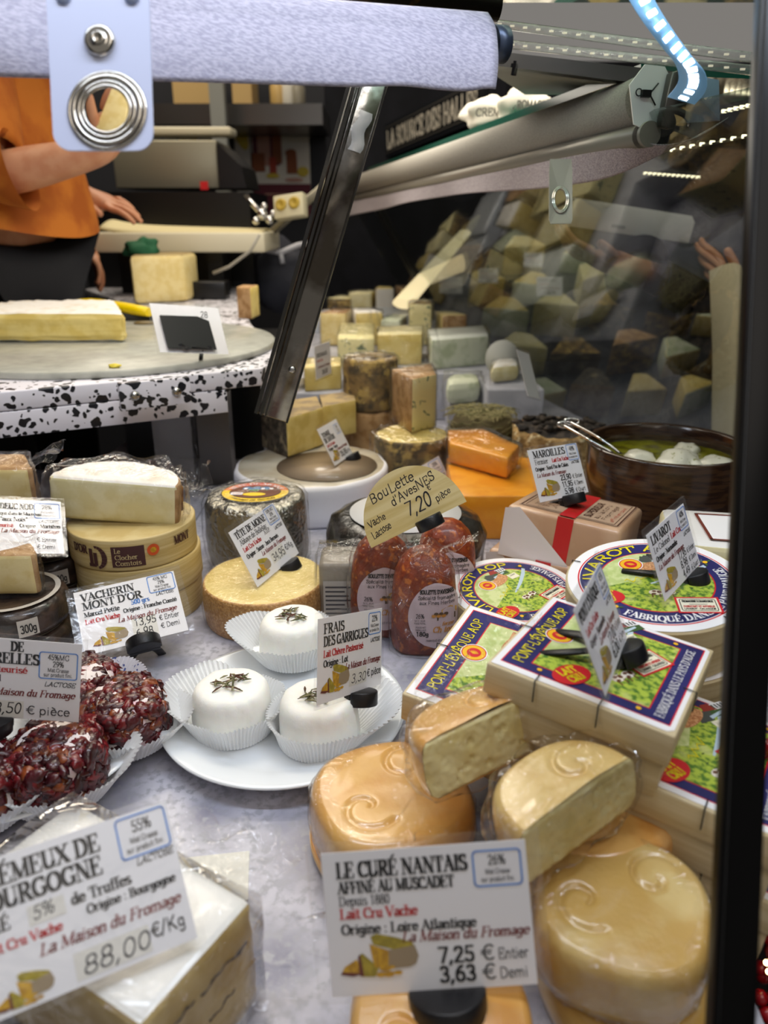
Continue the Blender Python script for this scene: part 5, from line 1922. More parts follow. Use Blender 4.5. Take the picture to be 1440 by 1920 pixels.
def scene_art(c, mp, A, rot, s=1.0):
    """A: places of the printed details, rot: reading direction of the little texts"""
    P = lambda pts, k, l: c.poly2(pts, mp, LI[k], l)
    x, y = A['river']
    P(turn([(-.5 * s, -.03 * s), (-.1 * s, -.07 * s), (.3 * s, -.06 * s), (.5 * s, -.02 * s), (.5 * s, .05 * s), (.3 * s, .02 * s), (-.1 * s, .0), (-.5 * s, .0)], x, y, rot + 28), 'river', .0003)
    x, y = A['house']
    P(turn(rect(-.30 * s, -.12 * s, .30 * s, .02 * s), x, y, rot - 8), 'hedge', .00032)
    P(turn([(-.34 * s, -.16 * s), (-.10 * s, -.16 * s), (-.02 * s, .02 * s), (-.24 * s, .06 * s)], x, y, rot - 8), 'roofg', .00036)
    P(turn([(-.12 * s, .02 * s), (.12 * s, .0), (.06 * s, .14 * s), (-.06 * s, .15 * s)], x, y, rot - 8), 'roofr', .0004)
    P(turn(rect(.06 * s, .0, .3 * s, .12 * s), x, y, rot - 8), 'paper', .00038)
    for k in range(4):
        P(turn(rect((.08 + k * .055) * s, .02 * s, (.11 + k * .055) * s, .1 * s), x, y, rot - 8), 'roofg', .00042)
    P(turn([(-.12 * s, -.14 * s), (.2 * s, -.06 * s), (.2 * s, -.02 * s), (-.12 * s, -.08 * s)], x, y, rot - 8), 'river', .00044)
    x, y = A['cheese']
    P(turn(ell(0, 0, .28 * s, .12 * s, 20), x, y, rot + 12), 'pink', .00046)
    P(turn([(.02 * s, .02 * s), (.26 * s, .08 * s), (.24 * s, .18 * s), (.06 * s, .12 * s)], x, y, rot + 8), 'pink', .00048)
    x, y = A['sign']
    P(turn(rect(-.11 * s, -.09 * s, .11 * s, .09 * s), x, y, rot - 8), 'cream', .0005)
    text(c, 'Lisieux', x, y + .02 * s, .045 * s, 'sans', LI['k'], mp, .16 * s, 'c', .0006, 0, rot)
    # meadow hedge tufts
    rng = random.Random(4)
    for k in range(26):
        a, b = rng.uniform(-.1, .55) * s, rng.uniform(-.35, .1) * s
        X, Y = A['field']
        P(turn(ell(a, b, .03 * s, .012 * s, 6), X, Y, rot), 'hedge', .00030)
    x, y = A['cows']
    for dx in (-.10, .08):
        P(turn(ell(dx * s, 0, .10 * s, .07 * s, 12), x, y, rot), 'cow', .00046 + dx * .0001)
        for q in range(4):
            P(turn(ell((dx + .05 * math.cos(q * 2)) * s, .04 * math.sin(q * 2.3) * s, .035 * s, .025 * s, 7), x, y, rot), 'cowb', .0005 + q * .00001 + dx * .0001)
        P(turn(rect((dx - .07) * s, -.13 * s, (dx - .05) * s, -.04 * s), x, y, rot), 'cowb', .00049)
        P(turn(rect((dx + .04) * s, -.13 * s, (dx + .06) * s, -.04 * s), x, y, rot), 'cowb', .00049)
    x, y = A['script']
    sq = [(-.25 + .05 * k, .05 * math.sin(k * 2.1) + .02 * math.cos(k * 5)) for k in range(11)]
    outline(c, turn([(a * s, b * s) for a, b in sq], x, y, rot + 20), .014 * s, mp, LI['yellow'], .0005, False)
    x, y = A['seal']
    P(ell(x, y, .185 * s, .185 * s, 28), 'paper', .0005)
    P(ell(x, y, .17 * s, .17 * s, 28), 'red', .00054)
    P(ell(x, y, .155 * s, .155 * s, 28), 'seal', .00058)
    P(ell(x, y, .098 * s, .098 * s, 22), 'red', .00062)
    for k in range(7):
        a = 30 + k * 20
        P(turn([(0, -.004 * s), (.07 * s, -.006 * s), (.07 * s, .006 * s), (0, .004 * s)], x, y - .03 * s, a), 'seal', .00066)
    x, y = A['lait']
    P(turn(ell(0, 0, .27 * s, .19 * s, 26), x, y, rot), 'red', .0006)
    for tx, dy in (('LAIT', .02), ('CRU', -.135)):
        q = turn([(0, dy * s)], x, y, A.get('laitrot', rot))[0]
        text(c, tx, q[0], q[1], .12 * s, 'bold', LI['yellow'], mp, .28 * s if tx == 'LAIT' else .24 * s, 'l', .0008, 0, A.get('laitrot', rot)) if False else \
            text(c, tx, turn([((-.14 if tx == 'LAIT' else -.12) * s, dy * s)], x, y, A.get('laitrot', rot))[0][0], turn([((-.14 if tx == 'LAIT' else -.12) * s, dy * s)], x, y, A.get('laitrot', rot))[0][1],
                 .12 * s, 'bold', LI['yellow'], mp, .28 * s if tx == 'LAIT' else .24 * s, 'l', .0008, 0, A.get('laitrot', rot))
    x, y = A['plate']
    P(turn(rect(-.30 * s, -.20 * s, .30 * s, .20 * s), x, y, rot), 'red', .0006)
    P(turn(rect(-.27 * s, -.17 * s, .27 * s, .17 * s), x, y, rot), 'cream', .00064)
    outline(c, turn(rrect(-.24 * s, -.145 * s, .24 * s, .145 * s, .03 * s), x, y, rot), .012 * s, mp, LI['k'], .0007)
    for tx, dy, k, hh in (('FROMAGERIE E.GRAINDORGE', .065, 'k', .05), ('FABRICANT ET AFFINEUR', -.06, 'red', .042), ('LIVAROT - CALVADOS', -.12, 'k', .04)):
        q = turn([(-.21 * s, dy * s)], x, y, rot)[0]
        text(c, tx, q[0], q[1], hh * s, 'bold', LI[k], mp, .42 * s, 'l', .0008, 0, rot)
    outline(c, turn([(-.12 * s, .015 * s), (.12 * s, .015 * s)], x, y, rot), .01 * s, mp, LI['k'], .0007, False)


def staple(mb, p, dir_, nrm_, ln=.016):
    """thin wire staple bent over a box edge"""
    p, d, n = Vector(p), Vector(dir_), Vector(nrm_)
    mb.tube([p - d * ln * .5, p - n * .0004, p + Vector((0, 0, -ln * .6)) + n * .0006], .00045, 5)


WIRE = mat('wire', '57585a', .35, 1)
RA = dict(seal=(-.36, .36), house=(.02, .62), cheese=(-.06, .38), sign=(.28, .40), river=(.28, .22), cows=(.10, -.28), lait=(-.52, -.46), plate=(.46, -.42), script=(-.2, .02), field=(.0, -.1), laitrot=24)


def round_box(M, label, spin):
    r = .0650
    c = MB()
    c.lathe([(0, -.043), (r - .0015, -.043), (r - .001, -.016), (r, -.016), (r + .0006, -.0155), (r + .0006, -.0012), (r - .0002, 0), (r - .0015, -.0004), (0, -.0004)], 96, 0, False)
    o = c.build('round_cheese_box', WOODB, M=M)
    props(o, label, 'cheese box', 'round boxed cheeses')
    c = MB()
    sp = Matrix.Rotation(R(spin), 4, 'Z')
    rr = r * .985

    def mp(x, y, l=0):
        return sp @ Vector((x * rr, y * rr, .0003 + l))
    c.poly2(ell(0, 0, 1, 1, 96), mp, LI['paper'], 0)
    for f, k, l in ((.885, 'red', .00008), (.868, 'paper', .00012), (.858, 'navy', .00016), (.645, 'red', .0002), (.63, 'meadow', .00024)):
        c.poly2(ell(0, 0, f, f, 96), mp, LI[k], l)
    c.poly2([(.63 * math.cos(a), .63 * math.sin(a)) for a in np.linspace(R(75), R(205), 30)] + [(-.1, .05)], mp, LI['pale'], .00027)
    A = {k: ((v[0] * .85, v[1] * .85) if k not in ('lait', 'plate', 'laitrot') else v) for k, v in RA.items()}
    scene_art(c, mp, A, 12, .78)
    arc_text(c, 'LIVAROT AOP', 0, 0, .685, 205, 62, .135, 'bold', LI['yellow'], mp, .0005)
    arc_text(c, "FABRIQUÉ DANS LE PAYS D'AUGE", 0, 0, .825, 248, 392, .105, 'serif', LI['paper'], mp, .0005, inward=True)
    for a in (45, 238):
        c.poly2(ell(.75 * math.cos(R(a)), .75 * math.sin(R(a)), .03, .03, 10), mp, LI['seal'], .0006)
        for q in range(3):
            c.poly2(turn(ell(.05, 0, .035, .014, 8), .75 * math.cos(R(a)), .75 * math.sin(R(a)), a + q * 120), mp, LI['hedge'], .00055)
    c.build('label', LAB, o, weld=False)
    for a in (95, 165, 255, 320):
        n = Vector((math.cos(R(a)), math.sin(R(a)), 0))
        c = MB()
        c.tube([n * (r - .006) + Vector((0, 0, .0013)), n * (r + .0006) + Vector((0, 0, .0010)), n * (r + .0012) + Vector((0, 0, -.008))], .0004, 5)
        c.build('staple', WIRE, o)
    return o


LM = disc_pose(966, 1106, 124, .515, -6, .132, 42)
round_box(LM, 'round cheese box beside the orange packs, leaning on the square boxes', 0)
RM = disc_pose(1230, 1090, 166, .525, -6, .132, 0)
round_box(RM, 'round cheese box carrying the white 17,95 tag, top of the right stack', 0)
lo = RM.copy()
lo.translation = RM.translation - RM.to_3x3() @ Vector((-.006, -.002, .0445))
round_box(lo, 'round cheese box under the one with the 17,95 tag', 60)

PA = dict(seal=(-.58, .06), house=(-.02, .78), cheese=(-.2, .46), sign=(.14, .58), river=(.12, .36), cows=(.30, -.30), lait=(-.18, -.66), plate=(.44, .16), script=(-.02, -.1), field=(.1, -.2), laitrot=66)
SQ = .112


def square_box(M, label):
    """origin at the front-left corner of the lid top; x along the front edge, y along the left edge"""
    h = SQ
    c = MB()
    c.box((h / 2, h / 2, -.0105), (h, h, .021), 0)
    for k in (0, h):
        pass
    o = c.build('square_cheese_box', WOODB, M=M)
    props(soft(o, .0012, 2), label, 'cheese box', 'square boxed cheeses')
    c = MB()
    c.box((h / 2, h / 2, -.0325), (h - .005, h - .005, .024), 0)
    soft(c.build('box_base', WOODB, o), .001)
    c = MB()
    u = h / 2 * .965

    def mp(x, y, l=0):
        return Vector((h / 2 + x * u, h / 2 + y * u, .0004 + l))
    cut = lambda k, e: [(-k, -k), (k - e, -k), (k, -k + e), (k, k - e), (k - e, k), (-k, k)]
    c.poly2(cut(1, .06), mp, LI['paper'], 0)
    c.poly2(rect(-.93, -.90, .95, .93), mp, LI['red'], .00006)
    c.poly2(rect(-.915, -.885, .935, .915), mp, LI['navy'], .0001)
    c.poly2(rect(-.63, -.73, .70, .77), mp, LI['red'], .00014)
    c.poly2(rect(-.615, -.715, .685, .755), mp, LI['meadow'], .00018)
    c.poly2([(-.615, -.5), (-.1, -.1), (-.25, .755), (-.615, .755)], mp, LI['pale'], .00022)
    scene_art(c, mp, PA, 66, .92)
    text(c, "PONT-L'ÉVÊQUE AOP", -.705, -.80, .13, 'sans', LI['yellow'], mp, 1.55, 'l', .0005, 0, 90)
    text(c, "FABRIQUÉ DANS LE PAYS D'AUGE", .86, -.82, .095, 'roman', LI['paper'], mp, 1.62, 'l', .0005, 0, 90)
    for q in ((.62, .84), (-.5, -.8), (.6, -.8)):
        c.poly2(ell(q[0], q[1], .03, .03, 10), mp, LI['seal'], .0005)
    c.build('label', LAB, o, weld=False)
    for P in (((.62, -1), (.28, -1), (.45, 1), (.5, 0))):
        f, sd = P
        if sd == -1:
            q = [(h * f, .007, .0016), (h * f, -.0008, .0012), (h * f + .001, -.0012, -.013)]
        elif sd == 1:
            q = [(h - .007, h * f, .0016), (h + .0008, h * f, .0012), (h + .0012, h * f, -.012)]
        else:
            q = [(.007, h * f, .0016), (-.0008, h * f, .0012), (-.0012, h * f, -.012)]
        MB().tube(q, .00045, 5).build('staple', WIRE, o)
    return o


c4 = [(0, 0, 0), (0, SQ, 0), (SQ, SQ, 0), (SQ, 0, 0)]
PM, er = fit_pose(c4, [(914, 1241), (1033, 1118), (1341, 1218), (1266, 1384)], .46, yaw=-25, pitch=15)
print('PL', er, PM.translation, [math.degrees(a) for a in PM.to_euler()])
square_box(PM, 'square cheese box carrying the 12,00 tag, top of its stack')
e = PM.to_euler()
PM2 = Matrix.Translation(W(753, 1300, .525)) @ Matrix.Rotation(R(5), 4, 'Z') @ PM.to_3x3().to_4x4() @ Matrix.Rotation(R(7), 4, 'X') @ Matrix.Scale(1.1, 4)
square_box(PM2, 'square cheese box half covered, left of the one with the tag')
p3 = PM.to_3x3()
PM3 = PM.copy()
q = W(1240, 1482, .43)
PM3.translation = q - PM.to_3x3() @ Vector((.046, .0, 0))
square_box(PM3, 'square cheese box below, its label cut by the black pillar')
PM4 = PM.copy()
PM4.translation = PM3.translation + p3 @ Vector((.008, .006, -.046))
square_box(PM4, 'square cheese box at the bottom of the stack by the black pillar')
c = MB()
c.add([G(1180, 1500, 0), G(1420, 1650, 0), G(1420, 1250, 0), G(1000, 1300, 0)], [(0, 1, 2, 3)])
RISE = mat('riser_black', '1a1a1c', .5)
c = MB()
c.prism([(.075, .52), (.26, .47), (.30, .62), (.07, .68)], 0, .030)
props(soft(c.build('display_riser', RISE), .003), 'black riser block under the round and square cheese boxes', 'riser')

# wrapped bricks behind the round boxes
MAR = mat('pink_paper', 'cda98a', .4, col2='c09878', nscale=20, coat=.6, bump=.15, bscale=60)
BM_, er = fit_pose([(0, 0, 0), (.122, 0, 0), (.122, .122, 0), (0, .122, 0)], [(958, 940), (1160, 1000), (1215, 948), (1006, 914)], .86, yaw=-25)
print('MAR', er, BM_.translation, [math.degrees(a) for a in BM_.to_euler()])
BR = [mat('brick_print', 'c2a58c', .5, coat=.5), mat('band_red', 'c81e22', .45, coat=.5), mat('print_dark', '4e2a1e', .5), mat('print_red', 'b8402a', .5), mat('thin_white', 'e3d9d6', .5)]


def brick(M, label):
    w = .122
    c = MB()
    c.box((w / 2, w / 2, -.029), (w, w, .058))
    o = c.build('paper_wrapped_brick', MAR, M=M)
    props(soft(o, .006, 3, 1), label, 'cheese', 'paper wrapped bricks')
    c = MB()
    mp = lambda x, y, l=0: Vector((x * w, y * w, .0006 + l))
    c.poly2(rect(.08, .08, .95, .95), mp, 0)
    outline(c, rect(.1, .1, .94, .94), .012, mp, 2, .0002)
    outline(c, rect(.13, .13, .91, .91), .006, mp, 2, .0002)
    c.poly2(rect(.46, 0.02, .60, .98), mp, 1, .0004)
    c.add([(.46 * w, -.0006, .0), (.60 * w, -.0006, .0), (.60 * w, -.0006, -.055), (.46 * w, -.0006, -.055)], [(0, 3, 2, 1)], 1)
    text(c, 'MAROILLES', .565, .2, .07, 'roman', 3, mp, .6, 'l', .0006, 0, 90)
    for k, (tx, hh) in enumerate((('SUPERIEUR', .06), ('au lait cru', .045), ('Fromage', .04), ('affiné en cave', .035))):
        text(c, tx, .69 + k * .065, .18, hh, 'bold' if k == 0 else 'sans', 2 if k < 3 else 3, mp, .6, 'l', .0004, 0, 90)
    for k in range(3):
        text(c, ('Thiérache', 'Fermier', 'AOP')[k], .24 + k * .07, .2, .05, 'roman', 2, mp, .5, 'l', .0004, 0, 90)
    c.build('printed_wrapper', BR, o, weld=False)
    c = MB()
    c.add([(-.001, -.0012, -.004), (.12 * w, -.0012, .0), (.62 * w, -.0016, -.050), (.60 * w, -.0012, -.057), (-.001, -.0012, -.057)], [(0, 4, 3, 2, 1)], 4)
    c.build('paper_fold', BR, o)
    return o


o = brick(BM_, 'paper wrapped brick with red band carrying the 23,90 tag')
M2 = Matrix.Translation((BM_.translation.x - .018, BM_.translation.y + .004, .059)) @ Matrix.Rotation(BM_.to_euler().z - R(3), 4, 'Z')
brick(M2, 'paper wrapped brick lying under the one with the red band')
p = W(1345, 1000, .72)
o = piece('wrapped_white_cheese', 'pale wrapped cheese block beside the black pillar, behind the 17,95 tag', 'cheese', None, p.z - .062, .062, [PASTEP] * 4, mat('white_wrap', 'e9e6e2', .4, coat=.5), plan=[(p.x - .05, p.y - .02), (p.x + .06, p.y - .05), (p.x + .09, p.y + .05), (p.x - .03, p.y + .07)], bevel=.006)
c = MB()
c.add([(-.03, -.03, .0632), (.055, -.045, .0632), (.07, .02, .0632), (-.02, .035, .0632)], [(0, 1, 2, 3)], 0)
mp = lambda x, y, l=0: Vector((x, y, .0636 + l))
outline(c, [(-.03, -.03), (.055, -.045), (.07, .02), (-.02, .035)], .003, mp, 1, 0)
text(c, 'AOP', .03, -.02, .012, 'bold', 2, mp, None, 'l', .0002)
c.build('top_label', [MATS['label_paper'], INK['br'], INK['b']], o)
c = MB()
c.prism([(.20, .62), (.33, .58), (.36, .74), (.22, .76)], 0, p.z - .0635)
props(soft(c.build('display_riser', RISE), .003), 'black riser block under the pale wrapped cheese by the pillar', 'riser')

# ================================================================== plates
PORC = mat('porcelain', 'e9eef2', .08, coat=.6)


def plate(M, label, r):
    c = MB()
    c.lathe([(0, 0), (r * .58, 0), (r * .62, .003), (r * .74, .007), (r * .97, .0165), (r, .018), (r * 1.0, .0195), (r * .97, .0195), (r * .72, .0105), (r * .62, .0070), (r * .55, .0062), (0, .0062)], 128)
    return props(c.build('plate', PORC, M=M), label, 'plate', 'white porcelain plates')


pc1 = G(532, 1322, .019)
plate(Matrix.Translation((pc1.x, pc1.y, 0)), 'white plate carrying the herb topped white cheeses', .1015)
pc2 = G(44, 1372, .019)
plate(Matrix.Translation((pc2.x - .006, pc2.y, 0)), 'white plate carrying the berry coated cheeses', .104)
PAPER = mat('cup_paper', 'eef0f2', .7, alpha=.86)
STRIPE = mat('cup_paper_stripe', 'e6e6ee', .7, col2='4a5a9c', nscale=220, lo=.6, hi=.62, alpha=.9)
FRESH = mat('fresh_cheese', 'f7f7f1', .55, bump=.35, bscale=160, bdist=.0015, sss=.3)


def paper_cup(r, h, open_a, flare=.35, seed=0, wide=.5):
    c = MB()
    N = 240
    prof = [(0, 0), (.5, 0), (.92, .0), (1.0, .04), (1.03, .22), (1.08, .5), (1.16, .78), (1.25, 1.0)]

    def fn(i, a, f, z):
        k = max(0, (z - .04))
        wob = noise.noise(Vector((math.cos(a) * 1.5 + seed, math.sin(a) * 1.5, 0)))
        op = max(0, math.cos(a - R(open_a))) ** 2
        ff = f + k * (flare * op + wide * max(0, wob) * .6)
        z2 = z * h * (1 + .10 * wob + .25 * op * k)
        zig = (1 if i > 2 else 0) * (.02 + .035 * k) * (1 - 2 * abs(((a * 40 / math.pi) % 1) * 2 - 1)) * 1.0
        rr = r * (ff + zig)
        return (rr * math.cos(a), rr * math.sin(a), z2)
    c.lathe(prof, N, 0, False, fn)
    return c


def fresh(M, label, open_a, seed, flare):
    rng = random.Random(seed)
    h, r = .040, .0325
    prof = [(0, 0.001), (r * .96, .001), (r, .006), (r * 1.0, .012), (r * .985, .018), (r * .97, .024), (r * .955, .029), (r * .93, .033), (r * .88, .0368), (r * .80, .0392), (r * .68, .040)] + [(r * f, .040) for f in (.5, .35, .2, .1, 0)]

    def fn(i, a, rr, z):
        v = Vector((rr * math.cos(a), rr * math.sin(a), z))
        q = noise.noise(v * 55 + Vector((seed, 0, 0))) * .0011 + noise.noise(v * 160) * .0004
        rough = max(0, math.cos(a - R(-50))) * .0012 * noise.noise(v * 260)
        s = 1 + (q + rough) / r
        return (v.x * s, v.y * s, v.z + q)
    c = MB()
    c.lathe(prof, 96, 0, True, fn)
    o = c.build('fresh_cheese', FRESH, M=M)
    props(o, label, 'cheese', 'herb topped fresh cheeses')
    c = MB()
    for k in range(26):
        a, rr = rng.uniform(0, 6.28), .0125 * math.sqrt(rng.random())
        p = Vector((rr * math.cos(a) + rng.uniform(-.003, .003), rr * math.sin(a), .0412 + rng.uniform(0, .0022)))
        q = Vector((math.cos(a * 3 + k), math.sin(a * 3 + k), rng.uniform(-.1, .3))).normalized() * rng.uniform(.003, .0068)
        c.tube([p - q, p + Vector((0, 0, .0005)), p + q], [.0004, .0011, .0004], 5, k % 3, flat=.6)
    h_ = c.build('herbs', [mat('herb_green', '5a5c3a', .8), mat('herb_brown', '5a3a2a', .8), mat('herb_pale', '8a8460', .8)], o)
    h_['kind'] = 'stuff'
    paper_cup(r * 1.03, .026, open_a, flare, seed).build('paper_cup', PAPER, o, weld=False)
    return o


PZ = .0066
for (px, py, lb, oa, sd, fl) in ((432, 1283, 'herb topped white cheese at the left of its plate', 160, 1, .55), (549, 1168, 'herb topped white cheese at the back of its plate', 190, 2, .5), (597, 1304, 'herb topped white cheese pierced by the 3,30 tag', 20, 3, .85)):
    g = G(px, py, PZ + .040)
    fresh(Matrix.Translation((g.x, g.y, PZ + (.006 if sd == 2 else 0))), lb, oa, sd, fl)
# spare empty paper at the right rim of the plate
CRC = mat('berry_cheese', 'efe6e4', .6, col2='dfb9c4', nscale=60, lo=.5, hi=.65, bump=.4, bscale=150)
CB = [mat('cranberry_dark', '4a121a', .28, col2='2e0a10', nscale=90, coat=.5, bump=.6, bscale=300), mat('cranberry_red', '721a20', .25, col2='4a0e14', nscale=90, coat=.5, bump=.6, bscale=300), mat('raisin_amber', '8a4420', .3, col2='5e2a12', nscale=90, coat=.5, bump=.6, bscale=300)]


def berry_cheese(M, label, seed, open_a, striped=False):
    rng = random.Random(seed)
    r, h = .0335, .040
    prof = [(0, .001), (r * .8, .001), (r * .97, .008), (r, .016), (r * .99, .026), (r * .9, .035), (r * .7, .040)] + [(r * f, .0415) for f in (.5, .3, .15, 0)]

    def fn(i, a, rr, z):
        v = Vector((rr * math.cos(a), rr * math.sin(a), z))
        s = 1 + .10 * noise.noise(v * 35 + Vector((seed, 0, 0)))
        return (v.x * s, v.y * s, v.z * s)
    c = MB()
    c.lathe(prof, 48, 0, True, fn)
    o = c.build('berry_cheese', CRC, M=M)
    props(o, label, 'cheese', 'berry coated cheeses')
    c = MB()
    n = 330
    for k in range(n):
        u = rng.random()
        a = rng.uniform(0, 2 * math.pi)
        if u < .42:
            rr = r * .92 * math.sqrt(rng.random())
            p = Vector((rr * math.cos(a), rr * math.sin(a), .0405 - .010 * (rr / r) ** 4))
            nn = Vector((p.x * 6, p.y * 6, 1)).normalized()
        else:
            z = rng.uniform(.006, .036)
            nn = Vector((math.cos(a), math.sin(a), .1 + (z - .02) * 20)).normalized()
            p = Vector((r * .98 * math.cos(a), r * .98 * math.sin(a), z))
        if noise.noise(p * 38 + Vector((seed * 3, 0, 0))) > .42:
            continue
        t1 = nn.orthogonal().normalized()
        t1 = Matrix.Rotation(rng.uniform(0, 6.28), 3, nn) @ t1
        Mb = basis(t1, nn.cross(t1), nn, p)
        c.ball((0, 0, 0), rng.uniform(.0042, .0068), rng.choice((0, 0, 0, 1, 1, 2)), 6, (rng.uniform(1, 1.5), rng.uniform(.7, 1), .55), .7, M=Mb)
    b_ = c.build('dried_fruit', CB, o)
    b_['kind'] = 'stuff'
    paper_cup(r * 1.08, .022, open_a, .35, seed, .3).build('paper_cup', STRIPE if striped else PAPER, o, weld=False)
    return o


for (px, py, lb, sd, oa, st) in ((98, 1392, 'berry coated cheese nearest, at the front of the left plate', 5, 10, False), (228, 1300, 'berry coated cheese at the right of the left plate', 6, -20, False), (138, 1258, 'berry coated cheese in striped paper behind the tag ending ELLES', 7, 20, True), (-62, 1430, 'berry coated cheese cut by the left picture edge', 8, 20, False)):
    g = G(px, py, PZ + .041)
    berry_cheese(Matrix.Translation((g.x, g.y, PZ + .001)), lb, sd, oa, st)

# ================================================================== washed rind stack in front
FILMC = film('crackly_film', refl=.8, haze=.005, scale=34, strength=1.0, rough=.08, base=.035)
CURE = mat('washed_rind', 'dfae62', .3, col2='cf9246', nscale=28, lo=.4, hi=.65, detail=5, coat=.85, bump=.35, bscale=230, bdist=.0008, col3='ead09a', n3=14, lo3=.5, hi3=.7)
CUREP = mat('washed_pale', 'd6b774', .3, col2='c9a258', nscale=28, coat=.9, bump=.6, bscale=150, bdist=.0012)
CUT = mat('curd_cut', 'e6dba6', .4, col2='d9c98a', nscale=40, bump=.4, bscale=140, bdist=.0015, coat=.3)
HOLE = mat('curd_hole', 'c9b57a', .6)


def sq_r(a, n=2.7):
    return 1 / ((abs(math.cos(a)) ** n + abs(math.sin(a)) ** n) ** (1 / n))


def scroll(x, y, r):
    g = 0
    for cx, cy, sg in ((-.40 * r, -.22 * r, 1), (.34 * r, .34 * r, -1)):
        dx, dy = x - cx, y - cy
        rho, th = math.hypot(dx, dy), math.atan2(dy, dx) * sg
        if rho < .46 * r:
            for k in range(3):
                t_ = th + 2 * math.pi * k
                g = max(g, math.exp(-((rho - (.06 + .062 * t_) * r) / (.035 * r)) ** 2) if .0 < (.06 + .062 * t_) < .40 else 0)
    return g


def washed_prof(r, h):
    P = [(r * .55, 0), (r * .86, .0005), (r * .96, .004), (r, .012), (r * 1.0, h * .55), (r * .985, h - .008), (r * .95, h - .003), (r * .88, h)]
    return P


def washed(M, label, m, r=.046, h=.038, half=False):
    P = [(0, 0)] + washed_prof(r, h)
    nt = len(P)
    for k in range(1, 31):
        P.append((r * .88 * (1 - k / 30), h))
    c = MB()

    def fn(i, a, rr, z):
        k = sq_r(a)
        k = 1 + (k - 1) * .75
        x, y = rr * math.cos(a) * k, rr * math.sin(a) * k
        if i >= nt - 1:
            q = max(0, 1 - (rr / (r * .86)) ** 8)
            z = z - .0022 * scroll(x, y, r) * q + .0022 * q * (1 - (rr / r) ** 2) + .0008 * noise.noise(Vector((x * 40, y * 40, 0)))
        else:
            s = 1 + .015 * noise.noise(Vector((x * 40, y * 40, z * 60)))
            x, y = x * s, y * s
        return (x, y, z)
    if half:
        c.lathe(P, 64, 0, True, fn, 0.0, math.pi)
        pr = washed_prof(r, h)
        rng = random.Random(int(h * 1e6) + len(label))
        holes = [(rng.uniform(-.8, .8), rng.uniform(.15, .85), rng.uniform(.025, .07)) for _ in range(11)]
        k0 = 1 + (sq_r(0) - 1) * .75

        def face(u, v):
            z = h * u
            rr = float(np.interp(z, [p[1] for p in pr], [p[0] for p in pr])) * k0
            x = rr * (1 - 2 * v)
            if u > .97 or u < .02:
                return Vector((x, .0016, z))
            d = .0008 * noise.noise(Vector((x * 90, z * 90, 3))) + .0006 * noise.noise(Vector((x * 300, z * 300, 1)))
            for hx, hz, hr in holes:
                q = math.hypot(x / r - hx, (z / h - hz) * h / r)
                if q < hr:
                    d += .0025 * (1 - (q / hr) ** 2)
            return Vector((x, d - .0004, z + .0009 * noise.noise(Vector((x * 120, 0, 7))) * (1 if u > .9 else 0)))
        c.sheet(face, 26, 70, 1)
    else:
        c.lathe(P, 120, 0, True, fn)
    o = c.build('washed_rind_half' if half else 'washed_rind_cheese', [m, CUT], M=M)
    return props(o, label, 'cheese', 'washed rind cheeses')


ga = W(735, 1500, .505)
o = washed(Matrix.Translation((ga.x, ga.y, .012)) @ Matrix.Rotation(R(20), 4, 'Z'), 'glossy orange scroll stamped cheese left, behind the 7,25 tag', CURE, .0525, .040)
wrap(o, .0012, m=FILMC, jag=.0012)
o = washed(Matrix.Translation((ga.x - .004, ga.y + .003, -.0)) @ Matrix.Rotation(R(20), 4, 'Z'), 'orange cheese flattened under the left scroll stamped one', CURE, .050, .0115)
gb = W(1168, 1672, .402)
o = washed(Matrix.Translation((gb.x, gb.y, gb.z - .040)) @ Matrix.Rotation(R(-20), 4, 'Z') @ Matrix.Rotation(R(4), 4, 'X'), 'pale glossy scroll stamped cheese at the right, nearest the black pillar', CUREP, .0455, .040)
wrap(o, .001, m=FILMC, jag=.001)
washed(Matrix.Translation((gb.x + .004, gb.y - .004, 0)) @ Matrix.Rotation(R(10), 4, 'Z'), 'pale cheese under the right scroll stamped one', CUREP, .0455, max(.02, gb.z - .043))
gc_ = W(828, 1900, .368)
washed(Matrix.Translation((gc_.x, gc_.y, gc_.z - .04)), 'orange cheese in front holding the 7,25 tag', CURE, .045, .040)
ge = W(1105, 1480, .462)
washed(Matrix.Translation((ge.x, ge.y, max(0, ge.z - .045))) @ Matrix.Rotation(R(30), 4, 'Z'), 'orange cheese wheel behind the two wrapped halves', CURE, .050, .040)
ge2 = (ge.x, ge.y + .002, 0)
if ge.z - .045 > .012:
    washed(Matrix.Translation(ge2) @ Matrix.Rotation(R(10), 4, 'Z'), 'orange cheese wheel at the bottom behind the wrapped halves', CURE, .049, ge.z - .0465)
hw, hh = .043, .0365
loc = [(-hw * .98, 0, hh * .95), (hw * .98, 0, hh * .95), (hw * .98, 0, hh * .1), (-hw * .98, 0, hh * .1)]
M1, er = fit_pose(loc, [(797, 1402), (1000, 1305), (1032, 1382), (798, 1498)], .47, yaw=15, pitch=-30, roll=-20)
print('H1', er, M1.translation, [math.degrees(a) for a in M1.to_euler()])
o = washed(M1, 'film wrapped cut half on top, farther of the two', CURE, hw, hh, True)
wrap(o, .003, m=FILMC, jag=.004, freq=35, flaps=[((.02, .03, hh + .004), (.05, .01, hh), (.035, .03, .03), .012), ((-.045, .0, .03), (-.04, .0, 0), (-.022, -.005, -.012), .008), ((-.03, .03, hh), (.02, .04, hh), (.03, .045, .005), .010)])
M2_, er = fit_pose(loc, [(968, 1572), (1190, 1418), (1186, 1500), (985, 1655)], .405, yaw=20, pitch=-30, roll=-30)
print('H2', er, M2_.translation, [math.degrees(a) for a in M2_.to_euler()])
o = washed(M2_, 'film wrapped cut half on top, nearer of the two', CUREP, hw, hh, True)
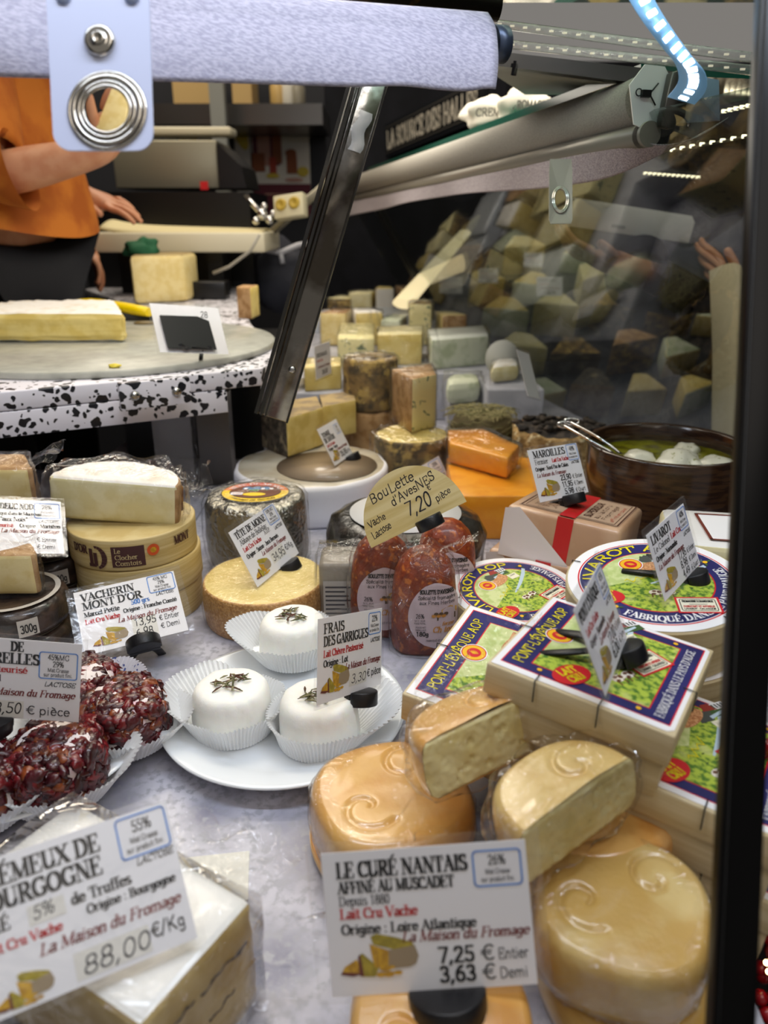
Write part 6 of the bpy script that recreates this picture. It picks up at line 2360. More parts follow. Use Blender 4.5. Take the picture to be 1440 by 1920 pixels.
wrap(o, .003, m=FILMC, jag=.004, freq=35, flaps=[((.03, .02, hh + .002), (.05, .0, hh * .6), (.022, .012, .014), .012), ((.046, 0, hh), (.046, 0, .005), (.018, -.004, -.004), .006)])

# truffle cheese wedge at the lower left
TRUF = mat('truffle_cut', 'c9b27a', .5, col2='b79d62', nscale=40, bump=.4, bscale=120)
TOPW = mat('truffle_top', 'ecebe6', .35, coat=.6, bump=.5, bscale=70, bdist=.003)
tz = .072
cor = G(473, 1688, tz)
A_ = Vector((cor.x, cor.y))
B_ = Vector(G(262, 1925, tz)[:2])
C_ = A_ + (B_ - A_) * 1.0
perp = Vector((-(B_ - A_).normalized().y, (B_ - A_).normalized().x))
if perp.x > 0:
    perp = -perp
plan = [tuple(A_), tuple(A_ + perp * .14 + (A_ - B_) * .05), tuple(B_ + perp * .14), tuple(B_)]
area = sum(plan[i][0] * plan[(i + 1) % 4][1] - plan[(i + 1) % 4][0] * plan[i][1] for i in range(4))
if area < 0:
    plan = plan[::-1]
TR = [TRUF, TOPW, mat('truffle_vein', '4a4038', .7)]
cx, cy = sum(p[0] for p in plan) / 4, sum(p[1] for p in plan) / 4
c = MB()
c.prism([(p[0] - cx, p[1] - cy) for p in plan], 0, tz, 0, 1, 1)
o = c.build('truffle_cheese', TR, M=Matrix.Translation((cx, cy, .0)))
props(soft(o, .004, 2, 3, .003, .012), 'cut cheese wedge with dark truffle lines at the lower left', 'cheese')
c = MB()
dv = (B_ - A_)
nv = -perp
for z_, f0, f1 in ((.052, .10, .55), (.053, .6, .95), (.030, .25, .5), (.028, .55, .9)):
    n = 16
    pts = []
    for k in range(n + 1):
        f = f0 + (f1 - f0) * k / n
        p = A_ + dv * f + nv * .0012
        pts.append((p.x - cx, p.y - cy, z_ + .003 * noise.noise(Vector((f * 14, z_ * 90, 0)))))
    c.tube(pts, [.0003 + .0012 * abs(noise.noise(Vector((k * .9, z_ * 300, 2)))) for k in range(n + 1)], 6)
c.build('truffle_line', TR[2], o)
e1 = Vector((A_.x - cx, A_.y - cy, tz))
wrap(o, .003, m=FILMC, jag=.003, freq=35, flaps=[(e1 + Vector((-.06, .03, .004)), e1 + Vector((.004, .002, .002)), Vector((.02, .045, -.012)), .012), (e1 + Vector((.002, 0, 0)), e1 + Vector((.004, 0, -.05)), Vector((.04, .012, -.02)), .012), (e1 + Vector((.004, 0, -.045)), e1 + Vector((-.03, -.05, -.055)), Vector((.045, -.02, -.016)), .012)])
g = G(430, 1640, 0)
c = MB()
c.box((0, 0, .0004), (.05, .04, .0006))
props(c.build('paper_slip', mat('slip', 'dedcd2', .7), M=Matrix.Translation((g.x - .012, g.y - .004, .0002)) @ Matrix.Rotation(R(8), 4, 'Z')), 'pale paper slip on the marble behind the truffle cheese', 'paper')
# ================================================================== price tags
MF = 'La Maison du Fromage'
price_tag('large blurred tag for 88,00 a kilo at the lower left', [None, (308, 1502), None, (371, 1759), ], [
    ('CRÉMEUX DE', 4, 57, 8.6, 'serif', 'k', 60), ('BOURGOGNE', 4, 46, 8.6, 'serif', 'k', 59), ('AFFINÉ', -6, 36.5, 6, 'serif', 'k', 24), ('de Truffes', 46, 36.5, 5.2, 'serif', 'k', 29), ('Origine : Bourgogne', 52, 30, 4.2, 'serif', 'k', 44),
    ('Lait Cru Vache', 4, 27.5, 4.4, 'serif', 'r', 36), (MF, 28, 19.5, 5.2, 'ital', 'd', 68), ('88,00', 45, 4.5, 8.5, 'hand', 'g', 33), ('€/Kg', 79, 8, 6.5, 'sans', 'k', 17), ('LACTOSE', 79, 43.5, 3.4, 'sansi', 'k', 19), ('5%', 28, 36.5, 6, 'hand', 'g', 10)],
    .385, box=(73, 48, 98, 68, MG('55%')), pic=(6, 0, 26), stick=((42, 2.5, 78, 15), (26, 34, 43, 43)), clip=None, zt=tz + .006,
    M=fit_pose([(-.05, 0, .07), (.05, 0, .07), (-.05, 0, 0), (.05, 0, 0)], [(-80, 1630), (308, 1502), (-30, 1928), (371, 1759)], .36, roll=-15)[0])
price_tag('tag reading LE CURE NANTAIS 7,25 in the front', [(603, 1602), (982, 1574), (621, 1869), (1011, 1844)], [
    ('LE CURÉ NANTAIS', 7, 57.5, 7.6, 'serif', 'k', 64), ('AFFINÉ AU MUSCADET', 7, 50, 5.6, 'serif', 'k', 57), ('Depuis 1880', 7, 44, 4.6, 'roman', 'g', 25), ('Lait Cru Vache', 7, 37.6, 4.9, 'serif', 'r', 38), ('Origine : Loire Atlantique', 7, 30, 4.8, 'serif', 'k', 66),
    (MF, 36, 24.6, 4.9, 'ital', 'd', 62), ('7,25', 53, 13.5, 7.2, 'bold', 'k', 18), ('€', 74, 13.5, 7.2, 'sans', 'k', 6.5), ('Entier', 82, 13.5, 5.2, 'sans', 'g', 15), ('3,63', 53, 4.2, 7.2, 'bold', 'k', 18), ('€', 74, 4.2, 7.2, 'sans', 'k', 6.5), ('Demi', 82, 4.2, 5.2, 'sans', 'g', 14)],
    .365, box=(74, 49, 97, 66, MG('26%')), pic=(5, 6, 38), clip=.56, clipw=.038, yaw=5, pitch=-10, roll=-4, prongs=True, prong_z=-.009, margin=(.010, .005, .004))
price_tag('tag reading VACHERIN MONT D\'OR with 13,95 in handwriting', [(136, 1114), (326, 1069), (160, 1228), (353, 1183)], [
    ('VACHERIN', 6, 58, 8, 'serif', 'k', 52), ("MONT D'OR", 6, 48, 8, 'serif', 'k', 58), ('Marcel Petite', 6, 40, 5, 'serif', 'k', 34), ('500 grs', 52, 42.3, 5, 'serif', 'b', 18), ('Lait Cru Vache', 6, 32, 5, 'serif', 'r', 33), ('Origine : Franche Comté', 43, 35.2, 4.4, 'serif', 'k', 53),
    (MF, 36, 26, 5, 'ital', 'd', 58), ('13,95', 50, 17.5, 8, 'pen', 'k', 22), ('€ Entier', 75, 18, 5.4, 'sans', 'g', 20), ('6,98', 50, 6, 8, 'pen', 'k', 17), ('€ Demi', 75, 9, 5.4, 'sans', 'g', 19), ('LACTOSE', 77, 46, 3.6, 'sansi', 'k', 18)],
    .70, box=(72, 50, 98, 69, ['45% MG', '29%', 'Mat.Grasse', 'sur produit fini.']), pic=(9, 3, 34), stick=((48, 4, 72, 27),), zt=.028, clip=.55, clipw=.034, yaw=5, pitch=-25, roll=-12, margin=(.006, .005, .008))
price_tag('shiny tag ending NOIX at the left edge', [None] * 4, [
    ('TIMADEUC NOIX', 24, 57, 7.6, 'serif', 'k', 50), ('Fabriqué dans le Morbihan', 30, 49, 4, 'serif', 'k', 50), ('"aux Noix"', 40, 41, 5, 'serif', 'k', 26), ('Pasteurisé', 30, 33, 4.6, 'serif', 'r', 22), ('Origine : Morbihan', 58, 33, 4.6, 'serif', 'k', 40), (MF, 40, 26, 5, 'ital', 'd', 56), ('€ Entier', 74, 15, 5, 'sans', 'g', 20), ('€ Demi', 74, 6, 5, 'sans', 'g', 18), ('LACTOSE', 76, 40, 3.6, 'sansi', 'k', 20)],
    .72, box=(73, 46, 98, 66, MG('28%')), clip=None, prongs=False,
    M=fit_pose([(-.05, 0, .07), (.05, 0, .07), (-.05, 0, 0), (.05, 0, 0)], [(-82, 933), (115, 940), (-82, 1034), (119, 1040)], .72, pitch=-35)[0], zt=.105)
price_tag('tag ending ELLES with 3,50 before the berry coated cheeses', [None] * 4, [
    ('CANNEBERGES', 30, 63, 6, 'serif', 'k', 46) if False else ('DE', 46, 60, 8, 'serif', 'k', 10), ('AIRELLES', 24, 49, 9, 'serif', 'k', 44), ('Lait Pasteurisé', 10, 41, 5.4, 'serif', 'r', 49), ('Origine : Nord', 8, 33, 5.4, 'serif', 'k', 31), (MF, 24, 21, 6, 'ital', 'd', 72), ('3,50', 34, 4.5, 9.5, 'hand', 'k', 21), ('€ pièce', 59, 5, 7.4, 'sans', 'g', 34), ('LACTOSE', 72, 31, 4, 'sansi', 'k', 24)],
    .56, box=(68, 38, 97, 61, ['45%MG', '29%', 'Mat.Grasse', 'sur produit fini.']), stick=((28, 1, 57, 16),), clip=.30, clipw=.040,
    M=fit_pose([(-.05, 0, .07), (.05, 0, .07), (-.05, 0, 0), (.05, 0, 0)], [(-96, 1190), (155, 1207), (-96, 1338), (147, 1355)], .56, pitch=-30)[0], zt=.058)
price_tag('tag reading FRAIS DES GARRIGUES with 3,30 in handwriting', [(597, 1162), (715, 1138), (593, 1322), (715, 1284)], [
    ('FRAIS', 8, 57, 8, 'serif', 'k', 30), ('DES GARRIGUES', 8, 46.5, 8, 'serif', 'k', 68), ('Lait Chèvre Pasteurisé', 8, 37.5, 5.6, 'serif', 'r', 60), ('Origine : Lot', 8, 29.5, 5.4, 'serif', 'k', 36), (MF, 40, 22.5, 5.4, 'ital', 'd', 57), ('3,30', 49, 9, 7.5, 'hand', 'g', 24), ('€ pièce', 75, 11, 6.4, 'sans', 'k', 23), ('LACTOSE', 80, 41, 3.6, 'sansi', 'k', 16)],
    .62, box=(77, 48, 97, 67, MG('22%')), pic=(4, 4, 42), stick=((46, 7, 74, 21),), zt=PZ + .043, clip=.62, yaw=45, pitch=-5, roll=-5, prong_z=-.004, margin=(.003, .005, .003))
price_tag('tag reading TETE DE MOINE with 34,95 on the cut wheel', [(427, 999), (513, 943), (484, 1101), (559, 1037)], [
    ('TÊTE DE MOINE', 6, 58, 7.6, 'serif', 'k', 66), ('Abbaye de Bellelay', 8, 49.5, 6.2, 'roman', 'k', 58), ('Lait Cru Vache', 8, 41, 5.2, 'serif', 'r', 38), ('A.O.P.', 56, 44, 5, 'roman', 'k', 14), ('Origine : Suisse - Jura Bernois', 8, 32.5, 5, 'serif', 'k', 70), (MF, 34, 25, 5, 'ital', 'd', 56), ('34,95', 48, 11, 9, 'pen', 'k', 28), ('€/Kg', 79, 13, 6.6, 'sans', 'k', 17), ('LACTOSE', 78, 41.5, 3.8, 'sansi', 'k', 18)],
    .78, box=(74, 49, 97, 69, ['50% MG', '26%', 'Mat.Grasse', 'sur produit fini.']), pic=(5, 3, 36), stick=((46, 9, 77, 24),), zt=cc.z + .002, clip=.66, yaw=40, pitch=-10, roll=-20, margin=(.005, .006, .003))
price_tag('tag reading TOMME DE SAVOIE on the white wrapped wheel', [(593, 805), (631, 786), (629, 874), (660, 850)], [
    ('TOMME', 6, 57, 9, 'serif', 'k', 40), ('DE SAVOIE', 6, 46, 9, 'serif', 'k', 52), ('Lait Cru Vache', 6, 37, 5.5, 'serif', 'r', 40), ('Origine : Savoie', 6, 29, 5.5, 'serif', 'k', 44), (MF, 36, 22, 5.5, 'ital', 'd', 58), ('35,95', 46, 8, 10, 'bold', 'k', 34), ('€/Kg', 82, 9, 6, 'sans', 'k', 15)],
    1.06, w=.075, h=.058, box=(72, 50, 97, 69, MG('30%')), pic=(4, 4, 38), zt=wz + .004, clip=.75, yaw=50, pitch=-10, roll=-20)
price_tag('tag reading MAROILLES with prices from 23,90 beside the pot', [(989, 844), (1079, 831), (1012, 943), (1104, 922)], [
    ('MAROILLES', 8, 58, 9, 'serif', 'k', 64), ('Fermier', 8, 49, 6.5, 'roman', 'k', 26), ('Lait Cru Vache', 42, 49, 5.2, 'serif', 'r', 34), ('Origine : Nord Pas de Calais', 6, 40.5, 5, 'serif', 'k', 66), (MF, 6, 32, 5, 'ital', 'd', 58), ('23,90', 50, 23, 7, 'bold', 'k', 22), ('€ Entier', 75, 23, 5.4, 'sans', 'k', 21), ('11,95', 50, 13.5, 7, 'bold', 'k', 22), ('€ Demi', 75, 13.5, 5.4, 'sans', 'k', 19), ('5,98', 52, 4, 7, 'bold', 'k', 19), ('€ Quart', 75, 4, 5.4, 'sans', 'k', 20), ('LACTOSE', 79, 43, 3.6, 'sansi', 'k', 17)],
    .86, box=(76, 48, 98, 69, MG('48%')), pic=(4, 3, 40), zt=BM_.translation.z + .001, clip=.60, clipw=.036, yaw=30, pitch=-10, roll=-10, prong_z=-.003)
price_tag('tag reading LIVAROT with prices from 17,95 on a round box', [(1211, 1005), (1281, 943), (1247, 1127), (1312, 1059)], [
    ('LIVAROT', 6, 57, 9, 'serif', 'k', 50), ('Le Colonel', 6, 48, 6, 'roman', 'k', 40), ('Lait Cru', 50, 48, 6, 'serif', 'r', 26), ('Origine : Normandie', 6, 39, 5.4, 'serif', 'k', 54), (MF, 6, 30, 5.4, 'ital', 'd', 66), ('17,95', 54, 22, 7.5, 'pen', 'k', 20), ('€ Entier', 77, 22, 5.2, 'sans', 'k', 20), ('8,98', 54, 12.5, 7.5, 'pen', 'k', 18), ('€ Demi', 77, 12.5, 5.2, 'sans', 'k', 19), ('4,49', 54, 3, 7.5, 'pen', 'k', 18), ('€ Quart', 77, 3, 5.2, 'sans', 'k', 20), ('LACTOSE', 79, 40, 3.8, 'sansi', 'k', 19)],
    .54, box=(76, 47, 98, 68, MG('40%')), pic=(4, 3, 38), zt=RM.translation.z + .005, clip=.72, yaw=50, pitch=-5, roll=-20, prong_z=.002, prong_up=.012, prong_len=.062, margin=(.006, .007, .004))
price_tag("tag reading PONT L'EVEQUE with 12,00 on a square box", [(1076, 1146), (1123, 1054), (1134, 1305), (1176, 1196)], [
    ("PONT L'ÉVÊQUE", 5, 56, 9, 'serif', 'k', 66), ('Lait Cru Vache', 8, 44, 6, 'serif', 'r', 40), ('Origine : Normandie', 8, 35, 5.6, 'serif', 'k', 52), (MF, 30, 27, 5.6, 'ital', 'd', 58), ('12,00', 50, 16, 9, 'pen', 'k', 24), ('€ Entier', 77, 17, 5.4, 'sans', 'k', 20), ('6,00', 50, 5, 9, 'pen', 'k', 22), ('€ Demi', 77, 6, 5.4, 'sans', 'k', 19), ('LACTOSE', 76, 40, 4, 'sansi', 'k', 20)],
    .47, box=(75, 46, 98, 68, MG('45%')), pic=(4, 2, 40), zt=PM.translation.z + .004, clip=.80, yaw=60, pitch=-5, roll=-30, prong_z=.003, prong_up=.012, prong_len=.070, margin=(.006, .009, .004))
price_tag('tag half hidden behind the handwritten wooden sign', [None] * 4, [('LACTOSE', 76, 40, 4, 'sansi', 'k', 20), (MF, 40, 20, 5.4, 'ital', 'd', 56), ('MIMOLETTE', 6, 57, 8, 'serif', 'k', 56)],
    .86, box=(74, 47, 97, 68, MG('28%')), clip=.8,
    M=fit_pose([(-.05, 0, .07), (.05, 0, .07), (-.05, 0, 0), (.05, 0, 0)], [(735, 905), (823, 857), (775, 990), (858, 930)], .88, yaw=25, roll=-15)[0])
# blurred tags further back
for lb, cs, d_, yw in (('blurred tag left of the mottled rind, before the yellow slabs', [(590, 650), (617, 640), (592, 712), (622, 700)], 1.22, 35),
                       ('blurred upright tag beside the corner post foot', [(548, 712), (576, 708), (552, 764), (582, 758)], 1.12, 20),
                       ('small pale tag on the blue cheese row at the back', [(722, 642), (748, 634), (730, 665), (756, 656)], 1.6, 10)):
    M_, er = fit_pose([(-.03, 0, .05), (.03, 0, .05), (-.03, 0, 0), (.03, 0, 0)], cs, d_, yaw=yw)
    price_tag(lb, None, [('FROMAGE', 8, 54, 9, 'serif', 'k', 70), ('Lait Cru', 8, 42, 6, 'serif', 'r', 40), (MF, 10, 26, 6, 'ital', 'd', 80), ('24,50', 40, 8, 10, 'bold', 'k', 34)], d_, w=.06, h=.05, M=M_, clip=None, prongs=False)
# clear bag flaps standing at the back
for px, py, d_, lb in ((700, 660, 1.34, 'clear curled bag end on the mottled rind cheese'), (806, 690, 1.22, 'tall clear bag end above the standing blue slice')):
    b = W(px, py, d_)
    c = MB()
    c.sheet(lambda u, v: b + Vector((.05 * (u - .5) * (1 - .7 * v), .015 * math.sin(u * 5 + v * 2), .07 * v)), 10, 10)
    props(c.build('clear_bag_end', FILM), lb, 'film')

# ================================================================== people and what they hold
SKIN = mat('skin', 'c08a68', .5, col2='b57a58', nscale=30, sss=.1)
HAIR = mat('hair_brown', '3a2a1e', .6, bump=.6, bscale=200)


def skin(name, J, E, m, parent=None, root=None, sub=2, M=None):
    names = list(J)
    me = bpy.data.meshes.new(name)
    me.from_pydata([J[n][0] for n in names], [(names.index(a), names.index(b)) for a, b in E], [])
    me.materials.append(m)
    o = bpy.data.objects.new(name, me)
    COL.objects.link(o)
    if parent:
        o.parent = parent
    if M is not None:
        o.matrix_local = M
    md = o.modifiers.new('skin', 'SKIN')
    md.use_smooth_shade = True
    for i, n in enumerate(names):
        r_ = J[n][1]
        me.skin_vertices[0].data[i].radius = r_ if isinstance(r_, tuple) else (r_, r_)
        me.skin_vertices[0].data[i].use_root = (n == (root or names[0]))
    s = o.modifiers.new('smooth', 'SUBSURF')
    s.levels = s.render_levels = sub
    return o


def hand_chains(J, E, wrist, fdir, side, up, L=.085, curl=.5, tag='r'):
    """palm and five fingers from the wrist; side points to the thumb"""
    f, s, u = Vector(fdir).normalized(), Vector(side).normalized(), Vector(up).normalized()
    w = Vector(wrist)
    J['palm' + tag] = (tuple(w + f * .045), (.034, .015))
    E.append(('wrist' + tag, 'palm' + tag))
    for k, (off, ln) in enumerate(((.027, .070), (.009, .078), (-.009, .072), (-.026, .058))):
        p = w + f * (.082 - .006 * abs(k - 1)) + s * off
        d = f.copy()
        prev = 'palm' + tag
        for q in range(4):
            nm = 'f%s%d%d' % (tag, k, q)
            J[nm] = (tuple(p), (.0095, .0075) if q == 0 else (.0082 - .0009 * q,) * 2)
            E.append((prev, nm))
            prev = nm
            d = (Matrix.Rotation(-curl * (.5 if q == 0 else 1), 3, s.cross(u).cross(u) if False else s) @ d)
            p = p + d * ln / 3
    p = w + f * .022 + s * .030
    d = (f * .7 + s * .75).normalized()
    prev = 'palm' + tag
    for q in range(3):
        nm = 't%s%d' % (tag, q)
        J[nm] = (tuple(p), .0105 - .0012 * q)
        E.append((prev, nm))
        prev = nm
        p = p + d * .030
        d = (d + f * .35).normalized()


def person(name, label, base, yaw, J, hands, top, top_m, legs_m, sleeve=.5, hair=True, prm=None):
    t = thing(name, label, 'person', Matrix.Translation(base) @ Matrix.Rotation(R(yaw), 4, 'Z'))
    E = [('pelvis', 'waist'), ('waist', 'chest'), ('chest', 'neck0'), ('neck0', 'head0'), ('head0', 'head1'), ('head1', 'head2'),
         ('chest', 'shl'), ('shl', 'ell'), ('ell', 'wristl'), ('chest', 'shr'), ('shr', 'elr'), ('elr', 'wristr'),
         ('pelvis', 'hipl'), ('hipl', 'kneel'), ('kneel', 'anl'), ('anl', 'toel'), ('pelvis', 'hipr'), ('hipr', 'kneer'), ('kneer', 'anr'), ('anr', 'toer')]
    B = dict(pelvis=((0, 0, .95), (.12, .10)), waist=((0, 0, 1.10), (.10, .09)), chest=((0, 0, 1.32), (.11, .09)), neck0=((0, .0, 1.46), .055), head0=((0, -.015, 1.53), (.058, .062)), head1=((0, -.02, 1.62), (.075, .092)), head2=((0, -.01, 1.69), (.055, .07)),
             shl=((.18, 0, 1.40), .058), shr=((-.18, 0, 1.40), .058), hipl=((.09, 0, .90), .088), hipr=((-.09, 0, .90), .088), kneel=((.10, -.01, .50), .060), kneer=((-.10, -.01, .50), .060), anl=((.10, .02, .09), .042), anr=((-.10, .02, .09), .042), toel=((.11, -.13, .04), .035), toer=((-.11, -.13, .04), .035))
    B.update(J)
    for k, w_ in (('l', 'wristl'), ('r', 'wristr')):
        if k in hands:
            hand_chains(B, E, B[w_][0], *hands[k], tag=k)
    order = ['pelvis'] + [n for n in B if n != 'pelvis']
    body = skin('body', {n: B[n] for n in order}, E, SKIN, t, 'pelvis')

    def sub(nm, keys, ed, grow, m, root):
        JJ = {}
        for k in keys:
            r_ = B[k][1]
            r_ = r_ if isinstance(r_, tuple) else (r_, r_)
            JJ[k] = (B[k][0], (r_[0] + grow, r_[1] + grow))
        return skin(nm, JJ, ed, m, t, root)
    sl = {}
    for k in 'lr':
        a, b = Vector(B['sh' + k][0]), Vector(B['el' + k][0])
        if sleeve <= 1:
            B['slv' + k] = (tuple(a.lerp(b, sleeve)), .056)
        else:
            B['slv' + k] = (tuple(b.lerp(Vector(B['wrist' + k][0]), sleeve - 1)), .056)
    c = MB()
    sd = base[0] * 7
    pz = [B['pelvis'][0][2], B['chest'][0][2]]

    def ringfn(i, a, rr, z):
        P = ((1.0, .225, .18, 0), (1.03, .222, .178, 0), (1.1, .205, .165, 0), (1.22, .20, .155, 0), (1.34, .20, .145, 0), (1.41, .175, .105, 0), (1.455, .11, .085, 0), (1.475, .07, .07, 0))
        zz, rx, ry, _ = P[i]
        w_ = 1 + .05 * noise.noise(Vector((math.cos(a) * 2 + sd, math.sin(a) * 2, zz * 5))) + .02 * math.sin(a * 9 + zz * 14)
        return (rx * math.cos(a) * w_, ry * math.sin(a) * w_, zz + (.02 * math.sin(a * 2 + 1) if i == 0 else 0))
    c.lathe([(1, k) for k in range(8)], 48, 0, True, ringfn)
    for k in 'lr':
        a, b = Vector(B['sh' + k][0]), Vector(B['slv' + k][0])
        mid = a.lerp(b, .5) if sleeve <= 1 else Vector(B['el' + k][0])
        c.tube([a.lerp(Vector((0, 0, 1.40)), .35), a, mid, b], [.075, .078, .072, .070], 20, caps=False)
    soft(c.build('shirt', top_m, t), sub=1, simple=False)
    sub('trousers', ['pelvis', 'hipl', 'kneel', 'anl', 'hipr', 'kneer', 'anr'], [('pelvis', 'hipl'), ('hipl', 'kneel'), ('kneel', 'anl'), ('pelvis', 'hipr'), ('hipr', 'kneer'), ('kneer', 'anr')], .012, legs_m, 'pelvis')
    hx = B['head1'][0]
    c = MB()
    c.ball((hx[0], hx[1] + .022, hx[2] + .035), .088, 0, 14, (.95, 1.05, 1.05), .15)
    c.build('hair', HAIR, t)
    c = MB()
    for sx in (-.03, .03):
        c.ball((hx[0] + sx, hx[1] - .085, hx[2] - .005), .011, 0, 8)
    c.build('eyes', mat('eye_dark', '20181a', .2), t)
    c = MB()
    c.ball((hx[0], hx[1] - .098, hx[2] - .032), .014, 0, 8, (.8, 1, 1.4))
    for sx in (-.075, .075):
        c.ball((hx[0] + sx, hx[1] + .01, hx[2] - .02), .022, 0, 8, (.4, .8, 1.2))
    c.build('nose_and_ears', SKIN, t)
    c = MB()
    c.ball((hx[0], hx[1] - .082, hx[2] - .068), .018, 0, 8, (1.2, .4, .3))
    c.build('mouth', mat('lips', '9a5248', .5), t)
    return t


ORANGE = mat('orange_shirt', 'c2701e', .8, col2='a9570f', nscale=12, bump=.3, bscale=25, bdist=.006)
BLACKC = mat('black_cloth', '131317', .8, bump=.3, bscale=30)
NAVYC = mat('navy_cloth', '1b2030', .8)
FZ = -.95


def inv(base, yaw):
    return (Matrix.Translation(base) @ Matrix.Rotation(R(yaw), 4, 'Z')).inverted()


base, yw = Vector((-.80, 1.67, -.62)), 62
I = inv(base, yw)
L_ = lambda v: tuple(I @ Vector(v))
el_, wr_ = W(-30, 335, 1.36), W(200, 282, 1.36)
wr2, el2 = W(165, 375, 1.78), W(90, 330, 1.80)
dirw = (W(198, 215, 1.36) - wr_).normalized()
I3 = I.to_3x3()
person('person', 'worker in an orange t-shirt raising a cheese piece behind the worktop', base, yw,
       dict(elr=(L_(el_), .047), wristr=(L_(wr_), (.030, .024)), ell=(L_(el2), .043), wristl=(L_(wr2), (.028, .022)),
            shr=(L_(W(-60, 90, 1.40)), .058), shl=(L_(W(40, 80, 1.66)), .058)),
       dict(r=(I3 @ (dirw + RT * .25), I3 @ (-RT * .3 - FW * .9), I3 @ RT, .085, .55), l=(I3 @ (RT * .8 - UP * .22 - FW * .3), I3 @ (-UP * .6 - FW * .6), I3 @ (UP - FW * .4), .085, .3)),
       None, ORANGE, BLACKC, 1.3)
c = MB()
c.prism([(-.03, -.035), (.022, -.04), (.03, .03), (.0, .04), (-.012, .01)], -.012, .012, [0, 0, 0, 1, 1], 0)
o = soft(c.build('held_cheese', [PASTE, mat('rind_gold', 'c99a3a', .6)], M=basis(RT, UP.cross(RT) * 1, UP, W(214, 212, 1.33)) @ Matrix.Rotation(R(90), 4, 'X')), .003)
props(o, 'piece of pale cheese held up by the worker in orange', 'cheese')

base, yw = Vector((-1.20, 2.2, -.62)), 40
I = inv(base, yw)
I3 = I.to_3x3()
person('person', 'second worker in black behind the one in orange, only a lowered hand showing', base, yw,
       dict(elr=(L_(W(-60, 330, 1.95)), .047), wristr=(L_(W(-40, 470, 1.9)), (.028, .023)), ell=(L_(W(60, 400, 1.98)), .045), wristl=(L_(W(146, 448, 1.93)), (.028, .023))),
       dict(l=(I3 @ (RT * .55 - UP * .75), I3 @ (-FW * .8 + RT * .3), I3 @ (RT * .6 + UP * .5), .085, .35), r=(I3 @ (RT * .3 - UP), I3 @ -FW, I3 @ RT, .085, .3)),
       None, BLACKC, BLACKC, 1.7)

# made-up stall beyond the slanted glass, standing in for reflected cheeses
t = thing('reflection_stall', 'made-up dark sloping stall beyond the slanted glass, for the reflected cheeses', 'counter', Matrix.Identity(4))
c = MB()
sp = [Vector((.42, 2.02, -.14)), Vector((1.10, 2.02, -.14)), Vector((1.45, 2.85, .27)), Vector((.12, 2.85, .27))]
c.add([tuple(v) for v in sp] + [(v.x, v.y, -.95) for v in sp], [(0, 1, 2, 3), (7, 6, 5, 4), (0, 4, 5, 1), (1, 5, 6, 2), (2, 6, 7, 3), (3, 7, 4, 0)])
c.build('reflection_bed', mat('reflection_stall_dark', '22242b', .6), t)
random.seed(31)
FARM2 = [PASTE, TANR, PASTEY, ROQ, PASTEP, GREYR, BROWNR]
kk = 0
for r_ in range(5):
    f = (r_ + .5) / 5
    a, b = sp[0].lerp(sp[3], f), sp[1].lerp(sp[2], f)
    n = 6
    for j in range(n):
        q = a.lerp(b, (j + .5) / n + random.uniform(-.02, .02))
        if q.x > .93 - .0 * f and q.y < 2.15:
            continue
        w_, d_, an = random.uniform(.045, .062), random.uniform(.035, .05), random.uniform(-.4, .4)
        pl = [(q.x + (u * math.cos(an) - v * math.sin(an)), q.y + (u * math.sin(an) + v * math.cos(an))) for u, v in ((-w_ * 1.2, -d_), (w_ * 1.2, -d_ * .6), (w_ * .3, d_), (-w_ * .5, d_))]
        m1, m2 = FARM2[kk % 7], FARM2[(kk * 2 + 3) % 7]
        o = piece('reflection_cheese', 'dim cheese piece standing in for reflected cheeses beyond the slanted glass', 'cheese', None, q.z + .002, random.uniform(.07, .12), [m1, m1, m2, m2], m2, 'stand-ins for reflected cheeses', plan=pl, bevel=.006, sub=1)
        o.matrix_world = Matrix.Translation(o.location) @ Matrix.Rotation(R(26), 4, 'X')
        kk += 1
for px, py, d_, yw, w_ in ((845, 520, 2.35, 0, .07), (915, 500, 2.4, 0, .06), (1030, 525, 2.2, 5, .075), (1245, 545, 2.1, 5, .11), (1000, 470, 2.5, 0, .06), (1170, 500, 2.4, 0, .08)):
    price_tag('dim price tag on the stall across the aisle beyond the slanted glass', None, [('FROMAGE', 8, 54, 9, 'serif', 'k', 70), ('Lait Cru', 8, 42, 6, 'serif', 'r', 40), (MF, 10, 26, 6, 'ital', 'd', 80), ('24,50', 40, 8, 10, 'bold', 'k', 34)], d_, w=w_, h=w_ * .7,  # made-up tags standing in for reflected tags
              M=upright(W(px, py + 30, d_), yw) @ Matrix.Rotation(R(-12), 4, 'X'), clip=None, prongs=False, group='stand-ins for reflected tags')
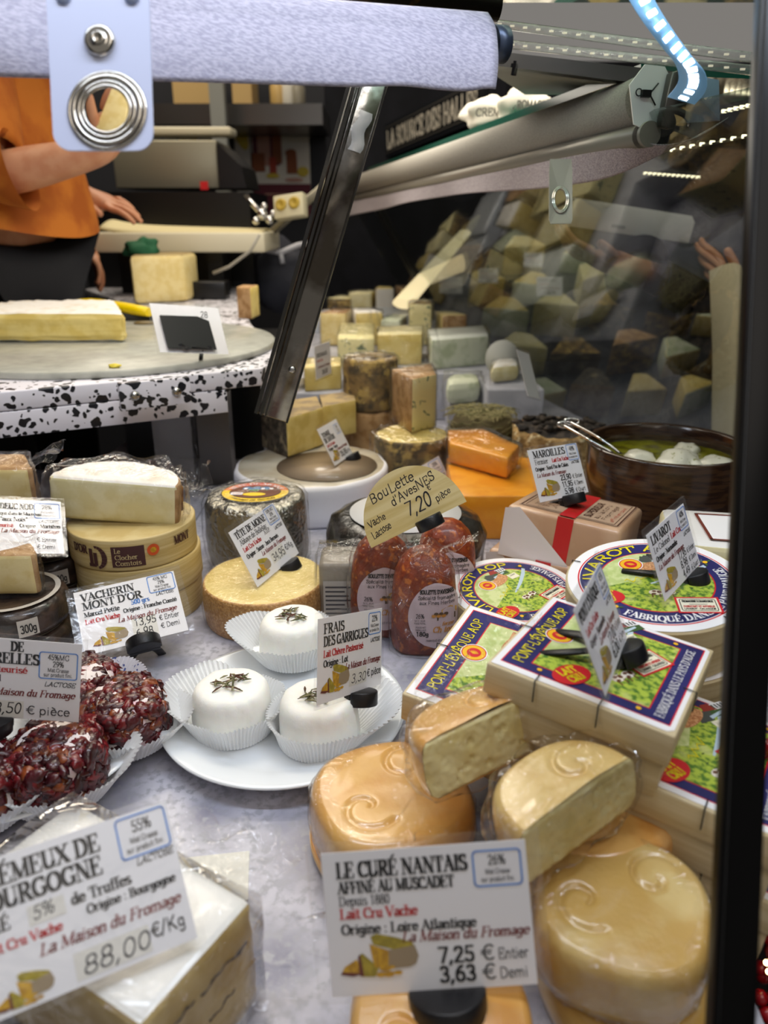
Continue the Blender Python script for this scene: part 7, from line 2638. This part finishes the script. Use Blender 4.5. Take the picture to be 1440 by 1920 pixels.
# customer outside the slanted glass, mostly out of the picture
base, yw = Vector((1.06, 1.78, -.95)), -70
I = inv(base, yw)
I3 = I.to_3x3()
wa, wb = W(1165, 498, 1.45), W(1400, 560, 1.50)
da = (RT * -.85 + UP * .28).normalized()
person('person', 'customer in dark clothes outside the glass, hand under a white box', base, yw,
       dict(elr=(L_(W(1330, 560, 1.72)), .050), wristr=(L_(wa), (.026, .022)), ell=(L_(W(1500, 640, 1.66)), .05), wristl=(L_(wb), (.028, .024))),
       dict(r=(I3 @ da, I3 @ (FW * -1), I3 @ UP, .085, .35), l=(I3 @ (RT * -.6 + UP * .6), I3 @ UP, I3 @ (FW * -1), .085, .7)),
       None, NAVYC, BLACKC, 1.85)
c = MB()
bm_, er = fit_pose([(0, 0, .05), (.27, 0, .05), (.27, 0, 0), (0, 0, 0)], [(1072, 372), (1284, 398), (1280, 458), (1045, 418)], 1.5)
c.prism([(0, -.0), (.27, -.0), (.27, .04), (.26, .05), (0, .05)], 0, .03, M=Matrix.Rotation(R(90), 4, 'X'))
c.box((.105, -.0305, .012), (.03, .001, .006), 1)
o = c.build('white_carton', [mat('carton_white', 'd9d9d4', .5), mat('carton_slot', '8c8c88', .6)], M=bm_)
props(soft(o, .0015), 'long white carton held up beyond the glass', 'box')
c = MB()
pb_ = [W(1330, 508, 1.45), W(1378, 492, 1.45), W(1412, 540, 1.46), W(1410, 830, 1.42), W(1334, 825, 1.42), W(1336, 660, 1.44)]
def bagf(u, v):
    l = pb_[0].lerp(pb_[5], min(1, v * 2)) if v < .5 else pb_[5].lerp(pb_[4], v * 2 - 1)
    r_ = pb_[2].lerp(pb_[3], v)
    p = l.lerp(r_, u)
    return p - FW * (.03 * math.sin(math.pi * u)) + UP * (.02 * math.sin(math.pi * u) * (1 - v) if v < .2 else 0)
c.sheet(bagf, 10, 12)
c.sheet(lambda u, v: bagf(u, v) + FW * (.06 * math.sin(math.pi * u) + .002), 10, 12)
props(c.build('paper_bag', mat('kraft_pale', 'e2d2b0', .8, bump=.3, bscale=14, bdist=.01)), 'tall tan paper bag held outside the glass by the black pillar', 'bag')
t = thing('glow_tube', 'glowing cream tube, put in for a bright streak, slanting beyond the glass behind the corner post', 'lamp', Matrix.Identity(4))  # glowing tube put in for a cream streak in the pane
a, b = W(872, 436, 2.3), W(754, 570, 2.1)
MB().tube([a, b], [.020, .032], 14, flat=.5).build('tube', mat('glow_cream', 'f2dfae', .4, emit=.9), t)
MB().tube([a + (a - b) * .25, a], [.006, .018], 12).build('cap', mat('tube_cap', '8d8a70', .5), t)
for x0, x1, y_, lb in ((1068, 1158, 731, 'thin white light tube beyond the glass above the pot'), (958, 1062, 774, 'thin white light tube before the black topped cheese')):
    pass
